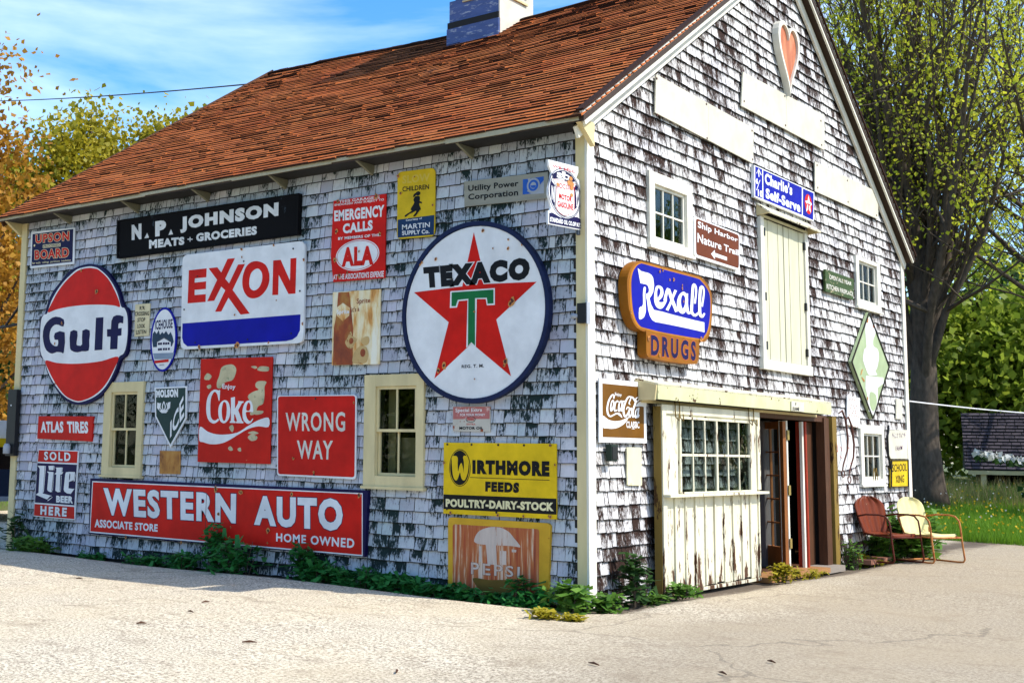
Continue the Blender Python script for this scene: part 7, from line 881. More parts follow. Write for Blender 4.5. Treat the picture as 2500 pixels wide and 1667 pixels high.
# cream return at the two ends of the eave
for x0 in (-9.2, .05):
    mb = MB(); x1 = x0+.05; mb.add([(x0,-.33,4.59),(x0,.0,4.59),(x0,.0,4.36),(x1,-.33,4.59),(x1,.0,4.59),(x1,.0,4.36)], [(0,1,2),(5,4,3),(0,2,5,3),(0,3,4,1),(1,4,5,2)])
    mb.build('eave_return', M_TRIM, barn)
part_box('corner_board', M_TRIM, barn, -.10, .0, -.022, .02, -.02, 4.5)
part_box('corner_board', M_TRIMW, barn, .001, .026, -.022, .115, -.02, 4.62)
part_box('corner_board', M_TRIM, barn, X0-.01, X0+.11, -.022, .02, -.02, 4.55)
part_box('corner_board', M_TRIMW, barn, .0, .026, Y1-.12, Y1+.02, -.02, 4.52)
part_box('corner_board', solid('red_edge', (.25,.05,.03)), barn, -.06, .022, Y1+.021, Y1+.04, -.02, 4.5)
# ---- windows. frame pieces as parts, panes and bars below them
def window(plane, s0, s1, z0, z1, i0, i1, j0, j1, cols, rows, mat, label, double=False, deep=.06):
    """outer casing s0..s1 z0..z1, glass i0..i1 j0..j1"""
    F = .035
    def bx(mb, a, b_, c, d_, n0, n1):
        if plane == 'A': mb.box(a, b_, -n1, -n0, c, d_)
        else: mb.box(n0, n1, a, b_, c, d_)
    mb = MB(); bx(mb, s0, i0, z0, z1, -.02, F); bx(mb, i1, s1, z0, z1, -.02, F); bx(mb, i0, i1, j1, z1, -.02, F-.002); bx(mb, i0, i1, z0, j0, -.02, F-.002); bx(mb, s0-.02, s1+.02, z0-.03, z0, -.02, F+.02)
    wn = mb.build('window', mat, barn, label=label)
    def sash(a, b_, c, d_, nc_, nr_, n):
        mb = MB(); t = .03; bx(mb, a, a+t, c, d_, n-.03, n); bx(mb, b_-t, b_, c, d_, n-.03, n); bx(mb, a+t, b_-t, d_-t, d_, n-.03, n); bx(mb, a+t, b_-t, c, c+t, n-.03, n)
        for k in range(1, nc_): x = a+t+(b_-a-2*t)*k/nc_; bx(mb, x-.009, x+.009, c+t, d_-t, n-.028, n-.004)
        for k in range(1, nr_): z = c+t+(d_-c-2*t)*k/nr_; bx(mb, a+t, b_-t, z-.009, z+.009, n-.027, n-.003)
        mb.build('sash', mat, wn)
        for ic in range(nc_):
            for ir in range(nr_):
                pw = (b_-a-2*t)/nc_; ph = (d_-c-2*t)/nr_; m2 = MB(); bx(m2, a+t+pw*ic+.004, a+t+pw*(ic+1)-.004, c+t+ph*ir+.004, c+t+ph*(ir+1)-.004, n-.02, n-.016); m2.build('pane', M_GLASS, wn)
    if double:
        mid = (j0+j1)/2; sash(i0+.002, i1-.002, mid-.01, j1-.002, cols, rows, .012); sash(i0+.002, i1-.002, j0+.002, mid+.02, cols, rows, -.022)
    else: sash(i0+.002, i1-.002, j0+.002, j1-.002, cols, rows, .0)
    return wn
window('A', -7.12, -6.35, 1.04, 2.23, -6.98, -6.46, 1.14, 2.10, 2, 1, M_TRIM, 'cream framed window below the red and white oval sign', True)
window('A', -2.715, -1.91, 1.03, 2.215, -2.56, -2.01, 1.14, 2.09, 2, 1, M_TRIM, 'cream framed window left of the big round star sign', True)
window('B', 1.27, 2.30, 3.58, 4.37, 1.395, 2.165, 3.66, 4.25, 3, 2, M_TRIMW, 'six pane window above the blue and gold rounded sign')
window('B', 7.68, 8.74, 3.57, 4.30, 7.80, 8.60, 3.66, 4.245, 3, 2, M_TRIMW, 'six pane window at the upper right of the gable wall')
window('B', 7.63, 8.66, 1.04, 1.88, 7.755, 8.55, 1.12, 1.762, 3, 2, M_TRIMW, 'six pane window above the two metal chairs')
# things seen through the panes
worn('curtain', (.50,.38,.18), chip=(.3,.2,.1), amt=.6, scale=4)
part_box('cupboard', MATS['curtain'], barn, -2.5, -1.98, .35, .5, .9, 1.55)
part_box('cupboard', MATS['curtain'], barn, -6.85, -6.72, .3, .36, 1.2, 1.5); part_box('curtain', MATS['curtain'], barn, -2.56, -2.46, .2, .24, 1.1, 2.1); part_box('curtain', MATS['curtain'], barn, -6.70, -6.6, .2, .25, 1.1, 1.5)
# ---- loft shutters
mb = MB(); mb.box(-.02, .045, 4.19, 4.29, 2.58, 4.33); mb.box(-.02, .045, 5.66, 5.76, 2.58, 4.33); mb.box(-.02, .055, 4.16, 5.79, 2.46, 2.58)
ls = mb.build('loft_door_frame', M_TRIMW, barn)
for (a, b_) in ((4.295, 4.955), (4.985, 5.655)):
    n = 4; w_ = (b_-a)/n
    for k in range(n): part_box('shutter_board', M_SHUT, ls, -.01, .018+.004*(k % 2), a+w_*k+.004, a+w_*(k+1)-.004, 2.59, 4.32)
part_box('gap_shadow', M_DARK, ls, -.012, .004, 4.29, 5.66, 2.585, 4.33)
for y in (4.30, 5.65):
    for z in (2.75, 3.35, 4.15): part_box('hinge', M_BLACK, ls, .024, .05, y-.02, y+.02, z-.05, z+.05)
hood = MB(); hood.add([(0,4.16,4.50),(0,5.92,4.50),(.17,5.92,4.375),(.17,4.16,4.375),(0,4.16,4.48),(0,5.92,4.48),(.165,5.92,4.355),(.165,4.16,4.355)], [(0,3,2,1),(4,5,6,7),(0,4,7,3),(1,2,6,5),(3,7,6,2)])
hd = hood.build('loft_hood', M_DOORP, barn)
for y in (4.17, 5.88):
    mb = MB(); mb.add([(0,y,4.48),(.16,y,4.357),(0,y,4.34),(0,y+.03,4.48),(.16,y+.03,4.357),(0,y+.03,4.34)], [(0,1,2),(5,4,3),(1,4,5,2),(0,2,5,3)]); mb.build('hood_cheek', M_TRIM, hd)
mb = MB(); mb.box(.02, .05, 4.2, 5.75, 4.335, 4.36); mb.build('hood_rail', M_SHUT, hd)
# ---- track header and sliding door
hdr = MB(); hdr.box(.215, .245, .98, 5.88, 1.96, 2.10); hdr = hdr.build('door_track_header', worn('header_paint', (.62,.62,.36), chip=(.09,.05,.03), amt=.60, scale=6, stretch=(1,1,1), coord='World', rough=.7), barn)
mb = MB(); mb.add([(0,.98,2.16),(.245,.98,2.102),(.245,5.88,2.102),(0,5.88,2.16),(0,.98,2.175),(.25,.98,2.118),(.25,5.88,2.118),(0,5.88,2.175)], [(0,1,2,3),(7,6,5,4),(0,4,5,1),(1,5,6,2),(2,6,7,3)]); mb.build('header_cap', M_DOORP, hdr)
part_box('track_board', M_TRIM, hdr, .03, .06, 1.0, 5.86, 1.93, 2.09)
part_box('track_rail', M_BLACK, hdr, .12, .17, 1.05, 5.8, 1.955, 1.985)
mb = MB(); mb.add([(0,.98,2.16),(.24,.98,2.10),(.22,.98,1.95),(0,.98,1.95),(0,.955,2.16),(.24,.955,2.10),(.22,.955,1.95),(0,.955,1.95)], [(0,1,2,3),(7,6,5,4),(0,4,5,1),(1,5,6,2),(2,6,7,3)]); mb.build('header_end', M_TRIM, hdr)
SD = MB(); SD.box(.10, .14, 1.245, 1.62, 1.0, 1.915); SD.box(.10, .14, 3.46, 3.735, 1.0, 1.915); SD.box(.10, .141, 1.62, 3.46, 1.80, 1.915)
sdo = SD.build('sliding_door', M_DOORP, barn, label='peeling cream sliding door with a wide multi pane window')
mb = MB(); mb.box(.142, .158, 1.245, 1.33, .03, 1.92); mb.box(.142, .158, 3.66, 3.74, 1.03, 1.92); mb.box(.142, .16, 1.33, 3.66, 1.83, 1.92); mb.build('door_trim', M_DOORP, sdo)
nb = 10
for k in range(nb):
    a = 1.31+(3.70-1.31)*k/nb; b_ = a+(3.70-1.31)/nb
    part_box('door_plank', M_DOORP, sdo, .105, .128+.002*(k % 2), a+.004, b_-.004, .04+.01*(k % 3), .98)
    part_box('door_batten', M_DOORP, sdo, .13, .147, b_-.018, b_+.014, .05, .975)
part_box('door_back', M_DARK, sdo, .095, .104, 1.25, 3.72, .03, .99); part_box('door_foot', M_DOORP, sdo, .10, .135, 1.25, 3.74, .0, .035)
part_box('door_stile', M_OLIVE, sdo, .06, .14, 1.235, 1.30, .0, 1.9)
part_box('window_shelf', M_DOORP, sdo, .12, .23, 1.26, 3.80, .985, 1.012)
mb = MB(); I0, I1, J0, J1 = 1.66, 3.44, 1.03, 1.785
mb.box(.13, .165, I0-.03, I0, J0-.01, J1+.02); mb.box(.13, .165, I1, I1+.03, J0-.01, J1+.02); mb.box(.13, .165, I0, I1, J1, J1+.025); mb.box(.13, .165, I0, I1, J0-.015, J0); mb.box(.132, .16, (I0+I1)/2-.02, (I0+I1)/2+.02, J0, J1)
for k in (1, 2, 4, 5): y = I0+(I1-I0)*k/6; mb.box(.136, .156, y-.011, y+.011, J0, J1)
mb.box(.138, .158, I0, I1, 1.40, 1.425); mb.build('window_grid', M_DOORP, sdo)
for k in range(6):
    for z0, z1 in ((J0, 1.40), (1.425, J1)): y = I0+(I1-I0)*k/6; part_box('window_pane', M_GLASS, sdo, .144, .147, y+.012, y+(I1-I0)/6-.012, z0, z1)
for y in (1.50, 1.60, 3.38, 3.52):
    mb = MB(); mb.tube([(.175,y,1.97),(.18,y,1.80),(.21,y+.02,1.76),(.2,y+.04,1.83)], .007, 6); mb.build('hanger_hook', M_OLIVE, sdo, smooth=True)
# ---- doorway: jambs, French door, sill
part_box('doorway_lintel', M_WOOD, barn, -.1, .04, 3.75, 6.28, 1.875, 1.955)
part_box('doorway_post', M_WOOD, barn, -.22, -.10, 5.90, 6.115, .03, 1.87)
part_box('doorway_casing', M_WOOD, barn, -.05, .06, 6.12, 6.30, .0, 1.93); part_box('doorway_casing', M_OLIVE, barn, -.02, .09, 6.34, 6.50, .0, 1.95)
M_JAMB = worn('shaded_jamb_paint', (.16,.14,.14), chip=(.16,.10,.07), amt=.62, coord='World')  # jamb colour darkened to stand for the shade inside the doorway
part_box('doorway_jamb', M_TRIMW, barn, -.10, -.005, 4.97, 5.015, .03, 1.86); part_box('doorway_jamb', M_JAMB, barn, -.42, -.36, 5.10, 5.46, .03, 1.86)
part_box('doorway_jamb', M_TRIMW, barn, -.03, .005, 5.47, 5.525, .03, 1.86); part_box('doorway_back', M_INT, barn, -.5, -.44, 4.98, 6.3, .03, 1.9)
part_box('jamb_edge', worn('red_jamb', (.35,.04,.02), amt=.75), barn, -.10, .028, 5.53, 5.57, .03, 1.86)
part_box('door_sill', worn('sill_wood', (.40,.20,.08), chip=(.15,.08,.04), amt=.58, scale=6, stretch=(2,.3,1), coord='World'), barn, -.12, .22, 3.78, 5.75, -.03, .03)
fd = Vector((-.68, .52, 0)).normalized(); H0 = Vector((-.02, 4.94, 0)); nrm = Vector((fd.y, -fd.x, 0))
def leaf(a, b_, c, d_, t0=-.02, t1=.02):
    mb = MB(); P = [H0+fd*a, H0+fd*b_]; vs = []
    for z in (c, d_):
        for p, t in ((P[0], t0), (P[1], t0), (P[1], t1), (P[0], t1)): q = p+nrm*t; vs.append((q.x, q.y, z))
    mb.add(vs, [(0,3,2,1),(4,5,6,7),(0,1,5,4),(1,2,6,5),(2,3,7,6),(3,0,4,7)]); return mb
FDM = MB()
for args in ((0,.12,.05,1.85),(.73,.85,.05,1.85),(.12,.73,1.76,1.85),(.12,.73,.05,.30)):
    q = leaf(*args); FDM.add(q.v, q.f)
for k in (1,2):
    x = .12+.61*k/3; q = leaf(x-.01, x+.01, .30, 1.76, -.014, .014); FDM.add(q.v, q.f)
for k in range(1,5): z = .3+1.46*k/5; q = leaf(.12, .73, z-.01, z+.01, -.013, .013); FDM.add(q.v, q.f)
fdo = FDM.build('glazed_door', M_DOORW, barn, label='brown glazed door standing ajar inside the doorway')
for i in range(3):
    for k in range(5): q = leaf(.125+.61*i/3+.005, .12+.61*(i+1)/3-.012, .3+1.46*k/5+.012, .3+1.46*(k+1)/5-.012, -.003, .003); q.build('door_pane', M_GLASS, fdo)
for z in (.35, 1.0, 1.68): part_box('door_hinge', M_BRASS, fdo, -.0, .012, 4.965, 5.03, z-.06, z+.06)
mb = MB(); q = H0+fd*.79; mb.tube([(q.x,q.y,.95),(q.x+nrm.x*.07,q.y+nrm.y*.07,.95)], [.012,.03], 8); mb.build('door_knob', M_BRASS, fdo, smooth=True)
part_box('concrete_footing', solid('footing', (.26,.22,.18), .9, bmp=.5), barn, -.1, .2, 5.75, 6.35, -.05, .025)
# ---- cupola
CX0, CX1, CY0, CY1 = -4.880, -3.986, 4.488, 5.405
cu = MB(); cu.box(CX0, CX1, CY0, CY1, 6.9, 8.22)
M_CUP = worn('cupola_paint', (.10,.15,.34), chip=(.40,.44,.52), amt=.56, scale=5, stretch=(1,1,4), coord='World', rough=.7, soft=.08); M_CUPW = worn('cupola_white', (.70,.66,.56), chip=(.30,.16,.06), amt=.68, scale=5, coord='World')
cup = cu.build('cupola', M_CUP, roof, label='square wooden cupola with louvres on the roof')
part_box('base_board', M_CUP, cup, CX0-.03, CX1+.02, CY0-.03, CY0, 7.3, 7.78); part_box('base_board', M_CUPW, cup, CX1, CX1+.03, CY0, CY1+.02, 7.3, 7.78)
part_box('base_ledge', M_DARK, cup, CX0-.02, CX1+.01, CY0-.025, CY0, 7.78, 7.88); part_box('side_board', M_CUPW, cup, CX1, CX1+.02, CY0, CY1+.01, 7.785, 9.4)
part_box('tower', M_CUP, cup, CX0+.09, CX1-.005, CY0+.03, CY1-.03, 8.22, 9.4)
for k in range(9): part_box('louvre', M_TRIM, cup, CX0+.25, CX1-.17, CY0-.02, CY0+.03, 8.16+k*.12, 8.18+k*.12); part_box('louvre', M_TRIM, cup, CX1+.02, CX1+.05, CY0+.2, CY1-.18, 8.16+k*.12, 8.19+k*.12)
XM, YM = (CX0+CX1)/2, (CY0+CY1)/2
mb = MB(); mb.add([(CX0-.15,CY0-.2,9.4),(CX1+.18,CY0-.2,9.4),(CX1+.18,CY1+.2,9.4),(CX0-.15,CY1+.2,9.4),(XM,YM,9.95)], [(3,2,1,0),(0,1,4),(1,2,4),(2,3,4),(3,0,4)]); mb.build('cupola_roof', M_ROOF, cup)
mb = MB(); mb.tube([(XM,YM,9.9),(XM,YM,10.7)], .015, 6); mb.beam((XM-.35,YM,10.5),(XM+.3,YM,10.5),.02,.06); mb.build('weathervane', M_BLACK, cup)
# ---- heart
def prism(name, pts, plane, o, thick, mat, parent=None, **k):
    """flat outline in wall metres -> slab whose face is o in front of the wall"""
    area = sum(a[0]*b_[1]-b_[0]*a[1] for a, b_ in zip(pts, pts[1:]+pts[:1]))
    if area < 0: pts = pts[::-1]
    n = len(pts); T = (lambda s, z, dd: (s, -dd, z)) if plane == 'A' else (lambda s, z, dd: (dd, s, z))
    mb = MB(); mb.add([T(s, z, o) for s, z in pts]+[T(s, z, o-thick) for s, z in pts], [tuple(range(n)), tuple(range(2*n-1, n-1, -1))]+[(i, i+n, (i+1)%n+n, (i+1)%n) for i in range(n)])
    return mb.build(name, mat, parent, **k)
hp = []
for k in range(40):
    t = 2*math.pi*k/40; x = 16*math.sin(t)**3; y = 13*math.cos(t)-5*math.cos(2*t)-2*math.cos(3*t)-math.cos(4*t); hp.append((x/16, y/17+(.0 if y > 0 else y/17*.35)))
zs_ = [p_[1] for p_ in hp]; zc = (max(zs_)+min(zs_))/2; zh = (max(zs_)-min(zs_))/2
def heart(cx, cz, a, h): return [(cx+x*a, cz+(z-zc)/zh*h) for x, z in hp]
ho = prism('heart_plaque', heart(5.17, 6.54, .37, .48), 'B', .06, .05, M_TRIMW, origin=(.05, 5.17, 6.54), label='wooden heart in a cream frame high under the gable peak', cat='ornament')
prism('heart_panel', heart(5.175, 6.55, .315, .43), 'B', .064, .01, worn('heart_wood', (.52,.17,.08), chip=(.62,.28,.16), amt=.5, scale=3, stretch=(1,2,.5), soft=.2), ho)
# a raised rim
hr = heart(5.17, 6.54, .37, .48); hi = heart(5.175, 6.55, .31, .425); mb = MB(); n = len(hr)
mb.add([(.06,s,z) for s, z in hr]+[(.095,s,z) for s, z in hr]+[(.095,s,z) for s, z in hi]+[(.06,s,z) for s, z in hi], [(i+a*n, (i+1)%n+a*n, (i+1)%n+(a+1)*n, i+(a+1)*n) for a in range(3) for i in range(n)]); mb.build('heart_rim', M_TRIMW, ho)
# ------------------------------------------------------------ signs
dg = bpy.context.evaluated_depsgraph_get()
def glyphs(s, w_, sp):
    cu = bpy.data.curves.new('t', 'FONT'); cu.body = s; cu.offset = w_; cu.space_character = sp; cu.resolution_u = 3; cu.size = 1
    o = bpy.data.objects.new('t', cu); COL.objects.link(o); bpy.context.view_layer.update(); e = o.evaluated_get(bpy.context.evaluated_depsgraph_get()); me = bpy.data.meshes.new_from_object(e)
    v = [tuple(x.co) for x in me.vertices]; f = [tuple(p_.vertices) for p_ in me.polygons]
    bpy.data.objects.remove(o); bpy.data.curves.remove(cu); bpy.data.meshes.remove(me); return v, f
from mathutils.geometry import tessellate_polygon
def T3(plane, s, z, dd): return (s, -dd, z) if plane == 'A' else (dd, s, z)
for S_ in SIG:
    pl = S_['p'] if S_['p'] == 'A' else 'B'; o_ = S_['o']; pts = [tuple(q) for q in S_['pl']]; th = S_.get('thick', .015)
    cx = sum(q[0] for q in pts)/len(pts); cz = min(q[1] for q in pts)
    root = prism(S_['n'], pts, pl, o_, th, MATS[S_['m']], None, origin=T3(pl, cx, cz, o_-th), label=S_['l'], cat='sign' if 'board' not in S_['n'] or 'sign' in S_['n'] else 'board')
    if S_.get('frame'):
        c_ = Vector((sum(q[0] for q in pts)/len(pts), sum(q[1] for q in pts)/len(pts))); inn = []
        rr = .045 if len(pts) > 30 else .03
        if len(pts) == 4: rr = .03
        for q in pts: v = Vector(q)-c_; inn.append(tuple(c_+v*(1-rr/max(.05, abs(v.length)))))
        n = len(pts); mb = MB(); mb.add([T3(pl,*q,o_) for q in pts]+[T3(pl,*q,o_+.014) for q in pts]+[T3(pl,*q,o_+.014) for q in inn]+[T3(pl,*q,o_) for q in inn], [(i+a*n, (i+1)%n+a*n, (i+1)%n+(a+1)*n, i+(a+1)*n) for a in range(3) for i in range(n)])
        mb.build('frame', MATS[S_['frame']], root)
    des = MB(); dm = []
    def mi(m):
        if m not in dm: dm.append(m)
        return dm.index(m)
    cnt = 0
    for L in S_['L']:
        if L[0] == 'c':     # a chipped spot: rust halo round bare dark metal
            _, cs_, cz_, cr_ = L; cnt += 1; mb = MB()
            for mi_, k_, up_ in ((0, 1.7, 8.5), (1, 1.0, 9.2)):
                ph = random.random()*6; ring = []
                for q_ in range(9): t_ = ph+q_*.698; r_ = cr_*k_*random.uniform(.55, 1.3); ring.append(T3(pl, cs_+r_*math.cos(t_), cz_+r_*1.2*math.sin(t_), o_+up_*.0011+cnt*.00003))
                mb.add(ring, [tuple(range(9))], mi_)
            mb.build('rust_spot', [MATS['rustorange'], MATS['rustshadow']], root); continue
        k, m, lv = L[:3]; dd = o_+lv*.0011+cnt*.00002; cnt += 1
        if k == 'p':
            q = L[3]; tr = tessellate_polygon([[Vector((a, b_, 0)) for a, b_ in q]]); des.add([T3(pl,a,b_,dd) for a, b_ in q], tr, mi(m))
        elif k == 'h':
            q = L[3]+L[4]; tr = tessellate_polygon([[Vector((a, b_, 0)) for a, b_ in L[3]], [Vector((a, b_, 0)) for a, b_ in L[4]]]); des.add([T3(pl,a,b_,dd) for a, b_ in q], tr, mi(m))
        elif k == 'b':
            A_, B_ = L[3]; n = len(A_); des.add([T3(pl,a,b_,dd+i*.00001) for i, (a, b_) in enumerate(A_)]+[T3(pl,a,b_,dd+i*.00001) for i, (a, b_) in enumerate(B_)], [(i, i+1, n+i+1, n+i) for i in range(n-1)], mi(m))
        elif k == 't':
            _, m, lv, s, q, w_, outl, sp, font = L
            sp = sp*(1+max(w_, outl[1] if outl else 0)*2.1); v, f = glyphs(s, w_, sp)
            xa = [p_[0] for p_ in v]; ya = [p_[1] for p_ in v]; x0, x1, y0, y1 = min(xa), max(xa), min(ya), max(ya)
            q = [Vector(p_) for p_ in q]
            def put(v, dd):
                r_ = []
                for p_ in v:
                    a = (p_[0]-x0)/(x1-x0); b_ = (p_[1]-y0)/(y1-y0); top = q[0].lerp(q[1], a); bot = q[3].lerp(q[2], a); c_ = bot.lerp(top, b_); r_.append(T3(pl, c_.x, c_.y, dd))
                return r_
            mb = MB(); mats = []
            if outl:
                v2, f2 = glyphs(s, outl[1], sp); mb.add(put(v2, dd-.0005), f2, 0); mats.append(MATS[outl[0]])
            mb.add(put(v, dd), f, len(mats)); mats.append(MATS[m]); mb.build('lettering', mats, root)
    if des.v: des.build('printed_design', [MATS[x] for x in dm], root)
    if S_['n'] == 'gasoline_flange_sign': part_box('flange', MATS['slate'], root, -.075, -.052, -.06, .0, 3.5, 4.0)
    if S_['n'] == 'auto_store_sign':
        mb = MB(); mb.box(-5.12, -5.112, -.0535, -.052, .40, .86); mb.build('seam', MATS['rustshadow'], root)
# bolt heads on the larger plates
for nme, pl, o_, P_ in (('fuel_brand_sign','A',.05,[(-5.4,3.5),(-4.6,3.62),(-3.8,3.7),(-5.4,2.68),(-4.5,2.68),(-3.8,2.72),(-5.62,3.1),(-3.68,3.2)]), ('feed_store_sign','A',.035,[(-1.6,1.48),(-1.3,1.48),(-.98,1.48),(-.68,1.48),(-.38,1.48),(-1.6,.83),(-1.0,.82),(-.4,.81)]), ('wrong_way_sign','A',.035,[(-3.42,1.97),(-3.42,1.13)])):
    r_ = bpy.data.objects[nme]
    for s, z in P_:
        mb = MB(); mb.tube([(s,-o_,z),(s,-o_-.006,z)], .011, 8); mb.build('bolt', M_BLACK, r_)
for nme, P_ in (('blank_upper_left_board', [(1.46,5.40),(1.46,5.0),(2.7,5.40),(2.7,5.0),(4.0,5.36),(4.0,5.0)]), ('blank_centre_board', [(3.78,6.06),(3.78,5.68),(5.1,6.05),(5.1,5.66),(6.4,6.0),(6.4,5.66)]), ('blank_right_board', [(6.2,5.34),(6.2,5.03),(7.4,5.34),(7.4,5.03),(8.65,5.33),(8.65,5.03)])):
    for s, z in P_:
        mb = MB(); mb.tube([(.04,s,z),(.045,s,z)], .014, 6); mb.build('nail', MATS['rustshadow'], bpy.data.objects[nme])
    mb = MB(); q_ = P_[2]; mb.box(.0401, .0412, q_[0]+.05, q_[0]+.056, P_[3][1]-.03, q_[1]+.03); mb.build('board_joint', MATS['yellowed'], bpy.data.objects[nme])
# ------------------------------------------------------------ small things on the walls
mb = MB()
def tong(off, name, label):
    mb = MB(); Y, Z = 6.75+off[0], 1.6+off[1]
    mb.tube([(.10,Y-.18,Z+.38),(.12,Y-.10,Z+.42),(.12,Y+.02,Z+.30),(.12,Y+.09,Z+.05),(.12,Y+.05,Z-.12),(.12,Y-.12,Z-.30),(.12,Y-.16,Z-.38)], [.008,.012,.014,.014,.012,.01,.008], 8)
    ring = [(.12, Y-.14+.06*math.cos(t), Z-.42+.045*math.sin(t)) for t in np.linspace(0, 2*math.pi, 13)]; mb.tube(ring, .008, 6)
    return mb.build(name, solid('rusty_iron', (.09,.03,.02), .8), origin=(.1, Y, Z-.45), smooth=True, label=label, cat='ice tongs', group='ice tongs hanging right of the doorway')
tong((0,.02), 'ice_tongs', 'rusty iron ice tong arm hung over the enamel panel, nearer the doorway')
tong((.24,-.06), 'ice_tongs', 'rusty iron ice tong arm with a low ring, farther from the doorway')
mb = MB(); mb.tube([(.05,8.82,1.90),(.05,8.80,1.80),(.05,8.75,1.74),(.05,8.76,1.45),(.05,8.80,1.40),(.05,8.88,1.26)], .018, 8); mb.build('iron_strap', M_BLACK, origin=(.05,8.8,1.26), label='black iron strap on the wall above the yellow school sign', cat='strap')
mb = MB(); mb.box(X0-.03, X0+.17, -.10, -.03, 1.25, 2.17); bo = mb.build('utility_box', M_BLACK, origin=(X0+.05,-.06,1.25), label='tall narrow black box on the left corner board of the barn', cat='box')
mb = MB(); mb.tube([(X0+.06,-.14,1.28),(X0+.06,-.14,1.38),(X0+.06,-.14,1.42)], [.05,.05,.03], 10); mb.build('glass_jar', MATS['palegrey'], bo, smooth=True)
mb = MB(); mb.tube([(X0+.06,-.103,1.95),(X0+.06,-.108,1.95)], .012, 8); mb.build('bolt', MATS['white'], bo)
mb = MB(); mb.box(-.05, .045, -.095, -.022, 2.64, 2.83); so_ = mb.build('corner_lamp', M_BLACK, origin=(0,-.05,2.64), label='small black sensor lamp on the cream corner board', cat='lamp')
mb = MB(); mb.tube([(-.05,-.08,2.71),(-.11,-.10,2.71)], [.022,.028], 10); mb.build('lens', MATS['palegrey'], so_, smooth=True)
part_box('back_plate', MATS['palegrey'], so_, .046, .056, -.09, -.03, 2.63, 2.84)
mb = MB(); mb.box(.03, .09, .30, .42, 1.34, 1.50); so_ = mb.build('switch_box', solid('dark_green_box', (.015,.03,.02)), origin=(.05,.36,1.34), label='small dark green box below the brown cola sign', cat='box')
part_box('lid', M_BLACK, so_, .091, .097, .31, .41, 1.36, 1.48)
for y in (.46,.50): part_box('pin', M_BLACK, so_, .03, .05, y-.006, y+.006, 1.42, 1.50)
mb = MB()
for y in (8.07, 8.17): mb.tube([(.06,y-.03,1.12),(.06,y-.04,1.2),(.06,y,1.27),(.06,y+.03,1.2),(.06,y+.05,1.10)], .006, 6)
mb.build('iron_hook', M_OLIVE, origin=(.06,8.1,1.1), smooth=True, label='rusty hooks hanging at the bottom of the lower gable window', cat='hook')
# wires
def sag(a, b_, dz, n=16):
    a = Vector(a); b_ = Vector(b_); return [a.lerp(b_, i/n)-Vector((0,0,dz*4*(i/n)*(1-i/n))) for i in range(n+1)]
mb = MB(); mb.tube(sag((-9.27,4.75,7.78), (-35.08,14.25,13.96), .12), .013, 6); mb.build('power_line', M_WIRE, origin=(-9.27,4.75,7.78), label='thin dark power line from the roof towards the upper left', cat='wire')
mb = MB(); mb.tube(sag((.03,9.95,2.30), (.78,22.0,2.42), .05), .012, 6); mb.build('service_cable', M_WIREW, origin=(.03,9.95,2.3), label='white cable running from the right corner of the barn past the big tree', cat='wire')
mb = MB(); mb.tube([(X0-.02,.3,3.18),(X0-.9,.3,3.12)], .022, 6); mb.tube([(X0-.05,.3,3.75),(X0-.75,.3,3.15)], .02, 6); mb.build('iron_bracket', M_BLACK, origin=(X0,.3,3.1), label='black iron bracket sticking out past the left end of the barn', cat='bracket')
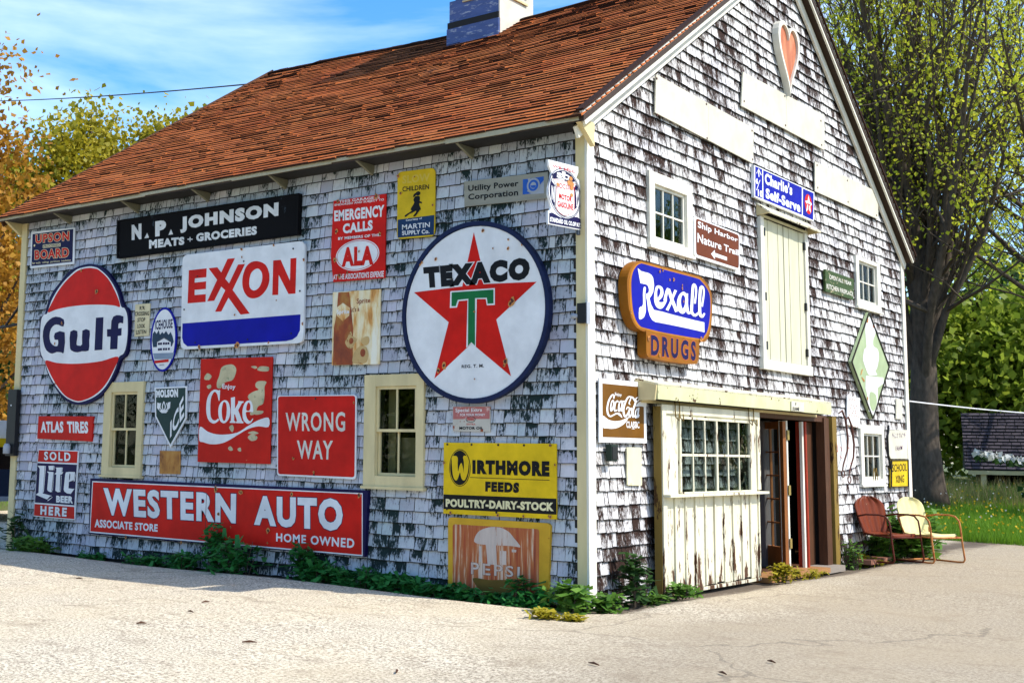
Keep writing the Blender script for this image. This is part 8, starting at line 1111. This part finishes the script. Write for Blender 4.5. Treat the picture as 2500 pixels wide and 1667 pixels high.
# ------------------------------------------------------------ chairs
def chair(name, pos, ang, mseat, mtube, mback, label):
    root = empty(name, pos, label, 'chair', 'metal lawn chairs by the gable wall'); 
    def fin(nm, mb, mat, smooth=True):
        me = mb.mesh(nm, smooth); me.materials.append(mat); o = bpy.data.objects.new(nm, me); COL.objects.link(o); o.parent = root; return o
    # local: +x forward, y sideways
    shell = (mback == 1)
    mb = MB(); NU, NV = 30, 14; rows = []
    for j in range(NV+1):
        t = j/NV; z = .36+.50*t; xb = -.20-.14*t
        hw = (.21+.07*math.sin(t*math.pi*.62)) if shell else .245
        if t > .72: hw *= math.sqrt(max(0, 1-((t-.72)/.30)**2))
        for i in range(NU+1):
            s = -1+2*i/NU; y = hw*s; dx = -.05*(1-s*s)+(.016 if shell else .006)*abs(math.cos(s*math.pi*2.5))
            zz = z + (.012*abs(math.cos(s*math.pi*2.5)) if (shell and j == NV) else 0); rows.append((xb+dx, y, zz))
    n0 = len(rows); vs = rows+[(x-.008, y, z) for x, y, z in rows]; W_ = NU+1; fs = []
    for j in range(NV):
        for i in range(NU): a = j*W_+i; fs.append((a, a+1, a+W_+1, a+W_)); fs.append((n0+a+W_, n0+a+W_+1, n0+a+1, n0+a))
    for j in range(NV):
        for a, b_ in ((j*W_, (j+1)*W_), ((j+1)*W_+NU, j*W_+NU)): fs.append((a, b_, n0+b_, n0+a))
    for i in range(NU): a = NV*W_+i; fs.append((a, a+1, n0+a+1, n0+a)); fs.append((i+1, i, n0+i, n0+i+1))
    mb.add(vs, fs); fin('backrest', mb, mseat)
    mb = MB(); vs = []; 
    prof = [(-.24,.385),(-.15,.365),(.0,.36),(.16,.372),(.235,.38),(.25,.36),(.245,.335)]
    for x, z in prof:
        for y in (-.235,-.15,0,.15,.235): vs.append((x, y, z+.012*(abs(y)/.235)**2))
    n0 = len(vs); vs += [(x*.985, y*.97, z-.012) for x, y, z in vs]; fs = []
    for j in range(len(prof)-1):
        for i in range(4): a = j*5+i; fs.append((a, a+5, a+6, a+1)); fs.append((n0+a, n0+a+1, n0+a+6, n0+a+5))
    for j in range(len(prof)-1): fs.append((j*5, n0+j*5, n0+j*5+5, j*5+5)); fs.append((j*5+4, j*5+9, n0+j*5+9, n0+j*5+4))
    mb.add(vs, fs); fin('seat', mb, mseat)
    for sy in (-1, 1):
        y = .275*sy; P = [(-.30,y*.9,.60),(-.12,y,.63),(.10,y,.635),(.20,y,.62),(.265,y,.56),(.285,y,.46),(.30,y,.30),(.325,y,.12),(.335,y,.05),(.31,y,.018),(.22,y,.012),(-.28,y,.012)]
        mb = MB(); mb.tube(P, .0125, 8); fin('arm_tube', mb, mtube)
        mb = MB(); mb.tube([(-.24,.2*sy,.36),(.29,.26*sy,.345)], .011, 8); mb.tube([(-.2,.235*sy,.37),(-.30,.248*sy,.60)], .01, 8); fin('brace', mb, mtube)
    mb = MB(); mb.tube([(-.28,-.275,.012),(-.30,-.2,.012),(-.30,.2,.012),(-.28,.275,.012)], .0125, 8); fin('rear_bar', mb, mtube)
    mb = MB(); mb.tube([(.295,-.27,.34),(.295,.27,.34)], .011, 8); fin('cross_bar', mb, mtube)
    root.rotation_euler = (0,0,ang)
RUSTRED = worn('red_chair_paint', (.17,.032,.010), chip=(.62,.50,.28), amt=.66, scale=11, rough=.45); YCH = worn('yellow_chair_paint', (.78,.70,.34), chip=(.28,.06,.02), amt=.64, scale=10, rough=.45)
chair('metal_chair', (.42,7.44,.02), math.atan2(-.42,.91), RUSTRED, worn('dark_red_tube', (.10,.02,.012), chip=(.3,.12,.05), amt=.7, scale=14), 1, 'rust red shell backed metal lawn chair against the shingles')
chair('metal_chair', (.82,7.89,.02), math.atan2(-.46,.89), YCH, worn('orange_tube', (.50,.20,.06), chip=(.26,.05,.02), amt=.52, scale=14, soft=.1), 2, 'pale yellow metal lawn chair with rusty tubular arms')
# ------------------------------------------------------------ plants
LG = leafmat('weed_leaf', (.015,.13,.025), (.05,.24,.05), .25); LG2 = leafmat('bright_leaf', (.05,.15,.02), (.16,.30,.04)); LY = leafmat('spring_leaf', (.40,.48,.02), (.80,.78,.08), .5)
LO = leafmat('orange_leaf', (.30,.13,.015), (.52,.28,.03), .4); LYG = leafmat('olive_leaf', (.24,.23,.012), (.52,.42,.035), .45); LDK = leafmat('dark_leaf', (.02,.06,.015), (.06,.13,.03)); LBG = leafmat('back_leaf', (.06,.13,.012), (.48,.58,.07), .5)
GR = leafmat('grass_blade', (.08,.20,.012), (.24,.42,.03), .4); GRY = leafmat('dry_blade', (.22,.20,.06), (.40,.34,.14), .3); DAN = leafmat('dandelion', (.75,.50,.02), (.80,.62,.05), .2); PUFF = leafmat('puff', (.6,.6,.55), (.75,.75,.7), .3)
def plant(name, x, y, h, spread, nstem, leaf_s, mat, label, nleaf=26, group=None, z0=None):
    z0 = gz(x, y) if z0 is None else z0; root = empty(name, (x, y, z0), label, 'plant', group); sm = MB(); C = []
    for i in range(nstem):
        a = random.uniform(0, 6.28); rr = spread*random.random()**.5; hx = h*random.uniform(.6, 1); bx_, by_ = x+rr*.5*math.cos(a), y+rr*.35*math.sin(a); tx, ty = x+rr*math.cos(a), y+rr*.7*math.sin(a)
        P = [Vector((bx_, by_, z0-.02)), Vector(((bx_+tx)/2, (by_+ty)/2, z0+hx*.55)), Vector((tx, ty, z0+hx))]; sm.tube(P, [.007,.005,.002], 5)
        for k in range(nleaf):
            t = .15+.85*k/nleaf; p_ = P[0].lerp(P[1], t*2) if t < .5 else P[1].lerp(P[2], t*2-1); s_ = leaf_s*(1.6-t)*1.3; C.append((p_.x+random.gauss(0, s_), p_.y+random.gauss(0, s_), p_.z+random.gauss(0, s_*.5)))
    sm.build('stem', M_TWIG, root)
    C = np.array(C); n = len(C); a = randdir(n); a[:,2] *= .35; a /= np.linalg.norm(a, axis=1)[:,None]; b_ = np.cross(a, np.array([0,0,1.])+.5*randdir(n)); b_ /= np.linalg.norm(b_, axis=1)[:,None]; s_ = leaf_s*(.6+.7*RNG.random(n))[:,None]
    finish('foliage', quads('foliage', C, b_*s_*.5, a*s_), mat, root); return root
for i, a in enumerate([
 (-8.75,-.12,.55,.14,5,.05,LDK,'dark feathery weed at the left foot of the long wall'),
 (-8.2,-.25,.24,.35,14,.05,LG2,'low pale green feathery clump near the left corner'),
 (-7.1,-.15,.10,.22,8,.035,LG,'tiny green tuft below the left end of the long red sign'),
 (-6.0,-.2,.16,.35,12,.04,LG,'low green patch below the middle of the long red sign'),
 (-5.35,-.2,.24,.28,12,.04,LG,'low leafy clump left of the tall middle weed'),
 (-4.85,-.16,.60,.13,9,.05,LG,'tall bushy weed covering the lower edge of the long red sign'),
 (-4.35,-.25,.45,.26,9,.06,LG,'broad leafed weed between the two tall weeds'),
 (-3.42,-.15,.44,.12,10,.05,LG,'tall weed in front of the word OWNED on the long red sign'),
 (-3.2,-.2,.28,.2,8,.055,LG,'dark weed hugging the foot of the tall right weed')]):
    plant('weed', *a, group=None)
NL = ['just right of the tall weeds', 'under the right window', 'under and right of the window', 'left of the rusty yellow framed sign', 'touching the rusty sign corner', 'below the rusty sign left half', 'below the rusty sign middle', 'below the rusty sign right part']
for i in range(8):
    x = -2.85+.32*i; plant('nettle_clump', x+random.uniform(-.05,.05), -.16-.02*(i % 3), (.22-.018*i)*random.uniform(.8,1.2), .18, 11, random.uniform(.035,.052), LG, 'low green nettle clump at the wall foot '+NL[i], group='low nettles along the wall foot')
plant('weed', -.66, -.12, .30, .08, 5, .045, LG, 'tall dark weed in front of the rusty sign')
plant('weed', -.45, -.12, .26, .06, 4, .045, LG, 'slender weed at the right edge of the rusty sign')
plant('weed', .02, -.42, .26, .14, 8, .06, LG2, 'bright broad leafed weed at the corner of the barn')
plant('weed', .12, -.95, .07, .10, 8, .03, LYG, 'mossy little tuft in a crack before the corner'); plant('weed', .35, -.9, .04, .12, 8, .025, LYG, 'flat mossy tuft in the crack in the pavement')
plant('weed', .25, -.12, .20, .12, 8, .045, LG2, 'small yellow green weed tucked against the white corner board')
plant('vine', .22, .52, .52, .10, 7, .055, LDK, 'dark climbing vine at the foot of the gable wall near the corner')
plant('weed', .2, .85, .10, .14, 8, .035, LG2, 'small weed just left of the sliding door'); plant('weed', .3, 1.35, .12, .16, 9, .035, LG2, 'low weed below the left corner of the sliding door'); plant('weed', .35, 3.75, .2, .14, 12, .03, LYG, 'yellow green weed beside the wooden door sill')
plant('weed', .3, 4.6, .08, .3, 10, .025, LYG, 'thin weed row in front of the door sill'); plant('grass_tuft', .15, 6.75, .42, .14, 26, .03, LG2, 'grass tuft right of the olive door casing', nleaf=8)
plant('weed', .2, 7.2, .16, .2, 10, .04, LYG, 'low yellow green weed under the red chair'); plant('shrub', .35, 8.55, .72, .42, 40, .075, LG2, 'bright leafy bush growing between the two metal chairs', nleaf=22)
plant('shrub', .15, 8.0, .42, .3, 22, .065, LG2, 'low leafy bush behind the red chair', nleaf=18)
for y, lb in ((6.95,'left'),(7.45,'right')):
    mb = MB(); mb.box(.12,.34,y,y+.36,.0,.06); mb.build('brick_block', solid('brick_block', (.30,.13,.08), .9), origin=(.2,y,0), label='low brick on the ground under the red chair, '+lb+' one', cat='brick')
# twigs on the asphalt
TW = ['left twig, one of the three twigs in the right foreground', 'middle and lowest of the three twigs in the right foreground', 'right twig, one of the three twigs in the right foreground', 'twig nearest the long wall, below the left weeds', 'twig on the pavement below the tall middle weed', 'lower twig, one of two twigs close together on the left pavement', 'twig farthest left in the open left pavement', 'lone twig below the pair on the left pavement', 'twig nearest the bottom edge left of the barn corner']
for i, (x, y) in enumerate([(1.68, -2.9), (2.49, -2.68), (2.56, -2.05), (-5.14, -1.86), (-2.47, -2.53), (-2.04, -3.11), (-1.85, -3.81), (-0.62, -3.84), (0.83, -3.95)]):
    a = random.random()*3; mb = MB(); z = gz(x, y)+.012; L0 = .035+.02*random.random(); mb.tube([(x-L0*math.cos(a),y-L0*math.sin(a),z),(x,y,z+.006),(x+L0*math.cos(a),y+L0*math.sin(a),z)], [.004,.009,.003], 6)
    mb.build('twig', M_WOOD, origin=(x,y,z), label='small brown '+TW[i], cat='twig', group='twigs scattered on the pavement')
# grass
def blades(name, n, fn, hgt, wid, mat, label, kindz=lawn_z):
    C = []; 
    for _ in range(n): C.append(fn())
    C = np.array([(x, y, kindz(x, y)) for x, y in C]); h = hgt*(.5+RNG.random(n)); a = RNG.random(n)*6.28; U = np.stack([np.cos(a)*wid, np.sin(a)*wid, 0*a], 1); V = np.stack([RNG.normal(0,.25,n)*h*.5, RNG.normal(0,.25,n)*h*.5, h*.5], 1); C[:,2] += h*.5-.02
    n_ = len(C); v = np.empty((n_,3,3)); v[:,0] = C-U-V; v[:,1] = C+U-V; v[:,2] = C+V
    me = bpy.data.meshes.new(name); me.vertices.add(n_*3); me.vertices.foreach_set('co', v.ravel()); me.loops.add(n_*3); me.loops.foreach_set('vertex_index', np.arange(n_*3)); me.polygons.add(n_); me.polygons.foreach_set('loop_start', np.arange(n_)*3); me.polygons.foreach_set('loop_total', np.full(n_,3)); me.update(calc_edges=True)
    return finish(name, me, mat, kind='stuff', label=label)
def inlawn():
    y = 13.2+abs(random.gauss(0,.12))+(random.random()**1.4)*13; return (6-random.uniform(.16,.33)*(y+10.6), y)
blades('grass', 42000, inlawn, .20, .008, GR, 'green grass of the lawn beyond the barn'); blades('tall_grass', 5000, lambda: (lambda y: (6-random.uniform(.16,.33)*(y+10.6), y))(19.5+random.random()*5), .34, .008, GRY, 'tall tan and green grass at the far side of the lawn')
nD = 420; P_ = []
for _ in range(nD): P_.append(inlawn())
C = np.array([(x, y, lawn_z(x, y)+.16+random.random()*.1) for x, y in P_]); finish('dandelions', leafquads('dandelions', np.repeat(C, 4, 0), .017), DAN, kind='stuff', label='yellow dandelions scattered over the lawn')
C = np.array([(x, y, lawn_z(x, y)+.4+random.random()*.2) for x, y in [inlawn() for _ in range(120)]]); finish('seed_heads', leafquads('seed_heads', np.repeat(C, 3, 0), .013), PUFF, kind='stuff', label='pale dandelion seed heads in the far grass')
blades('side_grass', 6000, lambda: (random.uniform(-30,-18), random.uniform(5,20)), .15, .01, GR, 'bright grass strip left of the barn', lawn_left)
# ------------------------------------------------------------ trees
def tree(name, x, y, z0, h, r0, label, nlimb, spread, nleaf, lsize, mat, lean=0, fork=.28, up=1.0, nsub=3, group=None, csize=None, twigs=0, seed=1, cat='tree', barkmat=None, tw=.006):
    rnd = random.Random(seed); root = empty(name, (x, y, z0), label, cat, group); mb = MB(); tips = []
    base = Vector((x, y, z0-.2)); f = base+Vector((lean, 0, h*fork)); mid = base.lerp(f, .5)+Vector((rnd.uniform(-.1,.1), rnd.uniform(-.1,.1), 0))
    mb.tube([base, base+Vector((0,0,.5)), mid, f, f+Vector((0,0,h*.3)), f+Vector((rnd.uniform(-.3,.3),0,h*.6))], [r0*1.4, r0*1.05, r0*.92, r0*.8, r0*.4, r0*.1], 12)
    def limb(p_, dr, ln, r_, depth):
        pts = [p_]; rs = [r_]; q = p_.copy(); dd = dr.normalized(); n = 5
        for i in range(n):
            dd = (dd+Vector((rnd.gauss(0,.13), rnd.gauss(0,.13), rnd.gauss(0,.08)+.05*up))).normalized(); q = q+dd*ln/n; pts.append(q.copy()); rs.append(max(r_*(1-(i+1)/n*.8), .004))
            if depth < nsub:
                for _ in range(2 if depth else 2):
                    ax = Vector((rnd.gauss(0,1), rnd.gauss(0,1), rnd.gauss(0,.6)+.3*up)).normalized(); limb(q.copy(), (dd*.75+ax*.75), ln*rnd.uniform(.38,.6), max(rs[-1]*.55, .004), depth+1) if rnd.random() < .78 else None
            elif i > 0: tips.append(q.copy())
        mb.tube(pts, rs, 6 if depth < 2 else 4, cap=False)
    for i in range(nlimb):
        a = 2*math.pi*i/nlimb+rnd.uniform(-.3,.3); st = f+Vector((0,0,h*rnd.uniform(-.04,.28))); limb(st, Vector((math.cos(a)*spread, math.sin(a)*spread, up)), h*rnd.uniform(.38,.62), r0*rnd.uniform(.25,.42), 1)
    mb.build('trunk', barkmat or M_BARK, root, smooth=True)
    T = np.array([tuple(t) for t in tips]); idx = RNG.integers(0, len(T), nleaf); cs = csize or h*.03
    finish('crown', leafquads('crown', T[idx]+RNG.normal(size=(nleaf,3))*cs, lsize), mat, root); return root
tree('maple_tree', -2.35, 19.3, .5, 16, .34, 'large budding tree with many upright grey limbs right of the barn', 26, .42, 24000, .037, LY, fork=.19, up=1.3, seed=3, csize=.13, nsub=3)
tree('maple_tree', .9, 21.5, .55, 14, .24, 'budding tree past the right edge with long branches reaching in over the shed', 16, .85, 13000, .036, LY, fork=.13, up=.75, seed=5, csize=.16)
tree('bare_tree', -5.2, 27., .5, 17, .26, 'nearly bare tree standing behind the big budding tree', 14, .42, 5000, .05, LY, fork=.2, up=1.1, seed=8, csize=.2)
tree('bare_tree', -1.0, 29., .5, 17, .26, 'nearly bare tree with thin upright limbs behind the shed', 14, .42, 5000, .05, LY, fork=.2, up=1.1, seed=9, csize=.2)
def bush_tree(name, x, y, z0, h, w_, n, ls, mat, label, seed, group=None):
    rnd = np.random.default_rng(seed); root = empty(name, (x, y, z0), label, 'tree', group); mb = MB(); mb.tube([(x,y,z0-.2),(x+.1,y,z0+h*.5),(x,y,z0+h*.92)], [h*.022,h*.014,.02], 8); K = 60; cc = rnd.normal(size=(K,3)); cc /= np.linalg.norm(cc, axis=1)[:,None]; cc *= (rnd.random(K)**.45)[:,None]
    cc[:,0] *= w_; cc[:,1] *= w_; cc[:,2] = cc[:,2]*h*.46+h*.52; cc[:,0:2] *= (1-.45*np.clip((cc[:,2]/h-.5)*2, 0, 1))[:,None]
    for k in range(0, K, 2): mb.tube([(x,y,z0+max(.3,cc[k,2]*.6)),(x+cc[k,0]*.6,y+cc[k,1]*.6,z0+cc[k,2]*.85),(x+cc[k,0],y+cc[k,1],z0+cc[k,2]+.3)], [h*.008,h*.004,.012], 5, cap=False)
    mb.build('trunk', M_BARK, root); i = rnd.integers(0, K, n); rs = (.10+.10*rnd.random(K))*w_*1.6; C = cc[i]+rnd.normal(size=(n,3))*rs[i][:,None]*np.array([1,1,.8]); finish('crown', leafquads('crown', C+np.array([x,y,z0]), ls), mat, root)
# left group beyond the roof
bush_tree('leafy_tree', -19.5, 5.8, 0, 10.9, 1.9, 17000, .055, LO, 'orange leaved tree at the left edge of the picture', 1)
bush_tree('leafy_tree', -27.2, 15.1, 0, 13.6, 2.7, 26000, .07, LYG, 'tallest yellow green tree showing above the left roof edge', 2)
bush_tree('leafy_tree', -28.6, 13.0, 0, 11.0, 2.6, 20000, .07, LYG, 'olive green tree between the orange tree and the tallest one', 3)
bush_tree('leafy_tree', -26.0, 16.8, 0, 13.0, 2.0, 18000, .07, LYG, 'yellow green tree next to the roof slope right of the tallest one', 6)
bush_tree('leafy_tree', -25.2, 18.0, 0, 13.6, 1.4, 6000, .085, LYG, 'small yellow green crown just peeking over the roof slope', 4)
tree('bare_tree', -27.5, 15.6, 0, 7.5, .09, 'bare twiggy tree tip rising behind the tallest left tree', 7, .3, 400, .06, LYG, fork=.3, up=1.4, seed=12, csize=.2)
bush_tree('pine_tree', -22.5, 7.5, 0, 5.5, 2.2, 9000, .08, LDK, 'dark green evergreen low at the left edge', 5)
bush_tree('leafy_tree', -27, 7.5, 0, 8.2, 3.0, 9000, .09, LYG, 'pale green tree low at the far left', 6)
# right background
rb = [(-6.8,33,6.5,2.4,'green bushy tree right behind the big trunk',LBG),(-4.6,34,8.0,2.6,'green tree between the big trunk and the shed',LBG),(-2.2,35,7.2,2.8,'green tree behind the shed roof',LBG),(1.0,36,9,3.2,'green tree beyond the right edge of the shed',LBG),(-11,40,10,3.5,'dark tree deep behind the barn corner',LDK),(-7.0,46,9.5,3.5,'tall dark tree far behind the big trunk',LDK),(-2,48,10,4.,'tall dark tree far behind the shed',LDK)]
for i, (x, y, h, w_, lb, mt) in enumerate(rb): bush_tree('leafy_tree', x, y, .5, h, w_, 9000, .10, mt, lb, 20+i)
# trees added out of the frame to darken pane reflections and cut horizon light
ob = [(-20,-26,9,4.,'round green tree added across the road, mirrored in the side windows',LBG),(-29,-24,11,4.5,'dark tree added across the road to the left, out of frame',LDK),(-12,-33,10,4.5,'green tree added across the road behind the camera',LBG),(12,27,8,3.,'green tree added beyond the lawn, out of frame to the right',LBG),(17,35,11,4.,'tall green tree added beyond the lawn, far out of frame to the right',LBG)]
for i, (x, y, h, w_, lb, mt) in enumerate(ob): bush_tree('leafy_tree', x, y, 0, h, w_, 7000, .16, mt, lb, 40+i)
# ------------------------------------------------------------ shed
sx, sy = -2.55, 23.35
def shedp(a, b_, z): return (sx+a*.965+b_*-.27, sy+a*.27+b_*.965, z)
shed = empty('garden_shed', (sx, sy, .5), 'low shed with a dark shingled roof beyond the lawn', 'shed')
def obox(name, mat, a0, a1, b0, b1, z0, z1):
    mb = MB(); mb.add([shedp(a0,b0,z0),shedp(a1,b0,z0),shedp(a1,b1,z0),shedp(a0,b1,z0),shedp(a0,b0,z1),shedp(a1,b0,z1),shedp(a1,b1,z1),shedp(a0,b1,z1)], [(0,3,2,1),(4,5,6,7),(0,1,5,4),(1,2,6,5),(2,3,7,6),(3,0,4,7)]); return mb.build(name, mat, shed)
SW = 6.0; obox('wall', M_INT, .3, SW-.2, .8, 3.6, .3, 1.25); obox('beam', M_TRIM, .02, SW, -.06, .0, 1.06, 1.16)
for a in (.3, 3.0, 5.7): obox('post', M_TRIM, a, a+.12, .0, .12, .35, 1.06)
obox('bench', MATS['palegrey'], 1.7, 3.6, .3, .6, .66, .70)
mb = MB(); mb.add([shedp(0,-.05,1.16),shedp(SW,-.05,1.16),shedp(SW,2.0,2.62),shedp(0,2.0,2.62),shedp(SW,4.0,1.2),shedp(0,4.0,1.2)], [(0,1,2,3),(3,2,4,5),(0,3,5),(1,4,2)]); sr = mb.build('roof', M_DARK, shed)
M_SR = shingle_mat('shed_shingle', (.045,.038,.05), (.085,.07,.082), (.025,.02,.03), .62, (.08,.07,.09), (8,8,8), .1, .2)
R1_, nsh = MB(), 0
for k in range(17):
    t0 = k/17; a = -.05-random.random()*.2
    while a < SW:
        w_ = random.uniform(.16,.30); a1 = min(a+w_, SW+.04); b0 = -.08+2.08*t0+random.uniform(-.01,.01); z0 = 1.175+1.46*t0; b1 = b0+2.05/17*1.15; z1 = z0+1.46/17*1.15-.02; m1 = MB()
        m1.add([shedp(max(a,-.05)+.006,b0,z0+.03),shedp(a1-.006,b0,z0+.03),shedp(a1-.006,b1,z1+.01),shedp(max(a,-.05)+.006,b1,z1+.01),shedp(max(a,-.05)+.006,b0,z0),shedp(a1-.006,b0,z0),shedp(a1-.006,b1,z1),shedp(max(a,-.05)+.006,b1,z1)], SHF); nsh += 1
        if nsh <= 300: me = m1.mesh('shingle'); set_uv(me); finish('shingle', me, M_SR, sr)
        else: R1_.add(m1.v, m1.f)
        a = a1
if R1_.v: me = R1_.mesh('shingle'); set_uv(me); finish('shingle', me, M_SR, sr, kind='stuff')
# flowering branch tip at the right edge
C = np.array([(5.2,17.5,2.)]); n = 260; C = np.stack([RNG.uniform(-1.15,.3,n), RNG.normal(18.6,.2,n), 1.62-.12*RNG.random(n)], 1); C[:,2] -= (C[:,0]+1.15)*.16
root = empty('blossom_shrub', (.9,18.7,.1), 'shrub with white blossoms reaching in from the right edge', 'shrub')
mb = MB(); mb.tube([(.9,18.7,.1),(.8,18.7,1.0),(.1,18.6,1.4),(-1.1,18.6,1.6)], [.05,.04,.02,.008], 6); mb.tube([(.85,18.7,.6),(.5,18.7,1.1),(.1,18.5,1.2)], [.03,.02,.008], 6); mb.build('trunk', M_BARK, root)
finish('blossom', leafquads('blossom', C[:150], .05), PUFF, root); finish('foliage', leafquads('foliage', np.concatenate([C[150:]-[0,0,.08], np.stack([RNG.normal(.7,.35,1500), RNG.normal(18.7,.3,1500), 1.0+RNG.normal(0,.3,1500)],1)]), .055), LDK, root)
# ------------------------------------------------------------ truck at the far left
tx, ty = -16.2, 3.9
tr = empty('parked_camper', (tx, ty, 0), 'parked dark vehicle with white and yellow top behind the left barn corner', 'camper')
def tb(name, mat, *b): return part_box(name, mat, tr, *[b[i]+(tx if i < 2 else ty if i < 4 else 0) for i in range(6)])
tb('body', solid('truck_navy', (.02,.03,.06), .35), -2.4, 2.2, -.95, .95, .42, .95); tb('cabin', solid('truck_dark', (.03,.015,.012), .4), -2.0, 1.9, -.9, .9, .95, 1.36); tb('stripe', MATS['yellow3'], -2.5, 2.1, -.98, .98, 1.36, 1.52); tb('roof', MATS['white'], -2.5, 2.0, -.95, .95, 1.52, 1.85)
tb('window', M_GLASS, -1.4, .6, -.915, -.905, 1.0, 1.3); tb('bumper', MATS['palegrey'], -2.55, 2.35, -1.0, 1.0, .38, .46)
for dx in (-1.5, 1.4):
    for dy in (-.85, .85): mb = MB(); mb.tube([(tx+dx,ty+dy-.1,.36),(tx+dx,ty+dy+.1,.36)], .36, 20); mb.build('wheel', M_BLACK, tr)
